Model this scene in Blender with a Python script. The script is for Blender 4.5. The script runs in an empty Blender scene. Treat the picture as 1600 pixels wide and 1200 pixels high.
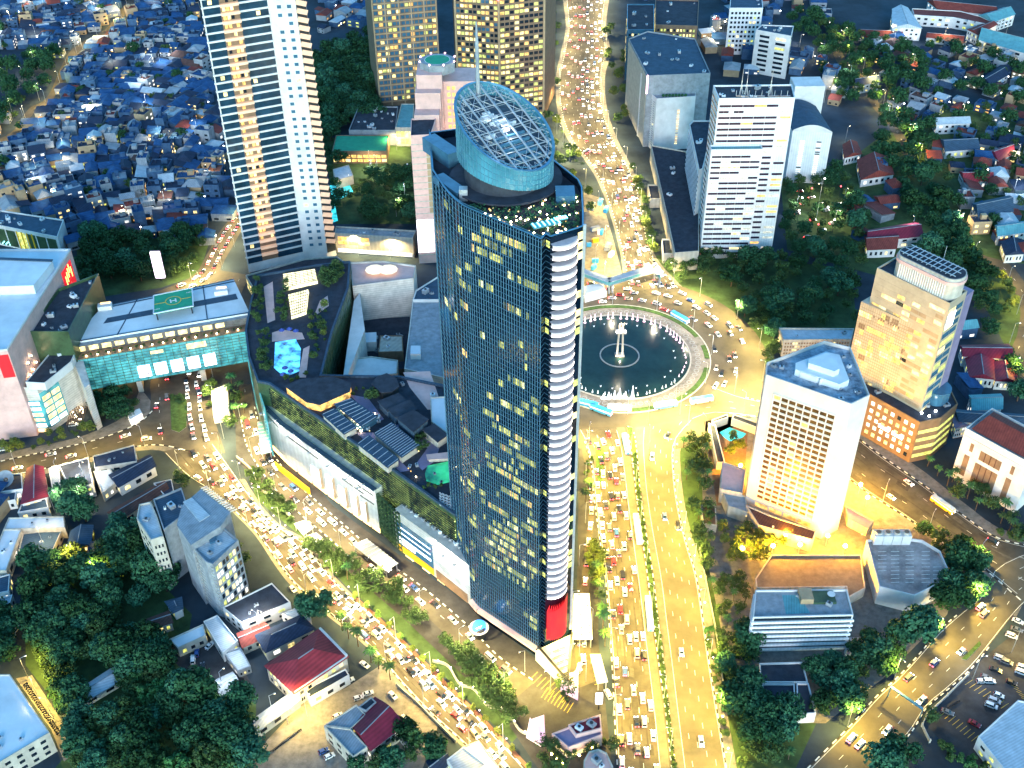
import bpy, bmesh, math, random
from mathutils import Vector, Matrix
random.seed(7)
S = bpy.context.scene
COL = S.collection
R = math.radians
# ---------------------------------------------------------------- camera
FPX, CAMH = 1758.0, 360.0                       # focal length in photo pixels (1600 wide), height above the street
_d = Vector((25.0, -2250.0, -FPX)).normalized() # where straight down lies in the camera's frame
_z = -_d
_f = Vector((0, 0, -1.0)); _y = (_f - _z * _f.dot(_z)).normalized(); _x = _y.cross(_z)
ROT = Matrix((_x, _y, _z))
cam = bpy.data.cameras.new("camera"); camo = bpy.data.objects.new("camera", cam); COL.objects.link(camo)
cam.sensor_width = 36.0; cam.lens = FPX / 1600 * 36.0; cam.clip_end = 9000; cam.clip_start = 1
camo.matrix_world = Matrix.Translation((0, 0, CAMH)) @ ROT.to_4x4()
S.camera = camo
# ---------------------------------------------------------------- sky, sun, exposure
w = bpy.data.worlds.new("World"); S.world = w; w.use_nodes = True
nt = w.node_tree; bg = nt.nodes["Background"]
sky = nt.nodes.new("ShaderNodeTexSky"); sky.sky_type = 'NISHITA'; sky.sun_disc = False
SUN_EL, SUN_AZ = R(12), R(180)
sky.sun_elevation = SUN_EL; sky.sun_rotation = SUN_AZ
tint = nt.nodes.new("ShaderNodeMixRGB"); tint.blend_type = 'MULTIPLY'; tint.inputs[0].default_value = 1
tint.inputs[2].default_value = (0.44, 1.02, 1.36, 1)
nt.links.new(sky.outputs[0], tint.inputs[1]); nt.links.new(tint.outputs[0], bg.inputs[0])
bg.inputs[1].default_value = 0.15
sl = bpy.data.lights.new("sun", 'SUN'); sl.energy = 0.9; sl.angle = R(25); sl.color = (1.0, 0.83, 0.94)
so = bpy.data.objects.new("sun", sl); COL.objects.link(so)
so.rotation_euler = Vector((-math.sin(SUN_AZ), -math.cos(SUN_AZ), -math.tan(SUN_EL))).to_track_quat('-Z', 'Y').to_euler()
S.view_settings.view_transform = 'Standard'; S.view_settings.look = 'None'
S.view_settings.exposure = 1.48; S.view_settings.gamma = 1.0
S.render.engine = 'CYCLES'
S.cycles.use_denoising = True
S.cycles.max_bounces = 4; S.cycles.diffuse_bounces = 2; S.cycles.glossy_bounces = 2; S.cycles.transmission_bounces = 2; S.cycles.transparent_max_bounces = 4
S.cycles.sample_clamp_indirect = 3.0; S.cycles.sample_clamp_direct = 0
S.cycles.caustics_reflective = False; S.cycles.caustics_refractive = False
try: S.cycles.use_light_tree = True
except Exception: pass

# ---------------------------------------------------------------- survey: photo pixel -> point at height z
CAMP = Vector((0, 0, CAMH))
def G(px, py, z=0.0):
    r = ROT @ Vector((px - 800, 600 - py, -FPX)); t = (z - CAMH) / r.z
    return Vector((r.x * t, r.y * t, z))
def PX(p):
    c = ROT.transposed() @ (Vector(p) - CAMP); return (800 + FPX * c.x / -c.z, 600 - FPX * c.y / -c.z)
def HT(bx, by, ty, z0=0.0):
    g = G(bx, by, z0); lo, hi = z0, 350.0
    for _ in range(50):
        m = (lo + hi) / 2
        if PX((g.x, g.y, m))[1] > ty: lo = m
        else: hi = m
    return lo
def GP(pts, z=0.0): return [tuple(G(a, b, z)[:2]) for a, b in pts]
def area(xy): return sum(xy[i][0] * xy[(i + 1) % len(xy)][1] - xy[(i + 1) % len(xy)][0] * xy[i][1] for i in range(len(xy))) / 2
def ccw(xy): return list(xy) if area(xy) > 0 else list(reversed(xy))
def inside(p, xy):
    c = False; n = len(xy)
    for i in range(n):
        a, b = xy[i], xy[(i + 1) % n]
        if (a[1] > p[1]) != (b[1] > p[1]) and p[0] < (b[0] - a[0]) * (p[1] - a[1]) / (b[1] - a[1]) + a[0]: c = not c
    return c
def shrink(xy, d):
    xy = ccw(xy); n = len(xy); out = []
    for i in range(n):
        p, a, b = Vector(xy[i]), Vector(xy[i - 1]), Vector(xy[(i + 1) % n])
        e1 = (p - a).normalized(); e2 = (b - p).normalized()
        n1 = Vector((-e1.y, e1.x)); n2 = Vector((-e2.y, e2.x)); m = n1 + n2
        k = m.length_squared
        m = m * (2 / k) if k > 0.3 else n1
        out.append(tuple(p + m * d))
    return out
def catmull(pts, n):
    P = [Vector(p) for p in pts]; P = [2 * P[0] - P[1]] + P + [2 * P[-1] - P[-2]]
    out = []; m = len(P) - 3
    for k in range(n + 1):
        t = k / n * m; i = min(int(t), m - 1); u = t - i
        a, b, c, d = P[i:i + 4]
        out.append(0.5 * ((2 * b) + (c - a) * u + (2 * a - 5 * b + 4 * c - d) * u * u + (3 * b - a - 3 * c + d) * u ** 3))
    return out

# ---------------------------------------------------------------- materials
MATS = {}
def mat(name, col, rough=0.8, var=0.25, scale=0.35, metal=0.0, spec=0.3, emit=None, estr=0.0, col2=None, lines=None, bump=0.0, evar=0.0, escale=0.25):
    """principled with two octaves of dirt noise in world space; lines=(period, depth, angle) adds sheet or tile courses"""
    if name in MATS: return MATS[name]
    m = bpy.data.materials.new(name); m.use_nodes = True; n = m.node_tree; b = n.nodes["Principled BSDF"]; L = n.links
    b.inputs["Roughness"].default_value = rough; b.inputs["Metallic"].default_value = metal
    b.inputs["Specular IOR Level"].default_value = spec
    geo = n.nodes.new("ShaderNodeNewGeometry")
    c1 = tuple(col) + (1,)
    if var > 0:
        no = n.nodes.new("ShaderNodeTexNoise"); no.inputs["Scale"].default_value = scale; no.inputs["Detail"].default_value = 6; no.inputs["Roughness"].default_value = 0.65
        L.new(geo.outputs["Position"], no.inputs["Vector"])
        rp = n.nodes.new("ShaderNodeValToRGB"); L.new(no.outputs["Fac"], rp.inputs["Fac"])
        rp.color_ramp.elements[0].position = 0.30; rp.color_ramp.elements[1].position = 0.68
        lo = col2 if col2 else tuple(c * (1 - var) for c in col)
        rp.color_ramp.elements[0].color = tuple(lo) + (1,)
        rp.color_ramp.elements[1].color = tuple(min(1, c * (1 + var * 0.45)) for c in col) + (1,)
        out = rp.outputs["Color"]
        if lines:
            wv = n.nodes.new("ShaderNodeTexWave"); wv.inputs["Scale"].default_value = 0.314 / lines[0]; wv.inputs["Distortion"].default_value = 0.3
            mp = n.nodes.new("ShaderNodeMapping"); mp.inputs["Rotation"].default_value = (0, 0, lines[2])
            if len(lines) > 3: wv.bands_direction = lines[3]
            L.new(geo.outputs["Position"], mp.inputs["Vector"]); L.new(mp.outputs[0], wv.inputs["Vector"])
            mr = n.nodes.new("ShaderNodeMapRange"); mr.inputs[3].default_value = 1 - lines[1]; mr.inputs[4].default_value = 1.0
            L.new(wv.outputs["Fac"], mr.inputs[0])
            mx = n.nodes.new("ShaderNodeMixRGB"); mx.blend_type = 'MULTIPLY'; mx.inputs[0].default_value = 1
            L.new(out, mx.inputs[1]); L.new(mr.outputs[0], mx.inputs[2]); out = mx.outputs[0]
        if name.endswith("leaf"):                 # every tree its own green
            oi = n.nodes.new("ShaderNodeObjectInfo"); hs = n.nodes.new("ShaderNodeHueSaturation")
            for k, (lo_, hi_) in (("Value", (.55, 1.65)), ("Hue", (.455, .52))):
                q = n.nodes.new("ShaderNodeMapRange"); q.inputs[3].default_value = lo_; q.inputs[4].default_value = hi_; L.new(oi.outputs["Random"], q.inputs[0]); L.new(q.outputs[0], hs.inputs[k])
            L.new(out, hs.inputs["Color"]); out = hs.outputs["Color"]
        L.new(out, b.inputs["Base Color"])
        if bump:
            bp = n.nodes.new("ShaderNodeBump"); bp.inputs["Strength"].default_value = bump; bp.inputs["Distance"].default_value = 0.4
            L.new(no.outputs["Fac"], bp.inputs["Height"]); L.new(bp.outputs[0], b.inputs["Normal"])
    else: b.inputs["Base Color"].default_value = c1
    if emit:
        b.inputs["Emission Color"].default_value = tuple(emit) + (1,); b.inputs["Emission Strength"].default_value = estr
        if evar:
            n2 = n.nodes.new("ShaderNodeTexNoise"); n2.inputs["Scale"].default_value = escale; n2.inputs["Detail"].default_value = 3
            L.new(geo.outputs["Position"], n2.inputs["Vector"])
            m2 = n.nodes.new("ShaderNodeMapRange"); m2.inputs[1].default_value = 0.35; m2.inputs[2].default_value = 0.65
            m2.inputs[3].default_value = estr * (1 - evar); m2.inputs[4].default_value = estr * (1 + evar)
            L.new(n2.outputs["Fac"], m2.inputs[0]); L.new(m2.outputs[0], b.inputs["Emission Strength"])
        m.cycles.emission_sampling = 'NONE'
    MATS[name] = m
    return m
M = dict(
 soil=mat("soil", (0.030, 0.047, 0.066), .95, .6, .03, bump=.3), asphalt=mat("asphalt", (0.07, 0.062, 0.05), .8, .45, .12, spec=.35),  # soil takes the blue of the dusk ambient into its colour
 asphalt_dark=mat("asphalt_dark", (0.045, 0.045, 0.05), .85, .45, .2), busway=mat("busway_concrete", (0.115, 0.105, 0.085), .85, .3, .3),
 paving=mat("paving", (0.19, 0.175, 0.16), .85, .45, .35), plaza_red=mat("red_paving", (0.21, 0.10, 0.07), .85, .35, .6),
 kerb=mat("kerb_concrete", (0.4, 0.39, 0.36), .85, .3, 1.0), paint=mat("road_paint", (0.75, 0.74, 0.68), .7, .35, 1.5), ypaint=mat("yellow_road_paint", (0.7, 0.45, 0.06), .7, .3, 1.5),
 grass=mat("grass", (0.05, 0.10, 0.025), .95, .6, .5, bump=.5), lawn=mat("lawn", (0.045, 0.085, 0.03), .95, .6, .12, bump=.6),
 water=mat("fountain_water", (0.014, 0.040, 0.034), .22, .45, .08, spec=.3, bump=.12), pool=mat("pool_water", (0.03, 0.33, 0.38), .1, .5, .25, spec=.5, emit=(0.05, .75, .85), estr=.35, evar=.6),
 pool_green=mat("green_pool_water", (0.03, 0.28, 0.15), .1, .5, .25, spec=.5, emit=(0.05, .9, .35), estr=.16, evar=.95, escale=.12),
 white=mat("white_render", (0.64, 0.62, 0.61), .75, .22, .12), white_panel=mat("white_cladding", (0.74, 0.73, 0.74), .5, .14, .2, lines=(1.5, .10, 0)),
 cream=mat("cream_stone", (0.52, 0.47, 0.40), .8, .25, .3, lines=(2.2, .14, .6)), travertine=mat("travertine", (0.62, 0.57, 0.52), .8, .3, .25, lines=(1.3, .2, 0, 'Z')),
 pink=mat("pink_stone", (0.68, 0.42, 0.38), .75, .2, .2), gold_stone=mat("golden_panel", (0.44, 0.36, 0.26), .35, .2, .2, spec=.5),
 brown=mat("brown_granite", (0.22, 0.14, 0.09), .6, .3, .3), brown_light=mat("tan_stone", (0.40, 0.28, 0.17), .6, .25, .3),
 grey=mat("grey_concrete", (0.28, 0.30, 0.33), .85, .35, .3), darkgrey=mat("dark_felt_roof", (0.035, 0.042, 0.06), .9, .45, .25), roofgrey=mat("grey_roof", (0.30, 0.33, 0.37), .7, .3, .25, lines=(1.0, .18, .5)),
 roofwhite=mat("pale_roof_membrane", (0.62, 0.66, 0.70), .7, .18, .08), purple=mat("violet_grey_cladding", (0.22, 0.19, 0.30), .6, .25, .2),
 metal=mat("pale_metal", (0.55, 0.58, 0.62), .4, .2, .8, metal=.6), bluemetal=mat("blue_steel", (0.10, 0.27, 0.40), .35, .25, .8, metal=.5), darkmetal=mat("dark_metal", (0.05, 0.055, 0.06), .5, .3, .8, metal=.5),
 glass=mat("dark_glass", (0.012, 0.022, 0.035), .12, .4, .2, spec=.6), tower_glass=mat("navy_curtain_glass", (0.003, 0.011, 0.024), .10, .5, .06, spec=.35), teal_glass=mat("teal_glass", (0.05, 0.20, 0.24), .15, .4, .12, spec=.6, emit=(.15, .75, .75), estr=.13, evar=.8),
 blue_glass=mat("blue_glass", (0.05, 0.14, 0.22), .15, .4, .15, spec=.6), drum_glass=mat("crown_glass", (0.035, 0.16, 0.23), .2, .5, .12, spec=.5, emit=(.16, .58, .72), estr=.07, evar=.95, escale=.10),
 green_glass=mat("green_louvre_glass", (0.05, 0.09, 0.045), .3, .5, .3, spec=.5),
 red_tile=mat("red_tile", (0.22, 0.045, 0.035), .85, .35, .4, lines=(1.1, .25, .6)), maroon=mat("maroon_sheet", (0.22, 0.018, 0.04), .6, .25, .3, lines=(1.4, .25, .75)), crimson=mat("crimson_sheet", (0.34, 0.035, 0.045), .6, .35, .15, lines=(1.5, .3, .75)), brown_tile=mat("brown_tile", (0.12, 0.055, 0.045), .85, .35, .4, lines=(1.1, .25, .6)),
 blue_tile=mat("slate_sheet", (0.045, 0.085, 0.135), .8, .3, .3, lines=(1.2, .22, 1.1)), dark_tile=mat("charcoal_tile", (0.020, 0.036, 0.075), .85, .35, .4, lines=(1.1, .25, .6)), pale_tile=mat("pale_sheet", (0.48, 0.53, 0.58), .65, .25, .3, lines=(1.0, .2, 1.1)), village_roof=mat("village_sheet_roof", (0.018, 0.080, 0.21), .8, .45, .3, lines=(1.2, .22, 1.1)), green_deck=mat("green_deck", (0.02, 0.30, 0.16), .7, .2, .3), teal_roof=mat("teal_sheet", (0.12, 0.34, 0.38), .7, .25, .3, lines=(1.0, .2, .2)),  # the village roofs carry the blue dusk light in their colour
 red_banner=mat("red_banner", (0.65, 0.012, 0.02), .55, .15, .2, emit=(1, .02, .03), estr=.28), yellow_wall=mat("yellow_hoarding", (0.8, 0.42, 0.02), .6, .15, .4),
 leaf=mat("leaf", (0.045, 0.115, 0.03), .7, .75, .9, spec=.25, col2=(0.018, 0.042, 0.016)), leaf_dark=mat("dark_leaf", (0.030, 0.098, 0.046), .75, .75, .9, spec=.2, col2=(0.007, 0.030, 0.017)), leaf_lime=mat("lime_leaf", (0.10, 0.16, 0.03), .7, .7, .9, spec=.25, col2=(0.035, 0.07, 0.018)),
 bark=mat("bark", (0.09, 0.065, 0.045), .95, .4, 2.0), wood=mat("timber_deck", (0.20, 0.11, 0.07), .8, .3, .6, lines=(.6, .12, .3)),
 lit_warm=mat("warm_lit_window", (.5, .4, .2), .3, 0, emit=(1.0, .74, .26), estr=.62, evar=.75, escale=.45), lit_yellow=mat("yellow_lit_window", (.4, .4, .15), .3, 0, emit=(.80, .80, .15), estr=.30, evar=.9, escale=.9), lit_white=mat("white_lit_window", (.6, .6, .6), .3, 0, emit=(1.0, .93, .78), estr=.5, evar=.5, escale=.4), lit_amber=mat("amber_lit_window", (.5, .3, .1), .3, 0, emit=(1.0, .50, .13), estr=.5, evar=.8, escale=.5),
 lamp=mat("lamp_bulb", (1, 1, 1), .3, 0, emit=(1, .80, .45), estr=14), lamp_white=mat("white_lamp_bulb", (1, 1, 1), .3, 0, emit=(.9, .95, 1), estr=9), lamp_amber=mat("sodium_bulb", (1, 1, 1), .3, 0, emit=(1, .68, .18), estr=30), lamp_cyan=mat("cyan_lamp", (1, 1, 1), .3, 0, emit=(.15, .85, 1), estr=2.2), lamp_pink=mat("pink_lamp", (1, 1, 1), .3, 0, emit=(1, .45, .62), estr=3.5),
 lamp_red=mat("red_lamp", (1, .1, .1), .3, 0, emit=(1, .06, .07), estr=3.5), headlight=mat("headlight_glass", (1, 1, 1), .3, 0, emit=(1, .93, .80), estr=9), taillight=mat("taillight_glass", (.8, .05, .05), .3, 0, emit=(1, .05, .06), estr=6.5),
 led=mat("led_screen", (.8, .8, .9), .3, 0, emit=(.85, .90, 1.0), estr=1.5, evar=.25, escale=.6), led_pink=mat("pink_led_screen", (.8, .8, .9), .3, 0, emit=(1.0, .78, .98), estr=1.4, evar=.3, escale=.3), jet=mat("lit_water_jet", (.8, .8, .9), .4, 0, emit=(1.0, .42, .55), estr=.8, evar=.5), jet_white=mat("white_water_jet", (.8, .85, .9), .4, 0, emit=(.85, .93, 1.0), estr=.42, evar=.6),
)
for k, c in dict(white=(.75, .75, .76), silver=(.42, .44, .47), black=(.015, .015, .018), grey=(.13, .135, .145), red=(.40, .02, .025), blue=(.03, .09, .30), beige=(.45, .38, .28)).items():
    M['car_' + k] = mat(k + "_car_paint", c, .28, .08, 1.0, spec=.6)
M['bus_blue'] = mat("blue_bus_paint", (.05, .33, .62), .3, .1, .6, spec=.5)
M['rubber'] = mat("rubber", (.015, .015, .015), .9, .2, 2)

# ---------------------------------------------------------------- mesh building
ORG = {}
class MB:
    def __init__(s): s.v = []; s.f = []; s.m = []
    def poly(s, pts, m=0):
        i = len(s.v); s.v += [tuple(p) for p in pts]; s.f.append(tuple(range(i, i + len(pts)))); s.m.append(m)
    def prism(s, xy, z0, z1, m=0, mt=None, bottom=False):
        xy = ccw(xy); n = len(xy); mt = m if mt is None else mt
        for k in range(n):
            a, b = xy[k], xy[(k + 1) % n]
            s.poly([(a[0], a[1], z0), (b[0], b[1], z0), (b[0], b[1], z1), (a[0], a[1], z1)], m)
        s.poly([(p[0], p[1], z1) for p in xy], mt)
        if bottom: s.poly([(p[0], p[1], z0) for p in reversed(xy)], m)
    def tile(s, xy, z, m=0): s.poly([(p[0], p[1], z) for p in ccw(xy)], m)
    def box(s, c, sz, rot=0.0, m=0):
        cx, cy, cz = c; hx, hy, hz = sz[0] / 2, sz[1] / 2, sz[2] / 2; ca, sa = math.cos(rot), math.sin(rot)
        q = [(cx + x * ca - y * sa, cy + x * sa + y * ca) for x, y in ((-hx, -hy), (hx, -hy), (hx, hy), (-hx, hy))]
        s.prism(q, cz - hz, cz + hz, m, bottom=True)
    def bar(s, a, b, w, h=None, m=0):
        a, b = Vector(a), Vector(b); d = b - a
        if d.length < 1e-6: return
        d.normalize(); h = w if h is None else h
        up = Vector((0, 0, 1)) if abs(d.z) < .95 else Vector((1, 0, 0))
        sd = d.cross(up).normalized() * (w / 2); u = sd.cross(d).normalized() * (h / 2)
        p = [a - sd - u, a + sd - u, a + sd + u, a - sd + u]; q = [x + (b - a) for x in p]
        for k in range(4): s.poly([p[k], p[(k + 1) % 4], q[(k + 1) % 4], q[k]][::-1], m)
        s.poly(p, m); s.poly(q[::-1], m)
    def tube(s, a, b, r0, r1=None, n=8, m=0, cap=True):
        a, b = Vector(a), Vector(b); r1 = r0 if r1 is None else r1; d = (b - a).normalized()
        u = d.orthogonal().normalized(); v = d.cross(u)
        A = [a + (u * math.cos(t) + v * math.sin(t)) * r0 for t in [2 * math.pi * k / n for k in range(n)]]
        B = [b + (u * math.cos(t) + v * math.sin(t)) * r1 for t in [2 * math.pi * k / n for k in range(n)]]
        for k in range(n): s.poly([A[k], A[(k + 1) % n], B[(k + 1) % n], B[k]], m)
        if cap: s.poly(B, m); s.poly(A[::-1], m)
    def ring(s, c, ri, ro, z0, z1, n=64, m=0, a0=0.0, a1=2 * math.pi):
        full = abs(a1 - a0 - 2 * math.pi) < 1e-6
        for k in range(n):
            t, u = a0 + (a1 - a0) * k / n, a0 + (a1 - a0) * (k + 1) / n
            q = [(c[0] + r * math.cos(x), c[1] + r * math.sin(x)) for r, x in ((ri, t), (ro, t), (ro, u), (ri, u))]
            s.poly([(p[0], p[1], z1) for p in q], m)
            if z1 > z0:
                s.poly([(q[1][0], q[1][1], z0), (q[2][0], q[2][1], z0), (q[2][0], q[2][1], z1), (q[1][0], q[1][1], z1)], m)
                s.poly([(q[3][0], q[3][1], z0), (q[0][0], q[0][1], z0), (q[0][0], q[0][1], z1), (q[3][0], q[3][1], z1)], m)
    def blob(s, c, r, m=0, n=6, sq=1.0):
        k2 = n // 2 + 1
        P = [[(c[0] + r * math.sin(math.pi * j / k2) * math.cos(2 * math.pi * i / n), c[1] + r * math.sin(math.pi * j / k2) * math.sin(2 * math.pi * i / n), c[2] + r * sq * math.cos(math.pi * j / k2)) for i in range(n)] for j in range(k2 + 1)]
        for j in range(k2):
            for i in range(n):
                q = [P[j][i], P[j + 1][i], P[j + 1][(i + 1) % n], P[j][(i + 1) % n]]
                if j == 0: q = [q[0], q[1], q[2]]
                elif j == k2 - 1: q = [q[0], q[1], q[3]]
                s.poly(q, m)
    def window(s, A, B, z0, z1, u0, u1, out=0.06, m=0):
        """one pane standing a hand's breadth proud of the wall A->B (outside on the right)"""
        A, B = Vector(A[:2]), Vector(B[:2]); d = (B - A); nrm = Vector((d.y, -d.x)).normalized() * out
        a = A + d * u0; b = A + d * u1; a2, b2 = a + nrm, b + nrm
        s.poly([(a2.x, a2.y, z0), (b2.x, b2.y, z0), (b2.x, b2.y, z1), (a2.x, a2.y, z1)], m)
        s.poly([(a.x, a.y, z1), (a2.x, a2.y, z1), (b2.x, b2.y, z1), (b.x, b.y, z1)], m)
        s.poly([(a.x, a.y, z0), (b.x, b.y, z0), (b2.x, b2.y, z0), (a2.x, a2.y, z0)], m)
        s.poly([(a.x, a.y, z0), (a2.x, a2.y, z0), (a2.x, a2.y, z1), (a.x, a.y, z1)], m)
        s.poly([(b2.x, b2.y, z0), (b.x, b.y, z0), (b.x, b.y, z1), (b2.x, b2.y, z1)], m)
    def build(s, name, mats, parent=None, smooth=False, loc=None):
        if not isinstance(mats, (list, tuple)): mats = [mats]
        mats = [M[x] if isinstance(x, str) else x for x in mats]
        if parent is not None: o = ORG[parent.name]
        elif loc is not None: o = Vector(loc)
        else:
            xs = [p[0] for p in s.v]; ys = [p[1] for p in s.v]; o = Vector(((min(xs) + max(xs)) / 2, (min(ys) + max(ys)) / 2, min(p[2] for p in s.v)))
        me = bpy.data.meshes.new(name); me.from_pydata([(p[0] - o.x, p[1] - o.y, p[2] - o.z) for p in s.v], [], s.f)
        for x in mats: me.materials.append(x)
        me.polygons.foreach_set("material_index", s.m)
        if smooth: me.polygons.foreach_set("use_smooth", [True] * len(s.f))
        me.update()
        ob = bpy.data.objects.new(name, me); COL.objects.link(ob)
        if parent is not None: ob.parent = parent
        else: ob.location = o
        ORG[ob.name] = o
        return ob
def tag(o, label, cat, group=None, kind=None):
    o["label"] = label; o["category"] = cat
    if group: o["group"] = group
    if kind: o["kind"] = kind
    return o
def thing(name, label, cat, loc, group=None):
    e = bpy.data.objects.new(name, None); COL.objects.link(e); e.location = loc; e.empty_display_size = 1
    ORG[e.name] = Vector(loc); return tag(e, label, cat, group)
def cen(xy, z=0.0): return (sum(p[0] for p in xy) / len(xy), sum(p[1] for p in xy) / len(xy), z)
def part(parent, name, mats, fn, **k):
    b = MB(); fn(b); return b.build(name, mats, parent, **k)
def struct(name, b, mats, label, cat, kind="structure"):
    o = b.build(name, mats, loc=(0, 0, 0)); return tag(o, label, cat, kind=kind)
def windows(parent, items, name="window", cap=100):
    """items: (fn(mb), material). The first hundred are parts; the rest one part."""
    for fn, mt in items[:cap]:
        b = MB(); fn(b); b.build(name, mt, parent)
    if len(items) > cap:
        ms = []; b = MB()
        for fn, mt in items[cap:]:
            if mt not in ms: ms.append(mt)
            n = len(b.f); fn(b)
            for k in range(n, len(b.f)): b.m[k] = ms.index(mt)
        o = b.build(name, ms, parent); o["kind"] = "stuff"
def grid_items(A, B, z0, z1, rows, cols, fw=.6, fh=.5, u0=0.0, u1=1.0, lit=.3, mats=("lit_warm", "lit_yellow"), dark="glass", out=.06, rng=random):
    it = []
    for r in range(rows):
        za = z0 + (z1 - z0) * (r + (1 - fh) / 2) / rows; zb = za + (z1 - z0) * fh / rows
        for c in range(cols):
            a = u0 + (u1 - u0) * (c + (1 - fw) / 2) / cols; e = a + (u1 - u0) * fw / cols
            mt = rng.choice(mats) if rng.random() < lit else dark
            it.append(((lambda b, za=za, zb=zb, a=a, e=e: b.window(A, B, za, zb, a, e, out)), mt))
    return it
def parapet(b, xy, z, h=1.0, t=.5, m=0):
    xy = ccw(xy); inn = shrink(xy, t); n = len(xy)
    for k in range(n):
        a, c, d, e = xy[k], xy[(k + 1) % n], inn[(k + 1) % n], inn[k]
        b.poly([(a[0], a[1], z + h), (c[0], c[1], z + h), (d[0], d[1], z + h), (e[0], e[1], z + h)], m)
        b.poly([(a[0], a[1], z), (c[0], c[1], z), (c[0], c[1], z + h), (a[0], a[1], z + h)], m)
        b.poly([(d[0], d[1], z), (e[0], e[1], z), (e[0], e[1], z + h), (d[0], d[1], z + h)], m)
def quad_edge(xy, k): xy = ccw(xy); return xy[k % len(xy)], xy[(k + 1) % len(xy)]
def faces_camera(A, B):
    d = Vector(B[:2]) - Vector(A[:2]); n = Vector((d.y, -d.x)); mid = (Vector(A[:2]) + Vector(B[:2])) / 2
    return n.dot(-mid) > 0
def block(name, label, cat, xy, h, wall, roof, z0=0.0, group=None, par=.9, clutter=0, rng=random):
    """a building body: wall and roof parts, parapet, roof plant"""
    xy = ccw(xy); t = thing(name, label, cat, cen(xy, z0), group)
    def wl(b):
        b.prism(xy, z0, h)
        b.f.pop(); b.m.pop()
        if par: parapet(b, xy, h, par, .45)
    part(t, "wall", wall, wl)
    part(t, "roof", roof, lambda b: b.tile(shrink(xy, .3) if par else xy, h + .02 if par else h))
    inn = shrink(xy, 2.5)
    for k in range(clutter):
        for _ in range(20):
            p = (rng.uniform(min(q[0] for q in inn), max(q[0] for q in inn)), rng.uniform(min(q[1] for q in inn), max(q[1] for q in inn)))
            if inside(p, inn): break
        else: continue
        plant(t, p[0], p[1], h + .02, rng.uniform(1.2, 3.4), rng)
    return t
def plant(t, x, y, z, s, rng=random):
    ro = rng.uniform(0, 3)
    def f(b):
        hh = s * rng.uniform(.35, .7)
        b.box((x, y, z + hh / 2), (s, s * .7, hh), ro); b.tube((x, y, z + hh), (x, y, z + hh + .25), s * .22, n=8, m=1)
    part(t, "roof_unit", [rng.choice(["metal", "grey", "roofwhite"]), "darkmetal"], f)
# ---------------------------------------------------------------- ground, roads, pavements
b = MB(); b.poly([(-6000, -3000, 0), (6000, -3000, 0), (6000, 9000, 0), (-6000, 9000, 0)])
struct("ground", b, "soil", "dark city ground between the buildings", "ground")

class Ribbon:
    def __init__(s, Lp, Rp, n=60):
        s.L = catmull(GP(Lp), n); s.R = catmull(GP(Rp), n); s.n = n
        mid = [(a + c) / 2 for a, c in zip(s.L, s.R)]; s.mid = mid
        s.cum = [0.0]
        for a, c in zip(mid, mid[1:]): s.cum.append(s.cum[-1] + (c - a).length)
        s.len = s.cum[-1]
    def at(s, d, f):
        d = min(max(d, 0), s.len - 1e-3); k = 0
        while s.cum[k + 1] < d: k += 1
        u = (d - s.cum[k]) / max(1e-6, s.cum[k + 1] - s.cum[k])
        l = s.L[k].lerp(s.L[k + 1], u); r = s.R[k].lerp(s.R[k + 1], u)
        return l.lerp(r, f)
    def dir(s, d, f=.5):
        a, c = s.at(max(0, d - 2), f), s.at(min(s.len, d + 2), f); v = c - a
        return math.atan2(v.y, v.x)
    def sheet(s, z, f0=0.0, f1=1.0, d0=0, d1=None, step=6.0, b=None, m=0):
        b = b or MB(); d1 = s.len if d1 is None else d1; k = max(1, int((d1 - d0) / step))
        for i in range(k):
            a, c = d0 + (d1 - d0) * i / k, d0 + (d1 - d0) * (i + 1) / k
            q = [s.at(a, f0), s.at(a, f1), s.at(c, f1), s.at(c, f0)]
            q = ccw([tuple(x) for x in q]); b.poly([(p[0], p[1], z) for p in q], m)
        return b
    def strip(s, b, f, w, z, h, d0=0, d1=None, step=5.0, m=0):
        d1 = s.len if d1 is None else d1; k = max(1, int((d1 - d0) / step))
        for i in range(k):
            a, c = s.at(d0 + (d1 - d0) * i / k, f), s.at(d0 + (d1 - d0) * (i + 1) / k, f)
            b.bar((a.x, a.y, z + h / 2), (c.x, c.y, z + h / 2), w, h, m)
    def dashes(s, b, f, z, w=.25, on=2.6, off=8.0, d0=2, d1=None, m=0):
        d1 = s.len - 2 if d1 is None else d1; d = d0
        while d + on < d1:
            a, c = s.at(d, f), s.at(d + on, f); v = (c - a).normalized(); nn = Vector((-v.y, v.x)) * (w / 2)
            b.tile([tuple(a - nn), tuple(c - nn), tuple(c + nn), tuple(a + nn)], z, m); d += on + off

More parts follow.
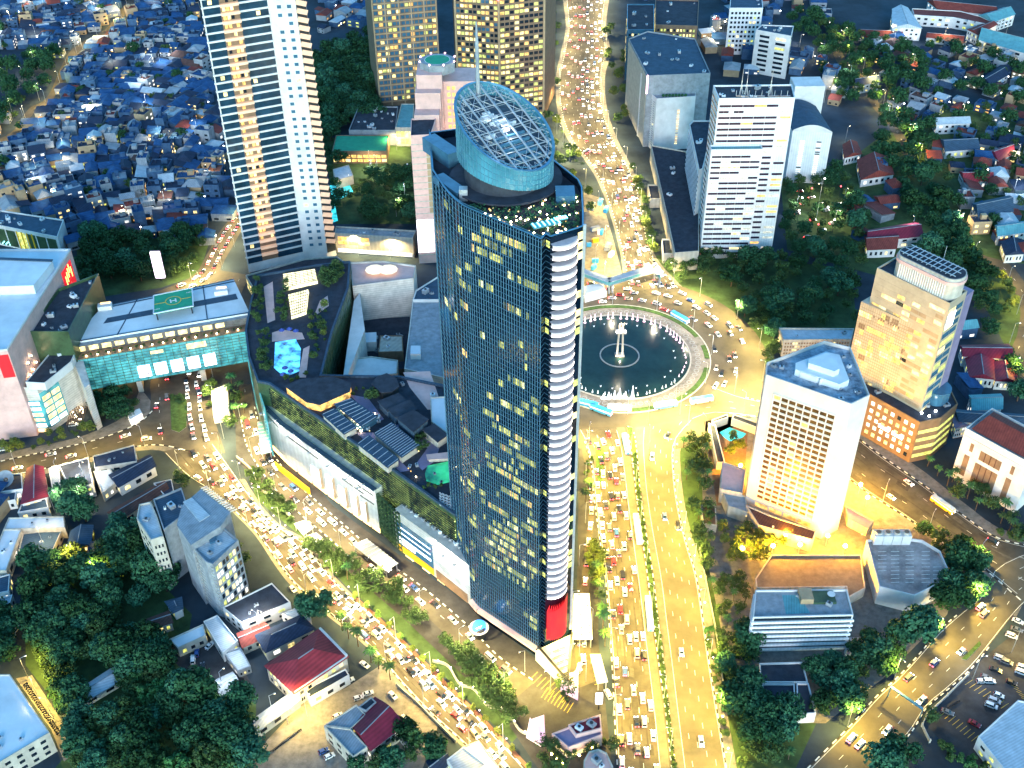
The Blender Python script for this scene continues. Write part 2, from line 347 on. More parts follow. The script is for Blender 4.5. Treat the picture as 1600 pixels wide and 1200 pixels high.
RA = Ribbon([(903,668),(915,690),(926,730),(930,780),(938,840),(947,900),(953,970),(958,1040),(962,1120),(968,1230)],
            [(978,668),(985,700),(992,760),(1000,820),(1011,900),(1020,970),(1029,1040),(1040,1120),(1052,1230)])
RB = Ribbon([(990,668),(995,700),(1000,760),(1008,820),(1021,900),(1029,970),(1038,1040),(1047,1120),(1060,1230)],
            [(1085,652),(1054,690),(1052,740),(1060,800),(1072,850),(1087,900),(1098,970),(1108,1040),(1121,1120),(1139,1230)])
RD = Ribbon([(885,-12),(890,40),(884,80),(876,120),(878,170),(893,215),(920,250),(943,290),(960,340),(975,400),(985,452)],
            [(945,-12),(940,40),(945,80),(937,120),(940,170),(955,215),(974,250),(992,290),(1003,340),(1018,400),(1065,458)], 80)
RE = Ribbon([(330,690),(362,735),(385,768),(405,795),(436,824),(475,850),(510,896),(545,932),(580,962),(620,1000),(660,1040),(700,1080),(745,1122),(790,1170),(845,1230)],
            [(255,705),(290,740),(320,760),(350,783),(400,830),(437,880),(467,917),(525,965),(560,992),(595,1025),(625,1062),(675,1115),(725,1160),(760,1200),(785,1230)], 90)
RF = Ribbon([(-25,727),(50,711),(100,700),(160,685),(215,663),(245,638)], [(-25,749),(60,734),(140,714),(205,699),(250,695),(300,705)])
RG = Ribbon([(330,420),(270,520),(237,590),(236,620),(234,650),(238,690)], [(390,430),(350,520),(328,590),(330,620),(337,660),(352,708)])
RH = Ribbon([(392,600),(398,640),(414,690),(450,742),(495,785),(545,828),(594,872),(646,908),(692,945),(735,983),(780,1028),(835,1066)],
            [(372,610),(377,650),(388,700),(425,757),(470,803),(520,845),(568,890),(622,925),(665,962),(705,1000),(752,1045),(805,1092)], 80)
RI = Ribbon([(1318,668),(1375,712),(1440,757),(1500,803),(1560,842),(1640,860)], [(1300,725),(1350,765),(1412,805),(1470,845),(1525,878),(1600,940)])
RJ = Ribbon([(1640,850),(1560,885),(1535,930),(1505,955),(1470,985),(1440,1020),(1405,1058),(1370,1090),(1330,1135),(1290,1175),(1235,1230)],
            [(1650,910),(1610,935),(1582,962),(1552,1000),(1520,1040),(1482,1075),(1447,1105),(1425,1140),(1395,1175),(1375,1200),(1350,1230)], 80)
RK = Ribbon([(1105,600),(1150,618),(1190,628),(1240,640),(1318,668)], [(1075,658),(1115,645),(1185,652),(1232,668),(1300,720)])
RL = Ribbon([(1505,395),(1525,408),(1560,425),(1592,470),(1590,520),(1575,560),(1590,600),(1640,640)], [(1515,388),(1540,400),(1580,415),(1612,465),(1610,520),(1600,560),(1612,595),(1660,630)])
RM = Ribbon([(1296,70),(1310,100),(1340,125),(1362,165),(1390,200),(1410,240),(1425,275)], [(1310,68),(1325,98),(1352,122),(1376,165),(1405,200),(1428,240),(1440,275)])
RN = Ribbon([(-20,226),(20,205),(45,170),(75,150),(110,80),(165,45),(200,0)], [(-20,236),(26,212),(52,178),(85,152),(120,86),(175,48),(212,0)])
RP = Ribbon([(240,458),(300,432),(322,400),(345,360),(380,320)], [(300,458),(335,435),(352,405),(372,370),(395,330)])
RQ = Ribbon([(905,690),(917,740),(920,800),(912,870),(905,940),(898,1010),(905,1075)], [(912,690),(925,740),(928,800),(923,870),(920,940),(922,1010),(930,1065)])
PC = G(968, 556)                                   # centre of the fountain
PCX, PCY = PC.x, PC.y
M["asphalt_ring"] = mat("roundabout_asphalt", (.085, .074, .056), .8, .3, .10)
b = MB(); b.ring((PCX, PCY), 40, 79, 0.05, 0.05, 96)
struct("road_roundabout", b, "asphalt_ring", "circular asphalt road around the fountain pool", "road")
M["asphalt_pale"] = mat("pale_worn_asphalt", (.104, .090, .064), .8, .3, .10)  # bright glow on the open roads put into a paler asphalt colour
RIB = dict(RA=("road_avenue_south", "jammed avenue carriageway south of the fountain", .075), RB=("road_avenue_south_east", "open avenue carriageway south of the fountain", .085), RD=("road_avenue_north", "avenue running north from the fountain", .07),
           RE=("road_diagonal", "diagonal avenue below the shopping mall", .065), RF=("road_left", "narrow road entering at the left edge", .07), RG=("road_under_bridge", "road passing beneath the glass bridge", .075),
           RH=("road_frontage", "frontage road at the foot of the mall", .06), RI=("road_hotel_side", "street behind the white hotel", .06), RJ=("road_lower_right", "wide curving street at the lower right", .065),
           RK=("road_east_exit", "street leaving the roundabout towards the hotel", .07), RL=("road_tree_side", "pale lit lane behind the golden tower", .06), RM=("road_residential", "lit residential street among dark trees", .06),
           RN=("road_village", "lit lane through the dense houses", .06), RP=("road_behind_bridge", "jammed street behind the glass bridge", .06), RQ=("road_tower_side", "side lane at the foot of the glass tower", .055))
for k, (nm, lb, z) in RIB.items():
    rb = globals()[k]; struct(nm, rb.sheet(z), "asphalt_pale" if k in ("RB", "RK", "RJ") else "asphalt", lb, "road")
struct("busway", RA.sheet(.095, .80, .97), "busway", "pale concrete bus lane beside the median", "bus lane")
struct("busway_east", RB.sheet(.097, .02, .17), "busway", "pale concrete bus lane on the open carriageway", "bus lane")
# painted lane lines, one sheet
b = MB()
for rb, fr, z in ((RA, (.16, .32, .48, .64), .10), (RB, (.34, .5, .66, .82), .10), (RE, (.2, .4, .6, .8), .105), (RD, (.13, .26, .39, .61, .74, .87), .11), (RI, (.3, .7), .10), (RJ, (.3, .5, .7), .105), (RH, (.5,), .10), (RF, (.5,), .11), (RK, (.35, .68), .11), (RG, (.15, .8), .115), (RL, (.5,), .10), (RM, (.5,), .1)):
    for i, f in enumerate(fr): rb.dashes(b, f, z, w=.18, on=2.4, off=9.5, d0=2 + 4.1 * (i % 3))
for rb, fr, z in ((RA, (.02, .79), .10), (RB, (.18, .985), .10), (RE, (.015, .985), .105), (RI, (.03, .97), .10), (RJ, (.03, .97), .105), (RK, (.03, .97), .11)):
    for f in fr: rb.dashes(b, f, z, w=.2, on=5.9, off=0.1)
struct("lane_markings", b, "paint", "white painted lane lines on the avenues", "road markings")
rp_ = random.Random(3); b = MB()                    # asphalt repairs and oil-dark wheel tracks
for rb, z in ((RA, .080), (RE, .070), (RI, .068), (RD, .078)):
    for _ in range(int(rb.len / 7)):
        d, f = rp_.uniform(4, rb.len - 16), rp_.uniform(.05, .8); L_ = rp_.uniform(3, 12)
        z += .0003; rb.sheet(z, f, f + rp_.uniform(.05, .16), d, d + L_, b=b, m=rp_.randrange(2))
    for f in (.1, .26, .42, .58, .74, .9):
        for d in range(4, int(rb.len) - 20, 18): 
            if rp_.random() < .6: rb.sheet(z + .004, f, f + .03, d, d + 15, b=b, m=2)
M["asphalt_patch"] = mat("asphalt_repair", (.05, .046, .042), .9, .4, .5); M["asphalt_worn"] = mat("worn_asphalt", (.092, .083, .07), .85, .4, .5); M["oil_track"] = mat("oil_dark_track", (.055, .049, .042), .8, .5, .3)
struct("road_repairs", b, ["asphalt_patch", "asphalt_worn", "oil_track"], "dark and pale repair patches in the asphalt", "road repairs")
# kerbs: black and white painted blocks, and the low walls of the medians
def kerb(rb, f, d0=0, d1=None, m=("kerb", "paint")):
    b = MB(); d1 = rb.len if d1 is None else d1; d = d0; k = 0
    while d + 2 < d1:
        a, c = rb.at(d, f), rb.at(d + 2, f); b.bar((a.x, a.y, .19), (c.x, c.y, .19), .45, .26, k % 2); k += 1; d += 2
    return b
M["kerb_black"] = mat("black_kerb_paint", (.03, .03, .03), .8, .3, 1)
b = MB()
for rb, f, d0, d1 in ((RB, 1.01, 18, None), (RB, -.01, 5, None), (RA, 1.01, 5, None), (RA, -.02, 12, None), (RE, -.02, 40, None), (RE, 1.02, 50, None), (RI, -.02, 0, None), (RI, 1.02, 0, None), (RJ, -.02, 60, None), (RJ, 1.02, 60, None), (RK, 1.02, 20, None), (RK, -.02, 20, None), (RF, -.02, 0, 90), (RF, 1.02, 0, 90), (RH, -.03, 20, None), (RH, 1.03, 25, 160), (RD, -.01, 0, None), (RD, 1.01, 0, None)):
    k = kerb(rb, f, d0, d1); n = len(b.v)
    b.v += k.v; b.f += [tuple(i + n for i in q) for q in k.f]; b.m += k.m
struct("kerbs", b, ["paint", "kerb_black"], "black and white painted kerbs along the streets", "kerb")
def patch(name, px, m, label, cat, z=.02, kind="structure"):
    b = MB(); b.tile(GP(px), z); return struct(name, b, m, label, cat, kind)
def side(rb, f0, f1, z, b=None, d0=0, d1=None): return rb.sheet(z, f0, f1, d0, d1, b=b)
b = MB()
side(RB, 1.02, 1.22, .03, b); side(RE, 1.03, 1.16, .03, b, 40); side(RE, -.16, -.03, .03, b, 30); side(RD, 1.02, 1.14, .03, b); side(RD, -.12, -.02, .03, b); side(RI, -.35, -.03, .03, b); side(RI, 1.03, 1.3, .03, b); side(RF, -.5, -.04, .03, b, 0, 120); side(RF, 1.04, 1.35, .03, b, 0, 120)
struct("pavement", b, "paving", "pale pavements along the avenues", "pavement")
patch("mall_forecourt", [(365,600),(400,600),(430,690),(520,790),(600,850),(740,950),(850,1040),(900,1010),(905,690),(930,690),(935,840),(935,1000),(960,1230),(860,1230),(780,1110),(640,975),(490,845),(370,720)], "asphalt_dark", "dark paved forecourt around the mall and tower", "forecourt", .018)
patch("hotel_forecourt", [(1095,690),(1180,650),(1330,735),(1420,820),(1500,890),(1480,960),(1380,1060),(1290,1130),(1180,1130),(1130,1000),(1100,850)], "paving", "paved forecourt around the white hotel", "forecourt", .016)
patch("plaza_north", [(912,300),(940,310),(960,380),(975,440),(1010,470),(912,475)], "paving", "paved building yard north of the fountain", "plaza", .022)
patch("car_park_ground", [(1445,1130),(1535,1030),(1620,960),(1640,1230),(1560,1230),(1500,1190)], "asphalt_dark", "dark asphalt car park at the lower right corner", "car park", .02)
patch("school_yard", [(395,1180),(480,1090),(540,1075),(640,1010),(700,1090),(650,1230),(400,1230)], "paving", "paved yard among the lower left buildings", "yard", .015)
patch("small_car_park", [(280,990),(330,975),(395,1070),(330,1100),(270,1030)], "asphalt_dark", "small dark car park behind the villas", "car park", .016)
patch("alley", [(25,1060),(50,1055),(125,1170),(100,1190),(80,1140)], "paving", "bright alley beside the big pale shed", "alley", .02)
patch("embassy_garden", [(1100,660),(1130,650),(1170,655),(1160,790),(1120,790)], "wood", "timber pool terrace beside the white hotel", "terrace", .05)
for nm, px, lb in (("park_lawn", [(40,880),(190,850),(300,960),(290,1020),(400,1100),(400,1230),(60,1230),(130,1150),(40,1040)], "dark overgrown lawn beneath the lower left trees"),
               ("avenue_lawn", [(1010,400),(1120,395),(1330,420),(1340,520),(1210,520),(1190,590),(1150,520),(1110,470),(1040,445)], "lawn under the trees north east of the fountain"),
               ("hotel_lawn", [(1060,690),(1110,660),(1110,800),(1180,920),(1170,1000),(1190,1060),(1280,1120),(1230,1230),(1148,1230),(1125,1120),(1112,1040),(1100,960),(1090,900),(1075,850)], "narrow lawn between the avenue and the hotel grounds"),
               ("frontage_lawn", [(385,720),(425,765),(500,840),(560,900),(620,945),(680,1000),(760,1075),(830,1130),(800,1160),(700,1062),(620,985),(540,915),(470,838),(400,780)], "planted verge between the diagonal avenue and frontage road"),
               ("west_park_lawn", [(120,375),(330,370),(310,430),(250,450),(120,470)], "dark lawn of the park behind the bridge"),
               ("garden_suburb_lawn", [(1220,290),(1300,270),(1420,180),(1600,150),(1640,420),(1530,400),(1520,470),(1330,420),(1230,390)], "dark lawns of the leafy suburb"),
               ("hotel_garden_lawn", [(505,215),(640,215),(650,350),(525,350)], "garden lawn behind the residential tower"),
               ("east_lane_lawn", [(1530,420),(1580,430),(1640,480),(1640,640),(1580,560),(1540,480)], "lawn beside the pale lane at the right edge")):
    patch(nm, px, "lawn", lb, "lawn", .012)
b = MB()
for k in range(9):
    for (x0, y0, dx, dy, lx, ly) in ((826, 1064, 6.5, 4.2, 14, -14), (846, 1090, 5, 3, 10, -16), (905, 1022, 3, 6, 14, -4)):
        p, q = G(x0 + k * dx, y0 + k * dy, .045), G(x0 + k * dx + lx, y0 + k * dy + ly, .045); b.bar(tuple(p), tuple(q), .16, .01)
for k in range(12):
    for (x0, y0, dx, dy, lx, ly) in ((1520, 1062, 7, 4.6, -12, 8), (1470, 1118, 6, 5, 11, -9), (1572, 1060, 4, 5, 12, 6)):
        p, q = G(x0 + k * dx, y0 + k * dy, .045), G(x0 + k * dx + lx, y0 + k * dy + ly, .045); b.bar(tuple(p), tuple(q), .16, .01)
struct("parking_lines", b, "ypaint", "painted parking bay lines on the dark car parks", "road markings")
# medians
def median(px, nm, lb):
    xy = GP(px); b = MB(); b.prism(xy, 0, .22, 0, 1); struct(nm, b, ["kerb", "grass"], lb, "median")
mp = lambda rb, f, z: [PX((p.x, p.y, 0)) for p in [rb.at(rb.len * k / 16, f) for k in range(17)]]
median([(x + 1.5, y) for x, y in mp(RA, 1.0, 0)] + [(x - 1.5, y) for x, y in reversed(mp(RB, 0.0, 0))], "median_avenue", "planted median between the two avenue carriageways")
median([(266,618),(290,616),(293,640),(291,668),(280,676),(268,672)], "median_bridge", "grass island in front of the glass bridge")
median([(1502,1030),(1530,1002),(1533,1008),(1510,1032)], "median_street", "slim grass island in the lower right street")
median([(930,690),(945,705),(940,760),(932,745)], "median_tower_side", "grass strip beside the tower lane")
median([(1530,700),(1540,690),(1560,700)], "median_lane", "grass triangle by the red roofed hall")
# red strip with round topiary, beside the diagonal avenue
b = MB(); RE.sheet(.12, -.20, -.04, RE.len * .56, RE.len, b=b)
struct("pavement_red", b, "plaza_red", "red paved strip with round topiary trees", "pavement")

# ---------------------------------------------------------------- fountain
t = thing("fountain_pool", "great round dark fountain pool ringed with lit water jets in the roundabout", "fountain", (PCX, PCY, 0))
part(t, "paved_rim", ["paving"], lambda b: b.ring((PCX, PCY), 38.2, 48, .0, .35, 96))
part(t, "kerb_ring", ["kerb"], lambda b: (b.ring((PCX, PCY), 48, 48.6, 0, .5, 96), b.ring((PCX, PCY), 37.4, 38.2, 0, .75, 96)))
part(t, "water", ["water"], lambda b: b.ring((PCX, PCY), 0.01, 37.4, .3, .3, 96))
part(t, "inner_ring", ["kerb"], lambda b: b.ring((PCX, PCY), 10.0, 10.7, .3, .62, 64))
part(t, "flower_bed", ["grass"], lambda b: [b.ring((PCX, PCY), 45.2, 47.8, .35, .62, 40, 0, R(a), R(a + s)) for a, s in ((20, 95), (122, 40), (170, 60), (240, 105), (-5, 15))])
def rimtile(b):
    for k in range(72):
        a = 2 * math.pi * k / 72; p = (PCX + 41.8 * math.cos(a), PCY + 41.8 * math.sin(a))
        b.ring(p, 1.15, 1.45, .35, .39, 12)
part(t, "rim_inlay", ["grey"], rimtile)
jets = []; rp_ = random.Random(4)
for k in range(64):
    a = 2 * math.pi * (k + rp_.uniform(-.3, .3)) / 64; r = 35.2 + rp_.uniform(-.4, .4); x, y = PCX + r * math.cos(a), PCY + r * math.sin(a)
    s = math.sin(a); top = s > .1
    h = 4.2 if top else (1.3 if s > -.5 else 1.8)
    jets.append(((lambda b, x=x, y=y, h=h: (b.tube((x, y, .3), (x, y, .3 + h), .45 if h > 3 else .24, .07, 6, 0), b.tube((x, y, .3), (x, y, .8), .8 if h > 3 else .45, .2, 8, 0))), "jet" if s > -.6 else "jet_white"))
for k in range(30):
    a = 2 * math.pi * (k + .5) / 30; x, y = PCX + 29.5 * math.cos(a), PCY + 29.5 * math.sin(a)
    if k % 3 != 1: jets.append(((lambda b, x=x, y=y: (b.tube((x, y, .3), (x + .4, y, 1.25), .22, .05, 5), b.tube((x, y, .3), (x - .4, y, 1.1), .2, .05, 5))), "jet_white"))
windows(t, jets, "water_jet", 100)
# the big white plumes at the south edge
for k, (px, hh) in enumerate(((951, 4), (960, 5), (968, 6.5), (977, 4.5), (988, 8), (943, 3))):
    g = G(px, 622, .3)
    part(t, "water_plume", "jet_white", lambda b, g=g, hh=hh: (b.tube((g.x, g.y, .3), (g.x, g.y, .3 + hh), 1.0, .15, 8), b.tube((g.x, g.y, .3), (g.x, g.y, 1.2), 1.6, .6, 8)))
lk = thing("welcome_monument", "tall twin legged stone monument with lit bronze figures in the pool centre", "monument", (PCX, PCY, .3))
mh = HT(968, 556, 512)
def legs(s): return lambda b: b.bar((PCX + s * 1.5, PCY, .3), (PCX + s * 1.0, PCY, mh - 3), .85, 1.0)
part(lk, "pillar", "cream", legs(-1)); part(lk, "pillar", "cream", legs(1))
for dx, dy, dz, e in ((0, -3.5, 1.5, 700), (0, -1.5, mh + 2.5, 1600)):
    l = bpy.data.lights.new("monument_light", 'POINT'); l.energy = e; l.color = (1, .85, .62); l.shadow_soft_size = .3; o = bpy.data.objects.new("lamp_light", l); COL.objects.link(o); o.parent = lk; o.location = (dx, dy, dz)
part(lk, "plinth", "cream", lambda b: b.box((PCX, PCY, .8), (5, 3, 1)))
part(lk, "top_slab", "cream", lambda b: b.box((PCX, PCY, mh - 2.6), (5.5, 3.4, .9)))
M["statue_lit"] = mat("floodlit_bronze", (.5, .42, .3), .4, .3, 1, metal=.4)
def figure(sx):
    def f(b):
        x, z = PCX + sx, mh - 2.1
        for q in (-.25, .25): b.tube((x + q, PCY, z), (x + q * .8, PCY, z + 2.2), .24, .3, 7)
        b.tube((x, PCY, z + 2.1), (x, PCY, z + 3.8), .42, .55, 8); b.blob((x, PCY, z + 4.4), .38, n=8)
        b.tube((x + .45, PCY, z + 3.7), (x + .75, PCY, z + 5.4), .2, .12, 6); b.tube((x - .45, PCY, z + 3.7), (x - .65, PCY, z + 2.3), .2, .12, 6)
    return f
part(lk, "bronze_figure", "statue_lit", figure(-.9)); part(lk, "bronze_figure", "statue_lit", figure(.9))
part(lk, "flood_lamp", "lamp_white", lambda b: [b.blob((PCX + x, PCY + y, mh - 1.7), .55, n=8) for x, y in ((-2.2, -1.1), (2.2, -1.1), (0, -1.4), (0, 1.3))])
# ---------------------------------------------------------------- the great glass tower
rg = random.Random(11)
TH = 191.0
_a, _b = G(736,327,TH), G(846,374,TH); front = [tuple(p) for p in catmull(GP([(675,265),(698,299),(720,319),(736,327)], TH), 8)] + [tuple(_a.lerp(_b, k / 16))[:2] for k in range(1, 17)]
bay_l, bay_r, cor = G(860,370,TH), G(902,357,TH), G(912,353,TH)
notch = G(853,366,TH)
right = GP([(912,330),(910,292),(904,280),(866,250)], TH)
TW = [tuple(p)[:2] for p in front] + [tuple(notch)[:2], tuple(bay_l)[:2], tuple(bay_r)[:2], tuple(cor)[:2]] + right + [(8, 356), (-2, 364)] + GP([(671,207)], TH)
tw = thing("office_tower", "tallest dark blue glass tower with slanted round crown and a red banner, centre", "skyscraper", (0, 320, 0))
part(tw, "curtain_wall", ["tower_glass"], lambda b: (b.prism(TW, 0, TH - 3), b.f.pop(), b.m.pop(), parapet(b, TW, TH - 3, 2.9, .5)))
def para(b):
    q = shrink(TW, .25)
    for k in range(len(q)): b.bar((*q[k], TH), (*q[(k + 1) % len(q)], TH), .45, .3)
part(tw, "parapet", "bluemetal", para)
part(tw, "roof_deck", "darkgrey", lambda b: b.tile(shrink(TW, .5), TH - 2.6))
NF = 46; FHT = (TH - 6) / NF
edge = [Vector(p).to_2d() for p in front]
def along(u):
    k = min(int(u * 24), 23); return edge[k].lerp(edge[k + 1], u * 24 - k)
M["mullion"] = mat("pale_blue_mullion", (.08, .19, .28), .45, .2, .5, metal=.2)
def mull(b):
    pts = edge + [notch.to_2d(), bay_l.to_2d()]
    pts = [G(671,207,TH).to_2d()] + pts
    for fl in range(NF * 2 + 3):
        z = 3 + fl * FHT / 2; wd = .13 if fl % 2 == 0 else .07
        for a, c in zip(pts, pts[1:]):
            d = c - a; nn = Vector((d.y, -d.x)).normalized() * .06
            b.bar((a.x + nn.x, a.y + nn.y, z), (c.x + nn.x, c.y + nn.y, z), .16, wd)
    L = sum((c - a).length for a, c in zip(edge, edge[1:])); n = int(L / 1.45)
    for k in range(n + 1):
        p = along(k / n); q = along(min(1, k / n + .01)); p0 = along(max(0, k / n - .01)); d = q - p0; nn = Vector((d.y, -d.x)).normalized() * .08
        b.bar((p.x + nn.x, p.y + nn.y, 3), (p.x + nn.x, p.y + nn.y, TH - .2), .10 if k % 6 else .22, .2)
    a, c = pts[0], pts[1]
    for k in range(18):
        p = a.lerp(c, k / 18); b.bar((p.x - .1, p.y, 3), (p.x - .1, p.y, TH - .2), .1, .2)
part(tw, "mullion_grid", "mullion", mull)
lit = []
for fl in range(NF):
    dens = .8 if fl > NF - 5 else (.66 if fl < 28 else .45)
    if fl < 8: dens = .06
    for _ in range(3):
        if rg.random() < dens:
            u0 = rg.uniform(.30, .9); ln = rg.choice((.03, .05, .08, .12, .2, .25))
            if fl > NF - 4: u0, ln = rg.uniform(.3, .5), rg.uniform(.2, .45)
            lit.append((fl, u0, min(.985, u0 + ln)))
    if 7 < fl < 27 and rg.random() < .55: lit.append((fl, .42, .985)) if rg.random() < .3 else lit.append((fl, rg.uniform(.35, .6), rg.uniform(.75, .98)))
    if rg.random() < .6: lit.append((fl, *(lambda a: (a, a + rg.uniform(.03, .12)))(rg.uniform(.04, .25))))
def litrun(fl, u0, u1):
    def f(b):
        n = max(1, int((u1 - u0) * 40)); z0 = 3 + fl * FHT + .35; z1 = z0 + FHT - 1.5
        for k in range(n):
            p, q = along(u0 + (u1 - u0) * k / n), along(u0 + (u1 - u0) * (k + .92) / n)
            b.window((p.x, p.y), (q.x, q.y), z0, z1, 0, 1, .035, rg.choices((0, 1, 2, 3), (3, 5, 1.5, 3.5))[0])
    return f
for nm, c, e in (("dim_office_pane", (.70, .72, .16), .16), ("office_pane", (.82, .80, .18), .38), ("bright_office_pane", (.95, .90, .38), .62)): M[nm] = mat(nm, (.1, .1, .04), .25, 0, emit=c, estr=e, evar=.7, escale=1.1)
rg.shuffle(lit); n100 = lit[:99]; rest = lit[99:]
for r in n100:
    b = MB(); litrun(*r)(b); b.build("lit_window", ["office_pane", "dim_office_pane", "bright_office_pane" if rg.random() < .7 else "lit_amber", "tower_glass"], tw)
b = MB()
for r in rest: litrun(*r)(b)
b.build("lit_window", ["office_pane", "dim_office_pane", "bright_office_pane", "tower_glass"], tw)["kind"] = "stuff"
# curved balconies of the bay, with a light cove under each
NB = 45
M["balcony_white"] = mat("pinkish_balcony_panel", (.60, .50, .50), .6, .2, .3)
bv = (bay_r - bay_l).to_2d(); bn = Vector((bv.y, -bv.x)).normalized()
def arc(u, o): return bay_l.to_2d() + bv * u + bn * (o + 2.1 * (1 - (2 * u - 1) ** 2) ** .8 + .8 * (1 - u))
for k in range(NB):
    z = 34 + (TH - 38) * k / (NB - 1)
    def slab(b, z=z):
        n = 10
        for i in range(n):
            p, q = arc(i / n, .5), arc((i + 1) / n, .5); pi, qi = bay_l.to_2d() + bv * (i / n), bay_l.to_2d() + bv * ((i + 1) / n)
            b.poly([(p.x, p.y, z), (q.x, q.y, z), (q.x, q.y, z + 1.6), (p.x, p.y, z + 1.6)])
            b.poly([(p.x, p.y, z + 1.6), (q.x, q.y, z + 1.6), (qi.x, qi.y, z + 1.6), (pi.x, pi.y, z + 1.6)], 0)
            b.poly([(pi.x, pi.y, z), (qi.x, qi.y, z), (q.x, q.y, z), (p.x, p.y, z)])
    o = part(tw, "balcony", "balcony_white", slab)
    def cove(b, z=z):
        for i in range(10):
            p, q = arc(i / 10, .62), arc((i + 1) / 10, .62); b.bar((p.x, p.y, z + .32), (q.x, q.y, z + .32), .14, .42)
    if "cove_light" not in M: M["cove_light"] = mat("cove_strip_light", (1, .9, .9), .4, 0, emit=(1, .78, .66), estr=1.1, evar=.5, escale=.2)
    b = MB(); cove(b); b.build("cove_light", "cove_light", o)
for k in range(NB):
    if rg.random() < .45:
        z = 34 + (TH - 38) * k / (NB - 1)
        part(tw, "side_window", rg.choice(("lit_yellow", "lit_warm")), lambda b: b.window(tuple(bay_r)[:2], tuple(cor)[:2], z - .2, z + 2.4, .15, .9, .05))
    if rg.random() < .4:
        z = 34 + (TH - 38) * k / (NB - 1)
        part(tw, "corner_window", "lit_yellow", lambda b: b.window(tuple(notch)[:2], tuple(bay_l)[:2], z, z + 2.2, .1, .9, .05))
part(tw, "edge_fin", "metal", lambda b: b.bar((cor.x + .3, cor.y, 8), (cor.x + .3, cor.y, TH + .5), .7, .9))
def banner(b):
    for i in range(12):
        p, q = arc(i / 12, 1.0), arc((i + 1) / 12, 1.0); t0, t1 = 27.5 + 4.5 * (i / 12) ** 2, 27.5 + 4.5 * ((i + 1) / 12) ** 2
        b.poly([(p.x, p.y, 10.5), (q.x, q.y, 11.8), (q.x, q.y, t1), (p.x, p.y, t0)])
    for i in range(12):
        p, q = arc(i / 12, .5), arc((i + 1) / 12, .5); b.poly([(p.x, p.y, 10.5), (q.x, q.y, 11.8), (q.x, q.y, 31), (p.x, p.y, 27)])
part(tw, "banner", "red_banner", banner)
# crown
CX, CY, CR, CZ = -1.3, 324.8, 15.2, TH - .6
def zt(a, r=1.0): return 207.8 + r * (-7.1 * math.cos(a) + 6.0 * math.sin(a))
def zb(a, r=1.0): return 195 + r * (-3.8 * math.cos(a) + .7 * math.sin(a))
def cp(a, r=1.0, dz=0.0): return (CX + CR * r * math.cos(a), CY + CR * r * math.sin(a), zt(a, r) + dz)
n = 72
def skin(b):
    for k in range(n):
        a, c = 2 * math.pi * k / n, 2 * math.pi * (k + 1) / n
        p, q = cp(a), cp(c); b.poly([(p[0], p[1], zb(a)), (q[0], q[1], zb(c)), q, p])
        pi, qi = cp(a, .97), cp(c, .97); b.poly([pi, qi, (qi[0], qi[1], zb(c)), (pi[0], pi[1], zb(a))][::1])
crown = part(tw, "crown_drum", "drum_glass", skin)
b = MB()
for k in range(n):
    a = 2 * math.pi * k / n; p = cp(a, 1.006); b.bar((p[0], p[1], zb(a)), p, .12, .16)
for h in (.25, .5, .75):
    for k in range(n):
        p, q = cp(2 * math.pi * k / n, 1.004), cp(2 * math.pi * (k + 1) / n, 1.004)
        a0, a1 = zb(2 * math.pi * k / n), zb(2 * math.pi * (k + 1) / n); b.bar((p[0], p[1], a0 + (p[2] - a0) * h), (q[0], q[1], a1 + (q[2] - a1) * h), .1, .1)
b.build("glazing_bars", "bluemetal", crown)
b = MB()
for k in range(n): b.bar(cp(2 * math.pi * k / n, 1.0, .15), cp(2 * math.pi * (k + 1) / n, 1.0, .15), .9, .5)
for k in range(n): b.bar(cp(2 * math.pi * k / n, .9, -.1), cp(2 * math.pi * (k + 1) / n, .9, -.1), .22, .22)
b.build("rim", "bluemetal", crown)
def pl(x, y, dz=0.0):
    r = math.hypot(x, y); return (CX + CR * x, CY + CR * y, zt(math.atan2(y, x), r) + dz)
part(tw, "crown_neck", "darkgrey", lambda b: b.tube((CX, CY, TH - 2.6), (CX, CY, 197), 13.2, n=40))
ax = Vector((math.cos(R(132)), math.sin(R(132)))); ay = Vector((-ax.y, ax.x))
def chord(b, v, dz, wd):
    h = math.sqrt(max(0, .94 - v * v)); p, q = ax * h + ay * v, ax * -h + ay * v; b.bar(pl(p.x, p.y, dz), pl(q.x, q.y, dz), wd)
def cross(b, u, dz, wd, lo=-1, hi=1):
    h = math.sqrt(max(0, .94 - u * u)); p, q = ax * u + ay * max(lo, -h), ax * u + ay * min(hi, h); b.bar(pl(p.x, p.y, dz), pl(q.x, q.y, dz), wd)
b = MB()
for v in (-.72, -.45, -.15, .15, .45, .72): chord(b, v, -.2, .42)
for u in (-.75, -.5, -.25, 0, .25, .5, .75): cross(b, u, -.4, .25)
V = (-.72, -.45, -.15, .15, .45, .72); U = (-.75, -.5, -.25, 0, .25, .5, .75)
for v, v2 in zip(V, V[1:]):
    for u, u2 in zip(U, U[1:]):
        if abs(v) + abs(v2) < .7 and -.6 < u < .5: continue
        for (p, q) in (((u, v), (u2, v2)), ((u2, v), (u, v2))):
            P1, Q1 = ax * p[0] + ay * p[1], ax * q[0] + ay * q[1]
            if P1.length < .96 and Q1.length < .96: b.bar(pl(P1.x, P1.y, -.8), pl(Q1.x, Q1.y, -.8), .16)
for k in range(36):
    a = 2 * math.pi * k / 36; p = (math.cos(a), math.sin(a)); q = (math.cos(a + .14) * .80, math.sin(a + .14) * .80)
    b.bar(pl(p[0] * .98, p[1] * .98), pl(q[0], q[1], -.7), .15); b.bar(pl(q[0], q[1], -.7), pl(math.cos(a + .175) * .98, math.sin(a + .175) * .98), .12)
b.build("roof_truss", "metal", crown)
b = MB()
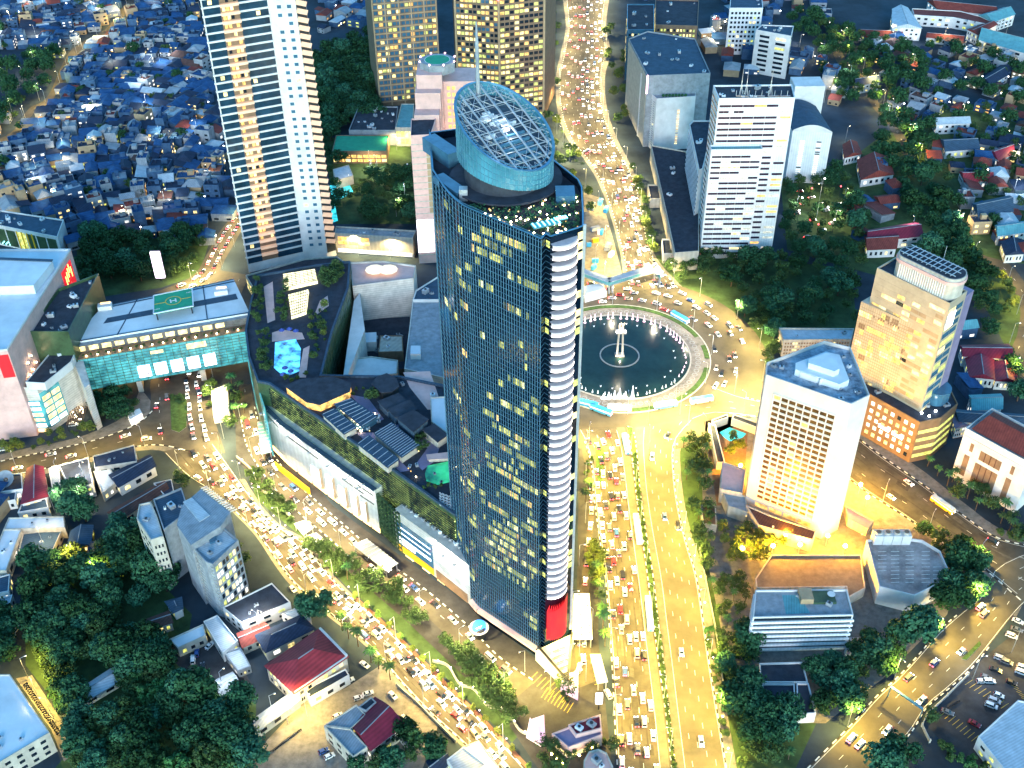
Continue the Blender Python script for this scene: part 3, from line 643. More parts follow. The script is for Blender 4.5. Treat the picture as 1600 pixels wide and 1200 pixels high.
for u in (-.62, -.5, -.38, -.26, -.12): cross(b, u, -1.6, .95, -.42, .42)
b.build("roof_louvre", "bluemetal", crown)
def deck(b):
    for k in range(n): b.poly([cp(2 * math.pi * k / n, .96, -3.2), cp(2 * math.pi * (k + 1) / n, .96, -3.2), (CX, CY, zt(0, 0) - 3.2)])
o = part(tw, "crown_deck", "blue_tile", deck)
b = MB()
for _ in range(16):
    p = ax * rg.uniform(-.05, .5) + ay * rg.uniform(-.4, .4); q = pl(p.x, p.y, -2.2); b.box(q, (rg.uniform(1, 4), rg.uniform(.5, 1.2), rg.uniform(.6, 1.6)), R(35))
b.build("crown_plant", ["roofwhite"], o)
for dx, dy in ((-3, 3), (2, -1)):
    l = bpy.data.lights.new("crown_light", 'POINT'); l.energy = 380; l.color = (.9, .95, 1); l.shadow_soft_size = .3; q = bpy.data.objects.new("lamp_light", l); COL.objects.link(q); q.parent = tw; q.location = Vector((CX + dx, CY + dy, zt(0, 0) - .6)) - ORG[tw.name]
b = MB()
for k in range(7):
    v = -.8 + k * .27; chord(b, v, -1.5, .14)
for k in range(11): cross(b, -.85 + k * .17, -1.3, .13)
b.build("lower_truss", "metal", crown)
mpx = Vector((CX + 13.5 * math.cos(R(128)), CY + 13.5 * math.sin(R(128)), 0))
part(tw, "mast", "grey", lambda b: (b.tube((mpx.x, mpx.y, TH + 8), (mpx.x, mpx.y, TH + 40), .75, .6, 10), b.tube((mpx.x, mpx.y, TH + 40), (mpx.x, mpx.y, TH + 46), .5, .2, 8)))
b = MB(); b.ring((CX, CY), 12, 18.2, CZ - .6, CZ, 60); b.build("crown_apron", "darkgrey", tw)
# terrace: plant boxes, dark cabins, lamps
def tpt():
    while True:
        p = (rg.uniform(-14, 23), rg.uniform(288, 316))
        if inside(p, shrink(TW, 1.6)) and math.hypot(p[0] - CX, p[1] - CY) > 18.6: return p
for _ in range(95):
    x, y = tpt(); r = rg.uniform(.12, .34)
    part(tw, "terrace_lamp", rg.choice(("lamp", "lit_amber", "lit_warm", "lamp")), lambda b: b.blob((x, y, TH - 2.6 + rg.uniform(.6, 1.6)), r, n=6))
def bushes(b):
    for _ in range(170):
        x, y = tpt()
        for k in range(10):
            v = Vector((rg.gauss(0, .5), rg.gauss(0, .5), rg.uniform(0, 1.7))); s = rg.uniform(.25, .5); d = Vector((rg.gauss(0, 1), rg.gauss(0, 1), rg.gauss(0, 1))).normalized(); e = d.orthogonal().normalized()
            c = Vector((x, y, TH - 2.5)) + v; b.poly([c - d * s, c + e * s * .7, c + d * s, c - e * s * .7])
o = part(tw, "terrace_planting", "leaf_dark", bushes); o["kind"] = "stuff"
for (px, py, sx, sy) in ((853,352,9,3.2),(876,344,4,2)):
    g = G(px, py, TH); o = part(tw, "canopy", "teal_roof", lambda b: b.box((g.x, g.y, TH + .6), (sx, sy, .25), R(22)))
    b = MB()
    for k in range(6): b.box((g.x + (k - 2.5) * sx / 6.2, g.y + (k - 2.5) * sx / 16, TH + .85), (.42, sy * .8, .12), R(22))
    b.build("cyan_light", "lamp_cyan", o)
for (px, py, sx, sy, h) in ((883,300,6,7,3.0),(724,300,2.6,2.6,4),(703,285,4,14,2.5),(690,235,5,16,5)):
    g = G(px, py, TH); part(tw, "roof_cabin", "blue_glass" if sx > 3 else "metal", lambda b: b.box((g.x, g.y, TH - 2.6 + h / 2), (sx, sy, h), R(35) if sx > 3 and px < 750 else 0))
# foot of the tower: lit skirt, stepped pointed entrance with rows of lettering
b = MB()
for i in range(20):
    p, q = edge[i + 4] if i + 4 < 25 else edge[24], edge[min(i + 5, 24)]
    d = q - p
    if d.length > .1: nn = Vector((d.y, -d.x)).normalized() * 1.6; b.poly([(p.x, p.y, 6.5), (p.x + nn.x, p.y + nn.y, 6.0), (q.x + nn.x, q.y + nn.y, 6.0), (q.x, q.y, 6.5)]); b.poly([(p.x + nn.x, p.y + nn.y, 4.4), (q.x + nn.x, q.y + nn.y, 4.4), (q.x + nn.x, q.y + nn.y, 6), (p.x + nn.x, p.y + nn.y, 6)])
b.build("skirt_canopy", "pink", tw)
apx = G(887,1066,6); pl0, pr0 = edge[24], cor.to_2d() + Vector((1, -1))
b = MB(); b.prism([tuple(pl0 + Vector((-1, -1.5))), (apx.x, apx.y), tuple(pr0)], 0, 6)
ent = b.build("entrance_wedge", "white", tw)
b = MB()
for k in range(5):
    f = .25 + k * .14; p = Vector((pl0.x, pl0.y)).lerp(apx.to_2d(), f); q = pr0.lerp(apx.to_2d(), f)
    if k < 4: b.bar((*p.lerp(q, .2), 6.25), (*p.lerp(q, .85), 6.25), 1.1, .5, 0)
    for i in range(11):
        c = p.lerp(q, .24 + i * .056)
        if (i * 7 + k * 3) % 5: b.bar((c.x, c.y, 6.55), (c.x + .4, c.y + .3, 6.55), .3, .12, 1)
b.build("lettering_strip", ["lit_warm", "darkmetal"], ent)
for nm, a, c in (("entrance_beam", pl0, apx.to_2d()), ("entrance_beam", pr0, apx.to_2d())):
    b = MB(); b.bar((a.x, a.y, 6.9), (c.x, c.y, 6.9), .8, .7); b.build(nm, "darkmetal", ent)
M["pink_gel"] = mat("pink_lit_fabric", (.8, .55, .65), .6, .2, .4, emit=(1, .5, .75), estr=.35, evar=.4)
pf = GP([(880,1062),(903,1058),(903,1092),(876,1078)], 1)
tag((lambda b: (b.prism(pf, 0, 4.5), b.build("entrance_sail", "pink_gel"))[1])(MB()), "pink lit sail shaped canopy at the tower's pointed front", "canopy")
xy = GP([(862,928),(922,926),(926,998),(895,1000),(864,998)], 6)
xy = GP([(897,927),(921,927),(926,998),(893,998)], 6)
t = thing("drop_off_canopy", "pale flat canopy with black marks beside the tower's red banner", "canopy", cen(xy))
part(t, "roof", ["roofwhite", "darkmetal"], lambda b: (b.prism(xy, 5.4, 6, bottom=True), [b.box((xy[0][0] + 2 + (k % 3) * 3.2, xy[3][1] + 2 + k * 1.15, 6.05), (.7, .5, .1), 0, 1) for k in range(20)]))
part(t, "support", "metal", lambda b: [b.tube((*p, 0), (*p, 5.4), .25) for p in shrink(xy, .6)])
xy = GP([(922,1022),(938,1022),(950,1065),(933,1068)], 5)
t = thing("gate_canopy", "small white slanted canopy over the tower gate by the avenue", "canopy", cen(xy))
part(t, "roof", "roofwhite", lambda b: b.prism(xy, 4.6, 5, bottom=True)); part(t, "support", "metal", lambda b: [b.tube((*p, 0), (*p, 4.6), .25) for p in shrink(xy, .6)])
g = G(935,1108)
t = thing("led_pillar", "glaring white light box on a post at the tower's corner", "light box", tuple(g))
part(t, "post", "darkmetal", lambda b: b.tube(tuple(g), (g.x, g.y, 4), .35)); part(t, "screen", "led", lambda b: b.box((g.x, g.y, 6.5), (2.6, 1.4, 5)))
g = G(749,993)
t = thing("round_sign", "round blue lit sign at the left foot of the glass tower", "sign", tuple(g))
M["blue_lit"] = mat("blue_lit_sign", (.03, .15, .6), .4, 0, emit=(.03, .25, 1), estr=.7)
part(t, "disc", "blue_lit", lambda b: b.tube((g.x, g.y, 5.0), (g.x + .15, g.y - .25, 5.3), 3.1, n=28)); part(t, "rim", "white", lambda b: b.ring((g.x, g.y), 3.1, 3.9, 4.6, 5.1, 28)); part(t, "emblem", "lamp_white", lambda b: (b.bar((g.x - 1.0, g.y - 1, 5.42), (g.x - .2, g.y + 1.2, 5.42), .5, .08), b.bar((g.x - .2, g.y + 1.2, 5.42), (g.x + 1.1, g.y + .5, 5.42), .5, .08), b.bar((g.x - .6, g.y, 5.42), (g.x + .6, g.y - .4, 5.42), .45, .08)))
part(t, "drum_base", "darkmetal", lambda b: b.tube(tuple(g), (g.x, g.y, 4.6), 2.4, n=20))
# ---------------------------------------------------------------- towers round about
rg = random.Random(5)
def xyA(*p): return [tuple(q)[:2] for q in p]
# white residential tower at upper left
A, B_, C_, D_ = G(389,426), G(476,406), G(512,404), G(526,399)
back = (B_ - A).normalized(); nrm = Vector((-back.y, back.x, 0))
E_, F_ = D_ + D_.normalized() * 30 + Vector((-4, 0, 0)), A + A.normalized() * 36 + Vector((4, 0, 0))
TOP = 222
RT = ccw(xyA(A, B_, C_, D_, E_, F_))
t = thing("residential_tower", "very tall white apartment tower with balcony bands, cut off by the top edge", "tower", cen(RT))
part(t, "wall", "white", lambda b: b.prism(RT, 0, TOP)); FL = 4.5
for z in range(0):
    pass
nfl = int((TOP - 8) / FL)
M["peach"] = mat("peach_lit_slab", (.75, .50, .36), .7, .2, .3, emit=(1, .50, .22), estr=.12, evar=.5, escale=.05)  # warm lamp glow on the slabs put into their colour and emission
def glassface(u0, u1, m, out): return lambda b: b.window(xyA(A)[0], xyA(B_)[0], 6, TOP - 2, u0, u1, out, 0)
M["flat_glass"] = mat("apartment_glass", (.015, .05, .085), .15, .6, .12, spec=.6)
part(t, "glass_strip", "flat_glass", glassface(.02, .27, 0, .25)); part(t, "glass_strip", "flat_glass", glassface(.55, .99, 0, .25))
part(t, "recess_wall", "brown", glassface(.27, .55, 0, .15))
for k in range(1, nfl - 9):
    z = 6 + k * FL
    def bands(b, z=z):
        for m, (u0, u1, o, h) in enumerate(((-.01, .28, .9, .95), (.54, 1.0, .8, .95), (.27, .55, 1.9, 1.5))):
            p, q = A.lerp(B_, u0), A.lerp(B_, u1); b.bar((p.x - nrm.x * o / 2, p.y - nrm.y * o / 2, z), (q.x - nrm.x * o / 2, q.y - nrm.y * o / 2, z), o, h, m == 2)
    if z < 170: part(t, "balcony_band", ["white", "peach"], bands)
its = []
for k in range(2, nfl - 12):
    z = 6 + k * FL
    if z > 165: break
    for u in (.30, .36, .42, .48):
        if rg.random() < .62: its.append(((lambda b, u=u, z=z: b.window(xyA(A)[0], xyA(B_)[0], z + 1.2, z + 3.4, u, u + .045, .35)), rg.choice(("lit_warm", "lit_amber", "lit_amber", "lit_warm", "glass"))))
    for u in (.6, .8, .1):
        if rg.random() < .09: its.append(((lambda b, u=u, z=z: b.window(xyA(A)[0], xyA(B_)[0], z + 1.2, z + 3.4, u, u + .06, .35)), "lit_warm"))
windows(t, its, "lit_window", 100)
windows(t, grid_items(xyA(B_)[0], xyA(C_)[0], 8, 170, 36, 2, .42, .40, .2, .95, .12, ("lit_warm", "blue_glass"), "blue_glass", .08, rg), "window", 100)
def fins(b):
    for k in range(1, 37):
        z = 6 + k * FL; p, q = C_ + (D_ - C_) * .06, D_
        b.bar((p.x, p.y, z + 2.0), (q.x, q.y, z - .4), 1.3, 2.6)
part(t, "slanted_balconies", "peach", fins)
part(t, "dark_recess", "darkmetal", lambda b: b.window(xyA(C_)[0], xyA(D_)[0], 4, TOP - 2, .06, .98, .15))
# podium of the tower, lit
xy = GP([(372,432),(398,470),(520,425),(530,400),(505,395)], 9)
t = block("tower_podium", "low lit podium with warm windows at the foot of the white apartment tower", "podium", GP([(384,432),(402,462),(505,430),(540,412),(526,402),(476,406)], 9), 9, "cream", "darkgrey")
P_ = GP([(384,432),(402,462),(505,430),(540,412)], 9)
windows(t, grid_items(P_[0], P_[1], 1, 8, 2, 6, .7, .6, lit=.9) + grid_items(P_[1], P_[2], 1, 8, 2, 12, .7, .6, lit=.9))

def office(name, label, xy, h, wall, roof, rows, faces, group=None, cat="office tower", clutter=3, wname="window"):
    t = block(name, label, cat, xy, h, wall, roof, clutter=clutter, rng=rg)
    its = []
    for (a, c, cols, fw, fh, z0, z1, lit, mats, dark) in faces: its += grid_items(a, c, z0, z1, rows, cols, fw, fh, .02, .98, lit, mats, dark, .06, rg)
    windows(t, its, wname, 100); return t
# brown tower behind
a, c = G(594,168), G(690,158); d = (c - a); nn = Vector((-d.y, d.x, 0)).normalized()
xy = xyA(a, c, c + nn * 45, a + nn * 45)
t = office("brown_tower", "brown granite office tower with square window grid behind the pink hotel", xy, 125, "brown", "darkgrey", 26, [(xyA(a)[0], xyA(c)[0], 14, .78, .55, 4, 118, .28, ("lit_warm", "lit_amber", "lit_yellow"), "blue_glass")])
part(t, "pilaster", "brown_light", lambda b: [b.bar((*a.lerp(c, u).to_2d(), 1), (*a.lerp(c, u).to_2d(), 120), .9, .9) for u in (.01, .2, .41, .6, .8, .99)])
part(t, "spandrel", "brown_light", lambda b: [b.bar((a.x, a.y - .1, z), (c.x, c.y - .1, z), .5, .8) for z in [4 + 114 * k / 26 for k in range(27)]])
# tall lit tower beside it
a, c = G(718,190), G(782,196); e = G(849,186)
xy = xyA(a, c, e, e + Vector((10, 45, 0)), a + Vector((-4, 50, 0)))
t = office("lit_tower", "tall office tower with rows of bright yellow windows right of the brown tower", xy, 122, "brown", "darkgrey", 30, [(xyA(a)[0], xyA(c)[0], 10, .75, .55, 3, 120, .72, ("lit_warm", "lit_yellow", "blue_glass", "lit_amber"), "glass"), (xyA(c)[0], xyA(e)[0], 9, .8, .55, 3, 120, .55, ("lit_warm", "lit_yellow", "lit_amber"), "glass")])
part(t, "corner_pier", "brown_light", lambda b: [b.bar((p.x, p.y, 0), (p.x, p.y, 121), 1.3, 1.3) for p in (a, c, e)])
part(t, "rooftop_beacon", "lamp_red", lambda b: b.blob((c.x, c.y - 1, 93), .9))
# pink hotel with round helipad
h1 = HT(655,412,214); a, c = G(655,412), G(685,410)
xy = xyA(a, c, c + Vector((2, 22, 0)), a + Vector((-1, 22, 0)))
t = block("pink_hotel", "pink stone hotel tower with green octagon helipad left of the glass crown", "hotel", xy, h1, "pink", "darkgrey")
part(t, "course_band", "cream", lambda b: [b.bar((a.x, a.y - .1, z), (c.x, c.y - .1, z), .35, .5) for z in range(6, int(h1), 4)])
part(t, "led_screen", "led", lambda b: b.window(xyA(a)[0], xyA(c)[0], 8, 30, .02, .85, .5))
part(t, "side_window_strip", "brown_light", lambda b: b.window(xyA(a)[0], xyA(c)[0], 34, h1 - 4, .72, .95, .12))
z2 = HT(655,400,150); dy = 22
def tier(px0, px1, ybase, z0, z1, y0, dep):
    pa, pb = G(px0, ybase, z0), G(px1, ybase, z0); return [(pa.x, y0), (pb.x, y0), (pb.x + 1, y0 + dep), (pa.x - 1, y0 + dep)]
y0 = a.y + 22.2
def zat(y, py):
    lo, hi = 0, 200
    for _ in range(40):
        m = (lo + hi) / 2
        if PX((a.x, y, m))[1] > py: lo = m
        else: hi = m
    return lo
zA, zB = zat(y0, 180), zat(y0 + 8, 146); zC = zat(y0 + 14, 118)
xl = G(648, 214, h1).x * (y0 / G(648, 214, h1).y); xr = xl * 1.0
def xat(px, y, z): # x of the photo column px at distance y, height z
    lo, hi = -600, 600
    for _ in range(40):
        m = (lo + hi) / 2
        if PX((m, y, z))[0] < px: lo = m
        else: hi = m
    return lo
def rect(px0, px1, y, z, dep): x0, x1 = xat(px0, y, z), xat(px1, y, z); return [(x0, y), (x1, y), (x1, y + dep), (x0, y + dep)]
for (p0, p1, yy, z, dep) in ((647, 686, y0, zA, 12), (648, 688, y0 + 8.2, zB, 14), (650, 690, y0 + 14.4, zC, 24)):
    q = rect(p0, p1, yy, z, dep); part(t, "upper_tier", "pink", lambda b: b.prism(q, 0, z))
q = rect(690, 742, y0 + 20, zat(y0 + 20, 128), 20); zw = zat(y0 + 20, 128)
part(t, "wing", "pink", lambda b: b.prism(q, 0, zw)); q_pk = ((q[0][0] + q[1][0]) / 2, q[0][1])
windows(t, [((lambda b, k=k, u=u, q=q: b.window(q[0], q[1], 20 + k * 4, 22.2 + k * 4, u, u + .1, .12)), "lit_amber") for k in range(int((zw - 20) / 4)) for u in (.15, .3, .6)], "wing_window")
q2 = rect(655, 684, y0 - .4, zA - 4, 1)
part(t, "arched_window", "glass", lambda b: b.poly([(q2[0][0] + (q2[1][0] - q2[0][0]) * (.5 - .42 * math.cos(x)), y0 - .3, zA - 16 + 11 * math.sin(x)) for x in [math.pi * k / 14 for k in range(15)]][::-1]))
hc = cen(rect(652, 712, y0 + 16, zC + 3, 22)); hr = (xat(710, y0 + 26, zC) - xat(652, y0 + 26, zC)) / 2
oct_ = lambda r: [(hc[0] + r * math.cos(R(22.5 + 45 * k)), hc[1] + r * math.sin(R(22.5 + 45 * k)) * .9) for k in range(8)]
o = part(t, "helipad", "grey", lambda b: b.prism(oct_(hr), zC - 2, zC + 4)); b = MB(); b.tile(oct_(hr * .74), zC + 4.05); b.build("helipad_circle", "green_deck", o)
b = MB(); b.ring((hc[0], hc[1]), hr * .66, hr * .70, zC + 4.1, zC + 4.1, 32); b.build("helipad_line", "paint", o)
for p in oct_(hr): part(t, "edge_beacon", "lamp_pink", lambda b: b.blob((p[0], p[1], zC + 4.4), .5))
# green roofed hall, teal hall, pool garden by the hotel
q = GP([(519,237),(604,237),(608,212),(525,212)], 9)
t = block("green_roof_hall", "long low hall with flat green roof and warm lit front", "hall", q, 9, "brown", "green_deck", par=.5)
windows(t, grid_items(*quad_edge(q, 0), .8, 7, 2, 9, .8, .7, lit=1.0, mats=("lit_warm", "lit_amber")))
q = GP([(618,200),(645,200),(647,163),(627,163)], 14)
t = block("teal_roof_hall", "small block with pale teal roof above a yellow lit court", "hall", q, 14, "lit_yellow" and "cream", "teal_roof", par=.5)
windows(t, grid_items(*quad_edge(q, 0), 1, 12, 2, 4, .85, .8, lit=1.0, mats=("lit_yellow", "lit_warm")))
q = GP([(545,205),(618,205),(622,168),(560,168)], 11)
block("plant_roof_block", "dark block crowded with roof machinery behind the green roofed hall", "building", q, 11, "grey", "darkgrey", clutter=16)
for nm, q, lb, m in (("garden_pool", [(515,290),(545,286),(552,300),(520,318)], "turquoise garden pool below the green roofed hall", "pool"), ("garden_pool", [(500,318),(522,312),(528,345),(508,352)], "turquoise pool tucked beside the white apartment tower", "pool")):
    b = MB(); b.tile(GP(q), .06); tag(b.build(nm, m), lb, "swimming pool")
q = GP([(520,265),(545,258),(552,275),(525,283)], 6); block("garden_pavilion", "small pale roofed pavilion by the garden pool", "pavilion", q, 6, "cream", "pale_tile", par=.3)
# white podium wall right of the apartment tower
q = GP([(523,366),(645,374),(650,362),(525,355)], 13)
t = block("white_podium", "long white podium wall with warm square windows between the two towers", "podium", q, 13, "cream", "grey", clutter=4)
fr = quad_edge(q, 0); e0 = min(((p, r) for p, r in [quad_edge(q, k) for k in range(4)]), key=lambda s: s[0][1] + s[1][1])
windows(t, grid_items(*e0, 6, 12, 2, 3, .8, .75, .02, .45, 1.0, ("lit_amber", "lit_warm"), rng=rg))
part(t, "street_glow_strip", "lit_white", lambda b: b.window(*e0, .8, 3.2, .02, .98, .3))
M["ribbon_glass"] = mat("violet_dark_glass", (.03, .02, .045), .3, .6, .8, spec=.3); M["lit_ribbon"] = mat("pale_lit_ribbon", (.4, .38, .33), .4, 0, emit=(1, .88, .66), estr=.22, evar=.8, escale=1.2)
# white slab towers north east
yA = G(1093,404).y; a = G(1093,404)
hW = zat(yA + 6, 156); q = [(xat(1115, yA + 22, hW), yA + 24), (xat(1123, yA + 6, hW), yA + 6), (xat(1242, yA + 6, hW), yA + 6), (xat(1238, yA + 22, hW), yA + 24)]
t = block("white_slab_tower", "tall white office slab with dark ribbon windows, antennas on its roof", "office tower", q, hW, "white_panel", "darkgrey", clutter=9, rng=rg)
e0 = (q[1], q[2]); e1 = (q[0], q[1])
its = []
for k in range(27):
    z = 3 + k * (hW - 4) / 27
    for (u0, u1) in ((.02, .80), (.84, .985)):
        if k == 25 and u0 < .1: u1 = .35
        n = 5 if u0 < .1 else 1
        for i in range(n): its.append(((lambda b, z=z, i=i, u0=u0, u1=u1, n=n: b.window(*e0, z, z + 1.35, u0 + (u1 - u0) * i / n, u0 + (u1 - u0) * (i + .97) / n, .07)), "ribbon_glass" if rg.random() < (.35 if u0 > .1 else .84) else rg.choice(("lit_ribbon", "lit_ribbon", "lit_amber", "white_panel"))))
for k in range(27): its.append(((lambda b, k=k: b.window(*e1, 3 + k * (hW - 4) / 27, 4.3 + k * (hW - 4) / 27, .05, .95, .07)), "glass"))
rg.shuffle(its); windows(t, its, "ribbon_window", 100)
def ant(px): 
    p = G(px, 150, hW); return lambda b: [b.tube((p.x, p.y + 2, hW), (p.x, p.y + 2, hW + 15), .25, .1, 6)] + [b.bar((p.x - 1, p.y + 1, hW), (p.x + .2, p.y + 2, hW + 8), .15) for _ in (0,)] + [b.bar((p.x + 1, p.y + 1, hW), (p.x - .2, p.y + 2, hW + 8), .15)]
for px in (1158, 1166, 1204): part(t, "antenna", "metal", ant(px))
part(t, "roof_frame", "metal", lambda b: [b.bar(tuple(G(x, 150, hW + z)), tuple(G(x + 20, 150, hW + z)), .25) for x in (1150, 1175, 1200, 1215) for z in (0.3, 3)] + [b.bar(tuple(G(x, 150, hW)), (G(x, 150, hW).x, G(x, 150, hW).y, hW + 3.2), .25) for x in range(1150, 1236, 10)])
hL = zat(yA, 236); q = [(xat(1111, yA, hL), yA), (xat(1192, yA, hL), yA), (xat(1192, yA, hL), yA + 5.9), (xat(1111, yA, hL), yA + 5.9)]
t = block("white_slab_annex", "lower white slab with ribbon windows standing against the antenna tower", "office block", q, hL, "white_panel", "teal_roof", clutter=0, rng=rg)
its = [((lambda b, k=k, i=i: b.window(q[0], q[1], 3 + k * (hL - 4) / 20, 4.25 + k * (hL - 4) / 20, .03 + .94 * i / 5, .03 + .94 * (i + .97) / 5, .07)), "ribbon_glass" if rg.random() < .8 else rg.choice(("lit_ribbon", "lit_ribbon", "lit_warm"))) for k in range(20) for i in range(5)]
windows(t, its, "ribbon_window", 100)
# ribbed white slab left of it
hk = 42; q = GP([(1077,196),(1083,190),(1110,190),(1112,205),(1098,265),(1092,268)], hk)
t = block("ribbed_slab", "narrow ribbed white wing left of the antenna tower", "office wing", q, hk, "white", "darkgrey", clutter=2)
L0 = G(1077,196,hk); L1 = G(1092,268,hk)
part(t, "rib", "white_panel", lambda b: [b.bar((L0.x - .15, L0.y, z), (L1.x - .15, L1.y, z), .5, .7) for z in range(3, 41, 3)])
part(t, "shade_strip", "blue_glass", lambda b: [b.bar((L0.x - .05, L0.y - .5, z), (L1.x - .05, L1.y + .5, z), .3, 1.2) for z in [4.5 + 3 * k for k in range(12)]])
# dark podium roof
q = GP([(1017,228),(1072,238),(1092,325),(1092,394),(1054,397),(1040,330)], 12)
t = block("dark_podium", "long low podium with dark felt roof along the northern avenue", "podium", q, 12, "cream", "darkgrey", clutter=3)
q = GP([(1050,345),(1062,345),(1070,392),(1056,392)], 5)
q = GP([(1012,290),(1030,290),(1034,312),(1016,312)], 6); block("gate_house", "small square roofed annex left of the dark podium", "annex", q, 6, "cream", "darkgrey")
q = GP([(1034,375),(1048,375),(1054,398),(1036,398)], 6); block("pale_gate_house", "small pale box with open roof at the podium's corner", "annex", q, 6, "white", "darkgrey")
# curved roof hotel
hh = HT(1228,284,196); a, c = G(1240,196,hh), G(1302,199,hh); nb = Vector((-.05, 1, 0))
q = xyA(a, c, c + nb * 40, a + nb * 40)
t = block("curved_roof_hotel", "pale blue white hotel with dark curved roof right of the antenna tower", "hotel", q, hh - 4, "white_panel", "darkgrey", par=0)
def croof(b):
    n = 10
    for i in range(n):
        u, v = i / n, (i + 1) / n; f = lambda s: (-4 + 5 * math.sin(math.pi * (s * .9 + .05)))
        p, r = a.lerp(c, u), a.lerp(c, v)
        b.poly([(p.x, p.y, hh + f(u)), (r.x, r.y, hh + f(v)), (r.x + nb.x * 40, r.y + 40, hh + f(v)), (p.x + nb.x * 40, p.y + 40, hh + f(u))])
        b.poly([(p.x, p.y, hh - 4), (r.x, r.y, hh - 4), (r.x, r.y, hh + f(v)), (p.x, p.y, hh + f(u))], 1)
part(t, "curved_roof", ["blue_tile", "white"], croof)
windows(t, grid_items(q[0], q[1], 6, hh - 10, 17, 2, .28, .5, .08, .92, .8, ("lit_white", "lit_white"), "glass", .07, rg))
q3 = rect(1241, 1288, a.y + 41, hh + 4, 16); part(t, "lift_tower", "white", lambda b: b.prism(q3, 0, hh + 9))
# white hotel block and dark slab at top
hh = HT(1016,236,156); a, c = G(1026,156,hh), G(1087,152,hh); l = G(1010,150,hh)
q = xyA(a, c, c + Vector((3, 24, 0)), a + Vector((-9, 25, 0)))
t = block("white_hotel_block", "plain white hotel block with a narrow strip of lit windows and planted terrace", "hotel", q, hh, "white", "grey", clutter=0)
windows(t, grid_items(q[0], q[1], 4, hh - 8, 20, 1, .9, .4, .55, .62, .9, ("lit_amber", "lit_warm"), "brown", .07, rg) + grid_items(q[3], q[0], 3, hh - 2, 20, 6, .5, .3, .05, .95, .1, ("lit_warm",), "grey", .2, rg))
q4 = [(q[0][0] - 4, q[0][1] + 9), (q[1][0], q[1][1] + 9), q[2], q[3]]
part(t, "penthouse", "white", lambda b: b.prism(q4, hh, hh + 9)); part(t, "terrace_planting", "leaf_dark", lambda b: [b.blob((q[0][0] + 5 + k * 2.2, q[0][1] + 5, hh + 1), 1.1) for k in range(8)])
part(t, "roof_sign_light", "lamp_pink", lambda b: [b.blob((*p, hh + 9.5), .8) for p in (q4[0], q4[1])])
zz = 52; q = GP([(982,62),(1012,50),(1086,62),(1110,116),(1012,120)], zz)
t = block("dark_slab", "long dark roofed slab with pale side wall along the northern avenue", "office block", q, zz, "grey", "blue_tile", clutter=10, rng=rg)
e = GP([(982,62),(1012,120)], zz); part(t, "pale_side_wall", "cream", lambda b: b.window(*e, 1, zz - 1, .02, .98, .25)); part(t, "neon_edge", "lamp_pink", lambda b: b.bar((*e[1], zz - 12), (*e[1], zz + 1), .8))
q = GP([(986,50),(990,22),(1060,22),(1064,50)], 26)
for nm, lb, px, zz, wl, rf, rows, cols, lit in (
    ("glass_office", "dark blue glass office cut by the top edge right of the avenue", [(980,48),(1022,48),(1022,8),(980,8)], 40, "blue_glass", "darkgrey", 10, 8, .15),
    ("lit_office", "office with rows of yellow windows at the top edge", [(1024,40),(1090,42),(1092,2),(1024,0)], 34, "brown", "darkgrey", 8, 12, .7),
    ("small_tower_block", "pale blue gridded block near the top edge, lit top storey", [(1140,14),(1192,14),(1190,-8),(1142,-8)], 38, "white_panel", "blue_tile", 9, 8, .12),
    ("pale_tower_block", "pale end wall block left of the villa rooftops, upper right", [(1181,48),(1236,58),(1240,42),(1190,40)], 34, "white", "blue_tile", 8, 2, .1),
    ("teal_car_deck", "wide flat blue roof deck behind the dark slab", [(1020,72),(1070,92),(1088,60),(1022,50)], 14, "grey", "blue_tile", 3, 10, .5),
    ("brown_lowrise", "small brown block with lit windows beyond the dark slab", [(1062,60),(1084,60),(1086,28),(1064,28)], 24, "brown_light", "darkgrey", 7, 5, .6)):
    q = GP(px, zz); t = block(nm, lb, "office block", q, zz, wl, rf, clutter=4, rng=rg); its = []
    for k in range(len(q)):
        e = quad_edge(q, k)
        if faces_camera(*e): its += grid_items(*e, 2, zz - 1.5, rows, cols, .6, .5, .04, .96, lit, ("lit_warm", "lit_yellow"), "glass", .07, rg)
    windows(t, its, "window", 60)
# golden tower
hg = HT(1432,705,477); a, c, e = G(1370,421,hg), G(1484,477,hg), G(1511,457,hg)
q = xyA(a, c, e); bk = (a - c).normalized() * 0; nb = Vector(((e - c).x, (e - c).y, 0))
q = xyA(a, c, e, e + (a - c) * .98)
t = block("golden_tower", "golden lit office tower with curved crown drum, right of the fountain trees", "office tower", q, hg, "gold_stone", "darkgrey", clutter=3)
its = []
for k in range(18):
    z = 22 + k * (hg - 24) / 18
    for i in range(9): its.append(((lambda b, z=z, i=i: b.window(xyA(a)[0], xyA(c)[0], z, z + 1.9, .03 + .94 * i / 9, .03 + .94 * (i + .96) / 9, .07)), rg.choices(("lit_warm", "lit_amber", "brown_light", "gold_stone", "glass"), (4, 2, 4, 6, .6))[0]))
its2 = [((lambda b, k=k, i=i: b.window(xyA(c)[0], xyA(e)[0], 22 + k * (hg - 24) / 14, 24.8 + k * (hg - 24) / 14, .08 + .84 * i / 2, .08 + .84 * (i + .95) / 2, .07)), rg.choice(("lit_warm", "lit_yellow", "blue_glass", "blue_glass", "blue_glass"))) for k in range(14) for i in range(2)]
rg.shuffle(its); windows(t, its, "window", 90); windows(t, its2, "side_window", 28)
ds = Vector((c.x - a.x, c.y - a.y, 0)).normalized(); ns = Vector((ds.y, -ds.x, 0))
hl = HT(1395,690,515); pa, pc = G(1346,471,hl), G(1447,516,hl)
lw = xyA(pa, pc, pc - ns * 9, pa - ns * 9); lw = [tuple(v) for v in lw]
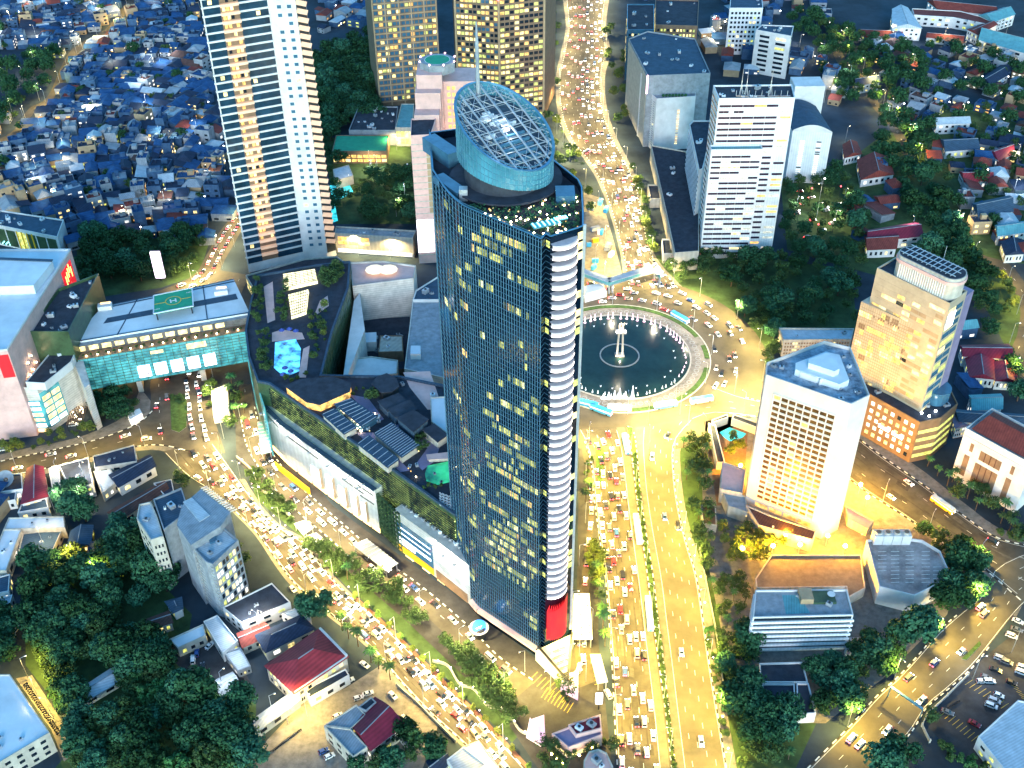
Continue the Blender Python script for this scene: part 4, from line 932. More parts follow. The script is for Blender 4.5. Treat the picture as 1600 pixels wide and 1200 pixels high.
o = part(t, "front_slab", "gold_stone", lambda b: b.prism(lw, 0, hl)); b = MB()
for k in range(30):
    z = 16 + (hl - 17) * k / 30; b.bar((pa.x + ns.x * .05, pa.y + ns.y * .05, z), (pc.x + ns.x * .05, pc.y + ns.y * .05, z), .14, .16)
for k in range(31):
    p = pa.lerp(pc, k / 30); b.bar((p.x + ns.x * .05, p.y + ns.y * .05, 15), (p.x + ns.x * .05, p.y + ns.y * .05, hl), .12, .14)
b.build("panel_joint", "brown_light", o)
its = [((lambda b, k=k: b.window(lw[0], lw[1], z_, z_ + 2, u_, u_ + .09, .08)), m_) for k, (z_, u_, m_) in enumerate([(rg.uniform(20, hl - 4), rg.uniform(.03, .88), rg.choice(("lit_warm", "lit_warm", "lit_amber", "brown"))) for _ in range(1)])]
for _ in range(46):
    z_, u_ = 16 + (hl - 17) * rg.randrange(0, 30, 2) / 30, rg.randrange(0, 28) / 30; m_ = rg.choice(("lit_warm", "lit_warm", "lit_amber", "lit_yellow", "brown"))
    b = MB(); b.window(lw[0], lw[1], z_ + .2, z_ + (hl - 17) / 30 * 1.8, u_, u_ + rg.choice((.066, .1, .2)), .04); b.build("slab_window", m_, o)
# little rooftop lettering shapes on the slab
b = MB()
for k in range(11):
    if k not in (1, 5): b.window(lw[0], lw[1], hl - 5.5, hl - 4.2 + .5 * (k % 2), .22 + k * .038, .245 + k * .038, .1)
b.build("sign_letters", "brown", o)
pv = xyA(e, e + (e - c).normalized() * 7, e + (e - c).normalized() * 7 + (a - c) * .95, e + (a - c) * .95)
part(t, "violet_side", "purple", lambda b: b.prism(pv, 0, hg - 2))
part(t, "corner_sign", "led", lambda b: b.window(xyA(c)[0], xyA(e)[0], hg - 14, hg - 6, .1, .55, .15))
dc = a.lerp(c, .58) + nb * .5; 
def drum(b, r, z0, z1, m=0):
    L = ds * 11; pts = []
    for k in range(13): an = math.pi * k / 12 - math.pi / 2; pts.append(dc + L + ds * math.cos(an) * r * .8 - ns * math.sin(an) * r)
    for k in range(13): an = math.pi * k / 12 + math.pi / 2; pts.append(dc - L + ds * math.cos(an) * r * .8 - ns * math.sin(an) * r)
    b.prism(xyA(*pts), z0, z1, m)
o = part(t, "crown_drum", "cream", lambda b: drum(b, 6.2, hg, hg + 11)); b = MB(); drum(b, 6.9, hg + 8, hg + 9.5); b.build("drum_band", "pink", o)
b = MB()
for k in range(-10, 11): p = dc + ds * k * 1.15 + ns * 6.25; b.bar((p.x, p.y, hg), (p.x, p.y, hg + 8), .3, .5)
b.build("drum_fins", "white", o)
b = MB()
for k in range(-5, 6): p = dc + ds * k * 2.4; b.bar((p.x + ns.x * 5, p.y + ns.y * 5, hg + 12), (p.x - ns.x * 5, p.y - ns.y * 5, hg + 12), .3)
for s in (-4, 0, 4): b.bar((*(dc - ds * 14 + ns * s).to_2d(), hg + 12.2), (*(dc + ds * 14 + ns * s).to_2d(), hg + 12.2), .3)
b.build("roof_grid", "metal", o)
b = MB(); drum(b, 5.6, hg + 11.02, hg + 11.1); b.build("drum_roof", "darkgrey", o)
p = dc - ns * 9; part(t, "antenna", "metal", lambda b: b.tube((p.x, p.y, hg), (p.x, p.y, hg + 16), .2, .1, 6))
# floodlights washing the golden tower and the pink hotel's wing
def flood(parent, p, tgt, col, e, ang=90):
    part(parent, "flood_lamp", "metal", lambda b: b.box(tuple(p), (.8, .6, .6)))
    l = bpy.data.lights.new("flood_light", 'SPOT'); l.energy = e; l.color = col; l.spot_size = R(ang); l.spot_blend = .7; l.shadow_soft_size = .4
    o = bpy.data.objects.new("lamp_light", l); COL.objects.link(o); o.parent = parent; o.location = Vector(p) + Vector((0, 0, .6)) - ORG[parent.name]; o.rotation_euler = (Vector(tgt) - Vector(p)).to_track_quat('-Z', 'Y').to_euler()
for u in (.1, .5, .9):
    p = pa.lerp(pc, u) + ns * 14; flood(t, (p.x, p.y, 20), (pa.lerp(pc, u).x, pa.lerp(pc, u).y, 55), (1, .66, .22), 3500)
pk = bpy.data.objects["pink_hotel"]; flood(pk, (q_pk[0], q_pk[1] - 14, 30), (q_pk[0], q_pk[1], 70), (1, .55, .28), 24000); flood(pk, (q_pk[0] - 30, q_pk[1] - 30, 60), (q_pk[0] - 22, q_pk[1], 95), (1, .70, .55), 14000)
M["podium_brown"] = mat("brown_podium_stone", (.20, .125, .07), .6, .25, .3)
# podium of the golden tower
hp = HT(1420,722,661); pd = GP([(1340,604),(1358,618),(1437,662),(1470,655),(1496,633),(1480,600),(1420,560)], hp)
t = block("golden_podium", "brown stone podium with lit square windows beneath the golden tower", "podium", pd, hp, "podium_brown", "darkgrey", clutter=8)
fr = GP([(1358,618),(1437,662),(1470,655),(1496,633)], hp)
its = grid_items(fr[0], fr[1], 1.5, hp - 1, 5, 7, .5, .5, .04, .96, .95, ("lit_white", "lit_warm"), "glass", .08, rg)
for k in range(4):
    for j, (u, v) in ((1, (.05, 1)), (2, (0, .9))): its.append(((lambda b, k=k, j=j, u=u, v=v: b.window(fr[j], fr[j + 1], 3 + k * hp / 5, 5 + k * hp / 5, u, v, .09)), "lit_yellow"))
windows(t, its)
part(t, "wall_lettering", "led", lambda b: [b.window(fr[0], fr[1], hp * .42, hp * .42 + (1.5 if k % 3 else 2.1), .30 + k * .045, .33 + k * .045, .2) for k in range(11) if k != 5])
part(t, "round_canopy", "blue_glass", lambda b: b.tube((*G(1460,622,hp).to_2d(), hp), (*G(1460,622,hp).to_2d(), hp + 7), 6.5, n=20))
part(t, "terrace_lamp", "lamp_white", lambda b: [b.blob(tuple(G(x, y, hp + 1.5)), .6) for x, y in ((1440,645),(1452,650),(1462,642))])
M["hotel_wall"] = mat("hotel_cream_wall", (.63, .57, .52), .75, .14, .12); M["patchy_roof"] = mat("patchy_felt_roof", (.34, .42, .50), .85, .5, .22, col2=(.035, .045, .07))
# white hotel with floodlit front
hH = HT(1283,842,636); hx = GP([(1287,537),(1328,547),(1358,622),(1329,636),(1196,590),(1197,571)], hH)
t = block("white_hotel", "white flat fronted hotel with brown window grid, floodlit golden at its foot", "hotel", hx, hH, "hotel_wall", "patchy_roof", par=1.6)
A2, B2 = G(1196,590,hH), G(1329,636,hH); C2 = G(1358,622,hH)
its = grid_items(xyA(A2)[0], xyA(B2)[0], 9, hH - 6.5, 20, 8, .88, .58, .13, .86, .0, dark="brown_tile", out=.05, rng=rg)
M["hotel_pane"] = mat("bronze_hotel_glass", (.085, .040, .012), .25, .6, .25, spec=.3, emit=(1, .5, .1), estr=.02, evar=.95)
its = [(f, "hotel_pane" if rg.random() < .93 else "lit_amber") for f, m in its]; windows(t, its, "window", 100)
def lattice(b):
    dv = (B2 - A2).normalized(); nv = Vector((dv.y, -dv.x, 0))
    for k in range(9):
        p = A2.lerp(B2, .13 + .73 * k / 8) + nv * .15; b.bar((p.x, p.y, 8.5), (p.x, p.y, hH - 6.3), .32, .5)
    for k in range(21):
        z = 8.8 + (hH - 15.3) * k / 20; p, r = A2.lerp(B2, .128) + nv * .12, A2.lerp(B2, .862) + nv * .12; b.bar((p.x, p.y, z), (r.x, r.y, z), .4, .65)
part(t, "window_lattice", "hotel_wall", lattice)
for u in (.15, .5, .85):
    p = A2.lerp(B2, u); dv = (B2 - A2).normalized(); flood(t, (p.x + dv.y * 13, p.y - dv.x * 13, 9), (p.x, p.y, 38), (1, .62, .22), 6000, 110)
p = B2.lerp(C2, .5); flood(t, (p.x + 12, p.y - 6, 6), (p.x, p.y, 30), (1, .56, .10), 12000, 100)
part(t, "base_window", "lit_amber", lambda b: [b.window(xyA(A2)[0], xyA(B2)[0], 4.2, 6.6, .13 + k * .185, .13 + k * .185 + .16, .1) for k in range(4)])
rc = cen(hx, hH)
def hroof(b):
    for k, (s, z) in enumerate(((.52, 3.2), (.30, 6))):
        b.prism([(rc[0] + (p[0] - rc[0]) * s + 1, rc[1] + (p[1] - rc[1]) * s) for p in hx], hH, hH + z)
part(t, "roof_house", "roofwhite", hroof); part(t, "roof_screen", "white", lambda b: [b.bar(tuple(G(x0, y0, hH + 1.5)), tuple(G(x1, y1, hH + 1.5)), .5, 3) for x0, y0, x1, y1 in ((1247,572,1250,585),(1250,585,1276,594),(1280,597,1315,590))])
for _ in range(14):
    u, v = rg.random(), rg.random(); p = (rc[0] + (hx[rg.randrange(6)][0] - rc[0]) * rg.uniform(.6, .82), rc[1] + (hx[rg.randrange(6)][1] - rc[1]) * rg.uniform(.6, .82))
    if inside(p, shrink(hx, 2)): plant(t, *p, hH + .02, rg.uniform(1, 2.4), rg)
# its low wings
M["terrace_tile"] = mat("terrace_tile", (.22, .16, .11), .85, .35, .4)
for nm, lb, px, z, wl, rf in (
    ("hotel_wing", "flat cream wing with sloping roof left of the white hotel", [(1128,722),(1165,735),(1160,772),(1125,765)], 8, "cream", "pink"),
    ("hotel_service_block", "angular cream service block at the white hotel's left foot", [(1128,768),(1165,776),(1168,802),(1138,792)], 6, "cream", "grey"),
    ("hotel_lobby", "long low lobby roof below the white hotel's window grid", [(1165,790),(1200,805),(1275,830),(1270,845),(1185,822)], 7, "cream", "brown_tile"),
    ("hotel_terrace", "orange floodlit roof terrace between hotel and low office", [(1205,868),(1345,868),(1352,920),(1325,935),(1322,918),(1182,920),(1180,905)], 5, "cream", "terrace_tile"),
    ("ramp_wall_block", "pale sloping wall right of the floodlit hotel corner", [(1320,790),(1365,815),(1355,828),(1325,812)], 4, "cream", "pink"),
    ("pool_bar_roof", "dark flat canopy along the left of the hotel pool", [(1107,662),(1118,665),(1133,724),(1120,724)], 4, "white", "darkgrey"),
    ("pool_pergola", "dark flat canopy at the top of the hotel pool", [(1146,648),(1186,662),(1184,670),(1143,655)], 4, "white", "darkgrey"),
    ("pool_cabin", "small dark canopy at the pool's upper left corner", [(1112,657),(1136,648),(1138,653),(1113,662)], 4, "white", "darkgrey"),
    ("timber_deck_house", "low brown pavilion below the hotel garden", [(1095,790),(1118,790),(1120,822),(1098,820)], 4, "cream", "wood")):
    block(nm, lb, "low building", GP(px, z), z, wl, rf, par=.6)
b = MB(); b.tile(GP([(1124,676),(1140,668),(1166,678),(1160,684),(1140,690),(1132,684)]), .12); tag(b.build("hotel_pool", "pool"), "turquoise hotel swimming pool left of the white hotel", "swimming pool")
# low slab behind hotel
hq = HT(1224,557,533); q = GP([(1217,514),(1334,515),(1330,532),(1224,533)], hq)
t = block("low_slab", "long low slab with rows of small windows behind the white hotel", "office block", q, hq, "cream", "pale_tile", clutter=2)
e = GP([(1224,533),(1330,532)], hq); windows(t, grid_items(*e, 1, hq - .5, 4, 24, .6, .5, .02, .98, .12, ("lit_warm",), "brown", .06, rg))
# white hall with red roof
hr_ = HT(1490,745,672); W0, W1 = G(1508,671,hr_), G(1612,728,hr_); dv = (W1 - W0).normalized(); nv = Vector((-dv.y, dv.x, 0))
q = xyA(W0, W1, W1 + nv * 22, W0 + nv * 22)
t = block("red_roof_hall", "white hall with tall brown windows and red ribbed roof at the right edge", "hall", q, hr_, "white", "grey")
def rr(b):
    z = hr_ + .9; p0, p1 = W0 + dv * 2 + nv * 1.5, W1 - dv * 1 + nv * 1.5; r0, r1 = W0 + dv * 4 + nv * 11, W1 + nv * 11; s0, s1 = W0 + dv * 2 + nv * 20, W1 + nv * 20
    b.poly([(p0.x, p0.y, z), (p1.x, p1.y, z), (r1.x, r1.y, z + 4), (r0.x, r0.y, z + 4)]); b.poly([(r0.x, r0.y, z + 4), (r1.x, r1.y, z + 4), (s1.x, s1.y, z), (s0.x, s0.y, z)]); b.poly([(p0.x, p0.y, z), (r0.x, r0.y, z + 4), (s0.x, s0.y, z)])
part(t, "red_roof", "red_tile", rr)
for u0, u1, z0, z1 in ((.28, .62, .10, .52), (.30, .62, .60, .78), (.10, .18, .14, .56), (.14, .19, .66, .82), (.74, .82, .12, .56), (.76, .81, .66, .82)):
    o = part(t, "window", "brown", lambda b: b.window(q[0], q[1], hr_ * z0, hr_ * z1, u0, u1, .12)); b = MB()
    for k in range(1, 4):
        if u1 - u0 > .2: b.window(q[0], q[1], hr_ * z0, hr_ * z1, u0 + (u1 - u0) * k / 4 - .006, u0 + (u1 - u0) * k / 4 + .006, .25)
    if b.f: b.build("glazing_bar", "brown_tile", o)
part(t, "cornice", "white", lambda b: b.bar((W0.x, W0.y, hr_ * .9), (W1.x, W1.y, hr_ * .9), .8, .5)); part(t, "stair_window", "glass", lambda b: [b.window(q[3], q[0], 2 + k * 3.2, 3.4 + k * 3.2, .3, .8, .1) for k in range(int(hr_ / 3.3))])
# low white office with blue grey balconies
ho = 20; q = GP([(1180,924),(1323,923),(1333,963),(1176,967)], ho)
t = block("balcony_office", "low white office block with stacked blue grey balconies, lower right", "office block", q, ho, "white", "grey", clutter=2)
A3, B3, LB = GP([(1176,967),(1333,963),(1180,924)], ho); dd = Vector((0, -1))
for k in range(7):
    z = 1.2 + k * 2.7
    def bl(b, z=z): b.prism([A3, (A3[0] - .5, A3[1] - .7), (B3[0] + .5, B3[1] - .7), B3], z, z + 1.2, 0, bottom=True); b.prism([(A3[0] - .6, A3[1]), (LB[0] - .6, LB[1]), LB, A3], z, z + 1.2, 0, bottom=True)
    part(t, "balcony", "white_panel", bl)
    part(t, "window_band", "glass", lambda b: b.window(A3, B3, z + 1.15, z + 2.75, .015, .985, .08))
part(t, "roof_hut", "brown_light", lambda b: b.box((*G(1258,935,ho).to_2d(), ho + 1.4), (5, 6, 2.8))); part(t, "green_patch", "teal_roof", lambda b: b.tile(GP([(1222,930),(1248,930),(1266,958),(1228,960)], ho), ho + .06)); part(t, "skylight", "green_glass", lambda b: b.box((*G(1286,935,ho).to_2d(), ho + .5), (9, 6, 1)))
part(t, "satellite_dish", "white", lambda b: b.tube((*G(1298,932,ho).to_2d(), ho + .9), (*G(1298,932,ho).to_2d(), ho + 1.5), .4, 1.6, 12))
for k, py in enumerate((1000, 1012)):
    g = G(1338, py, 4); t2 = thing("chiller_unit", ("upper" if k == 0 else "lower") + " white chiller with round black fans beside the balcony office", "chiller", (g.x, g.y, 0))
    part(t2, "casing", "white", lambda b: b.box((g.x, g.y, 2.2), (8, 1.9, 4.4))); part(t2, "fan", "darkmetal", lambda b: [b.tube((g.x - 3 + i * 1.5, g.y - .45 + j * .9, 4.4), (g.x - 3 + i * 1.5, g.y - .45 + j * .9, 4.5), .36, n=10) for i in range(5) for j in range(2)])
for lb, px in (("dark roofed annex left below the balcony office", [(1186,1038),(1254,1036),(1262,1068),(1188,1068)]), ("dark roofed lowest annex, lower right garden", [(1244,1069),(1263,1069),(1275,1116),(1246,1118)]), ("narrow dark roofed annex left of the garden tree", [(1190,1070),(1241,1070),(1243,1108),(1195,1105)])):
    block("office_annex", lb, "annex", GP(px, 5), 5, "white", "darkgrey", par=.8)
M["deck_concrete"] = mat("stained_deck_concrete", (.36, .32, .31), .85, .5, .14, col2=(.14, .12, .12))
# car park deck
hd = 9; q = GP([(1353,847),(1385,840),(1440,847),(1468,864),(1486,905),(1428,934),(1373,920)], hd)
t = block("parking_deck", "many sided rooftop car park with painted bays beside the hotel", "car park", q, hd, "white", "deck_concrete", par=1.4)
part(t, "bay_lines", "paint", lambda b: [b.bar(tuple(G(x, y, hd + .06)), tuple(G(x + 13, y - .4, hd + .06)), .2, .03) for x in (1372, 1392, 1415, 1440, 1458) for y in range(862, 915, 6) if inside(GP([(x + 6, y)], hd)[0], shrink(q, 3))])
for k in range(4):
    g = G(1369 + k * 14.5, 846, hd); t2 = thing("cooling_tower", ("leftmost", "second from left", "third from left", "rightmost")[k] + " white cooling tower with dark round fan on the parking deck", "cooling tower", (g.x, g.y, hd), "cooling towers on the parking deck")
    part(t2, "casing", "white", lambda b: b.box((g.x, g.y, hd + 2.6), (3.8, 4.2, 5.2))); part(t2, "fan_cowl", "cream", lambda b: b.tube((g.x, g.y, hd + 5.2), (g.x, g.y, hd + 6), 1.5, n=16)); part(t2, "fan", "brown", lambda b: b.tube((g.x, g.y, hd + 6), (g.x, g.y, hd + 6.05), 1.05, n=16))
# ---------------------------------------------------------------- shopping mall
rg = random.Random(9)
HM = 40.0
mall_px = [(383,518),(388,560),(402,598),(421,602),(470,636),(530,678),(600,727),(660,770),(712,808),(736,790),(712,690),(700,605),(625,590),(503,588),(520,520),(545,452),(548,410),(500,415),(402,432),(392,470)]
mp_ = GP(mall_px, HM)
t = thing("shopping_mall", "curving shopping mall with louvred green glass wall and roof garden, beside the glass tower", "mall", cen(mp_))
mall = t
part(t, "wall", "green_glass", lambda b: (b.prism(mp_, 0, HM), b.f.pop(), b.m.pop()))
part(t, "roof", "darkgrey", lambda b: b.tile(shrink(mp_, .4), HM + .02))
part(t, "parapet", "blue_tile", lambda b: parapet(b, mp_, HM, 1.2, 1.0))
fr = [Vector(p) for p in GP(mall_px[3:9], HM)]
def louv(mk):
    def f(b):
        for k in range(15):
            z = HM - 1.8 - k * 1.28
            for a, c in zip(fr, fr[1:]):
                d = c - a; nn = Vector((d.y, -d.x)).normalized(); nn = nn if nn.y < 0 else -nn
                o = .15 + (.5 if mk else .1); n = max(1, int(d.length / 2.2))
                for i in range(n):
                    p, q = a.lerp(c, i / n) + nn * o, a.lerp(c, (i + .93) / n) + nn * o
                    if mk: b.bar((*p, z), (*q, z), .45, .22)
                    elif rg.random() < .62: b.poly([(*p, z - 1.05), (*q, z - 1.05), (*q, z - .4), (*p, z - .4)])
    return f
M["mall_glow"] = mat("lit_green_glass", (.1, .12, .05), .3, 0, emit=(.60, .78, .22), estr=1.3, evar=.95, escale=.16)
part(t, "lit_glazing", "mall_glow", louv(False))["kind"] = "stuff"; part(t, "louvre", "darkmetal", louv(True))
# inner dark wall of the garden terrace
ed = GP([(503,588),(520,520),(545,452),(548,410)], HM)
part(t, "panel_wall", "green_glass", lambda b: [b.window(p, q, 8 + k * 4, 11 + k * 4, i / 5 + .02, (i + .9) / 5, .15) for p, q in zip(ed, ed[1:]) for i in range(5) for k in range(8)])
# white screen wall with light boxes
def slabwall(name, px_top, h, out, mats, lab):
    p = [Vector(v) for v in GP(px_top, h)]; d = (p[-1] - p[0]); nn = Vector((d.y, -d.x)).normalized(); nn = nn if nn.y < 0 else -nn
    pts = [tuple(v) for v in p] + [tuple(v - nn * out) for v in reversed(p)]
    return p, part(mall, name, mats, lambda b: b.prism(pts, 1.2, h))
hs = 27.0; M["screen_panel"] = mat("pale_screen_panel", (.46, .46, .44), .6, .18, .3, lines=(3.0, .12, .6))
sp, o = slabwall("white_screen_wall", [(414,636),(440,662),(500,706),(550,742),(586,766)], hs, 8, ["screen_panel"], "")
def onwall(p, u):
    n = len(p) - 1; k = min(int(u * n), n - 1); return p[k].lerp(p[k + 1], u * n - k)
for k, u in enumerate((.42, .52, .62, .72, .82)):
    a, c = onwall(sp, u), onwall(sp, u + .065); bx = part(mall, "light_box", "led", lambda b: b.window(tuple(a), tuple(c), 4.5 + 1.0 * (k % 2), 13.5 + 1.2 * (k % 2), 0, 1, .5))
    b = MB(); b.window(tuple(a), tuple(c), 4, 16, 1.02, 1.1, 1.2); b.build("light_box_fin", "brown_light", bx)
part(mall, "dark_slot", "darkmetal", lambda b: [b.window(tuple(onwall(sp, u)), tuple(onwall(sp, u + w)), z, z + .7, 0, 1, .12) for u, w, z in ((.03, .16, 22), (.28, .2, 21), (.66, .2, 19.5), (.80, .17, 22.5), (.82, .15, 17))])
part(mall, "coping", "blue_tile", lambda b: [b.bar((*p, hs + .3), (*q, hs + .3), 2.2, .5) for p, q in zip(sp, sp[1:])])
wq = [tuple(sp[-1]), tuple(Vector(GP([(622, 800)], hs)[0]))]
part(mall, "green_corner_glass", "green_glass", lambda b: [b.window(wq[0], wq[1], 2 + k * 2.6, 4.2 + k * 2.6, i / 6 + .02, (i + .9) / 6, -1.2) for k in range(9) for i in range(6)])
hs2 = 25.0
s2, o = slabwall("white_box_wall", [(615,796),(660,828),(700,858),(733,884)], hs2, 9, ["travertine"], "")
part(mall, "screen_window", "blue_glass", lambda b: b.window(tuple(s2[0]), tuple(onwall(s2, .48)), 6, 20, .06, .95, .2))
part(mall, "screen_light", "led", lambda b: [b.window(tuple(s2[0]), tuple(onwall(s2, .48)), z, z + h, u, v, .35) for z, h, u, v in ((9.6, 1.2, .1, .9), (7.2, 1.6, .1, .5), (13.5, .4, .1, .9), (16.8, .4, .1, .9))])
part(mall, "poster_panel", "yellow_wall", lambda b: b.window(tuple(s2[0]), tuple(onwall(s2, .48)), 2, 5.6, .06, .95, .3))
part(mall, "dark_base", "brown", lambda b: b.window(tuple(onwall(s2, .45)), tuple(s2[-1]), 1.3, 6.5, .08, .92, .25))
for k in range(13):
    p = onwall(s2, .06 + k * .07) + Vector((2.5, 3.5)); plant(mall, p.x, p.y, hs2, rg.uniform(1.6, 2.4), rg)
part(mall, "end_wall", "pink", lambda b: b.window(tuple(s2[-1]), tuple(s2[-1] + Vector((3, 7))), 1.3, hs2, 0, 1, .1))
part(mall, "hoarding", "yellow_wall", lambda b: [b.bar(tuple(G(x0, y0, 2.2)), tuple(G(x1, y1, 2.2)), .5, 4) for x0, y0, x1, y1 in ((430,726,484,768),)])
M["entry_glow"] = mat("shop_entrance_light", (.9, .6, .3), .4, 0, emit=(1, .62, .22), estr=1.1, evar=.6, escale=.12)
part(mall, "shopfront_light", "entry_glow", lambda b: [b.window(tuple(onwall(sp, u)), tuple(onwall(sp, u + .09)), 1.3, 3.9, 0, .96, .3) for u in [.02 + .1 * k for k in range(10)]] + [b.window(tuple(onwall(s2, u)), tuple(onwall(s2, u + .1)), .8, 1.25, 0, .96, .3) for u in (.1, .3, .5)])
WSH = bpy.data.lights.new("wall_washer_light", 'SPOT'); WSH.energy = 2800; WSH.color = (1, .93, .80); WSH.spot_size = R(150); WSH.spot_blend = .8; WSH.shadow_soft_size = .4
def washer(p, z, nn, tgt, data):
    part(mall, "wall_washer", "metal", lambda b: (b.box((p.x, p.y, z), (1.2, .5, .4)), b.bar((p.x, p.y, z), (p.x - nn.x * 4, p.y - nn.y * 4, z), .15)))
    l = bpy.data.objects.new("lamp_light", data); COL.objects.link(l); l.parent = mall; l.location = Vector((p.x, p.y, z - .5)) - ORG[mall.name]; l.rotation_euler = Vector((-nn.x * tgt, -nn.y * tgt, -1)).to_track_quat('-Z', 'Y').to_euler()
for pp, hh, us in ((sp, hs, (.06, .2, .34, .48, .62, .76, .9)), (s2, hs2, (.55, .72, .9))):
    for u in us:
        p, q = onwall(pp, u), onwall(pp, min(1, u + .05)); d = q - p; nn = Vector((d.y, -d.x)).normalized(); nn = nn if nn.y < 0 else -nn; washer(p + nn * 4.5, hh + .8, nn, .5, WSH)
# west cladding wall near the bridge
wp = GP([(388,560),(402,598),(414,636)], 34)
part(mall, "pale_cladding", "teal_glass", lambda b: [b.window(wp[k], wp[k + 1], 4, 34, 0, 1, .6) for k in range(2)])
q = GP([(589,846),(612,842),(650,880),(618,878)], 5)
for nm, lb, px, z, rf in (("glass_canopy", "ribbed glass canopy at the mall entrance, lit from below", [(552,852),(574,842),(622,880),(603,892)], 5, "roofgrey"), ("glass_canopy", "narrow ribbed canopy by the left end of the mall frontage", [(402,660),(416,658),(424,706),(408,710)], 5, "teal_roof"), ("bus_shelter", "white tent roof on the verge between avenue and mall", [(459,818),(478,812),(490,824),(474,836)], 4, "roofwhite"), ("bus_shelter", "small white tent roof below the larger tent on the verge", [(476,838),(494,832),(506,842),(488,850)], 4, "roofwhite")):
    q = GP(px, z); tt = thing(nm, lb, "canopy", cen(q)); part(tt, "roof", rf, lambda b: b.prism(q, z - .3, z, bottom=True)); part(tt, "support", "metal", lambda b: [b.tube((*p, 0), (*p, z - .3), .2) for p in shrink(q, .5)])
    if nm == "glass_canopy": part(tt, "rib", "white", lambda b: [b.bar((*Vector(q[0]).lerp(Vector(q[3]), k / 9), z + .15), (*Vector(q[1]).lerp(Vector(q[2]), k / 9), z + .15), .25) for k in range(10)])
# roof garden pavilions: things that stand on the mall roof
Z = HM + .05
def rbox(nm, lb, px, h, wall, roof, slats=0, z0=Z, cat="pavilion"):
    q = GP(px, z0 + h); tt = thing(nm, lb, cat, cen(q, z0)); part(tt, "wall", wall, lambda b: b.prism(q, z0, z0 + h)); 
    part(tt, "roof", roof, lambda b: b.prism([(c[0], c[1]) for c in shrink(q, -.5)], z0 + h + .01, z0 + h + .35, bottom=True))
    if slats:
        qq = q; part(tt, "roof_bar", "metal", lambda b: [b.bar((*Vector(qq[0]).lerp(Vector(qq[3]), k / slats), z0 + h + .42), (*Vector(qq[1]).lerp(Vector(qq[2]), k / slats), z0 + h + .42), .22) for k in range(slats + 1)])
    return tt
rbox("octagon_pavilion", "dark many sided pavilion roof at the top of the mall garden", [(447,604),(470,594),(520,590),(548,600),(545,612),(500,632),(480,628)], 4, "lit_amber", "darkgrey")
rbox("round_pavilion", "dark round roof beside the pink terrace on the mall", [(582,600),(590,590),(604,585),(618,592),(622,604),(612,612),(596,613)], 4, "darkmetal", "darkgrey")
rbox("garden_pavilion", "long dark pavilion with lamps along the mall parapet, upper one", [(505,648),(522,640),(556,668),(538,678)], 3.5, "cream", "blue_tile", 6)
rbox("garden_pavilion", "blue slatted glass pavilion in the middle of the mall roof", [(524,632),(548,624),(588,652),(566,666)], 3.5, "blue_glass", "blue_tile", 8)
rbox("garden_pavilion", "white slatted pergola in the lower half of the mall roof", [(586,678),(612,662),(654,696),(628,714)], 3.5, "cream", "blue_tile", 14)
rbox("garden_pavilion", "long dark pavilion along the parapet, lower one", [(560,694),(576,682),(622,718),(606,730)], 3.5, "cream", "blue_tile", 6)
for lb, px, h in (("dark cabin right of the round pavilion, uppermost", [(592,628),(622,616),(636,628),(606,642)], 4), ("dark cabin in the middle of the cabin row", [(608,640),(640,626),(650,640),(618,652)], 4.5), ("largest dark cabin with lit doorway, lower end of the row", [(622,654),(646,642),(668,656),(646,674)], 6)): rbox("roof_cabin", lb, px, h, "blue_tile", "darkgrey", cat="cabin")
rbox("roof_cabin", "small black roofed cabin touching the glass tower", [(662,672),(678,664),(698,680),(684,690)], 4, "cream", "darkgrey", cat="cabin")
b = MB(); b.tile(GP([(630,582),(672,580),(692,640),(668,640),(640,605)], Z), Z + .03); b.build("pink_terrace", "pink", mall)
b = MB(); [b.tile(GP(p, Z), Z + .05) for p in ([(545,616),(575,622),(600,655),(590,660)], [(592,670),(640,655),(690,690),(680,720),(660,735),(650,725),(668,700)], [(556,676),(584,676),(640,735),(626,738)])]; b.build("garden_path", "purple", mall)
b = MB(); b.tile(GP([(664,740),(668,728),(700,721),(712,735),(710,752),(684,758),(666,752)], Z), Z + .12); tag(b.build("roof_pool", "pool_green", None), "green lit swimming pool on the mall roof beside the glass tower", "swimming pool")
rbox("pool_terrace_wall", "low cream planter wall above the green roof pool", [(668,712),(704,708),(706,716),(670,718)], 1.5, "cream", "pink", cat="planter")
for r in range(5):
    for c in range(4):
        g = G(690 + c * 5.4, 773 + r * 4.2 + c * 2.0, Z); tag((lambda b: (b.box((g.x, g.y, Z + .35), (1.5, .7, .22), .5), b.box((g.x - .6, g.y + .3, Z + .6), (.5, .7, .5), .5), b.build("sun_lounger", "white"))[2])(MB()), "white sun lounger in the block of loungers below the green roof pool", "sun lounger", "loungers on the mall roof")
for k in range(34):
    g = G(*rg.choice(((526 + k * 1.2, 645 + k * .9), (600 + k * 2, 690 + k * 2.2), (575 + k * 2.4, 672 + k), (560 + k, 620 + k))), Z + .8); part(mall, "garden_lamp", rg.choice(("lamp", "lit_warm", "lit_amber")), lambda b: b.blob(tuple(g), .28))
for _ in range(46):
    p = G(rg.uniform(455, 700), rg.uniform(590, 770), HM)
    if inside((p.x, p.y), shrink(mp_, 4)): plant(mall, p.x, p.y, HM + .03, rg.uniform(1.0, 2.6), rg)
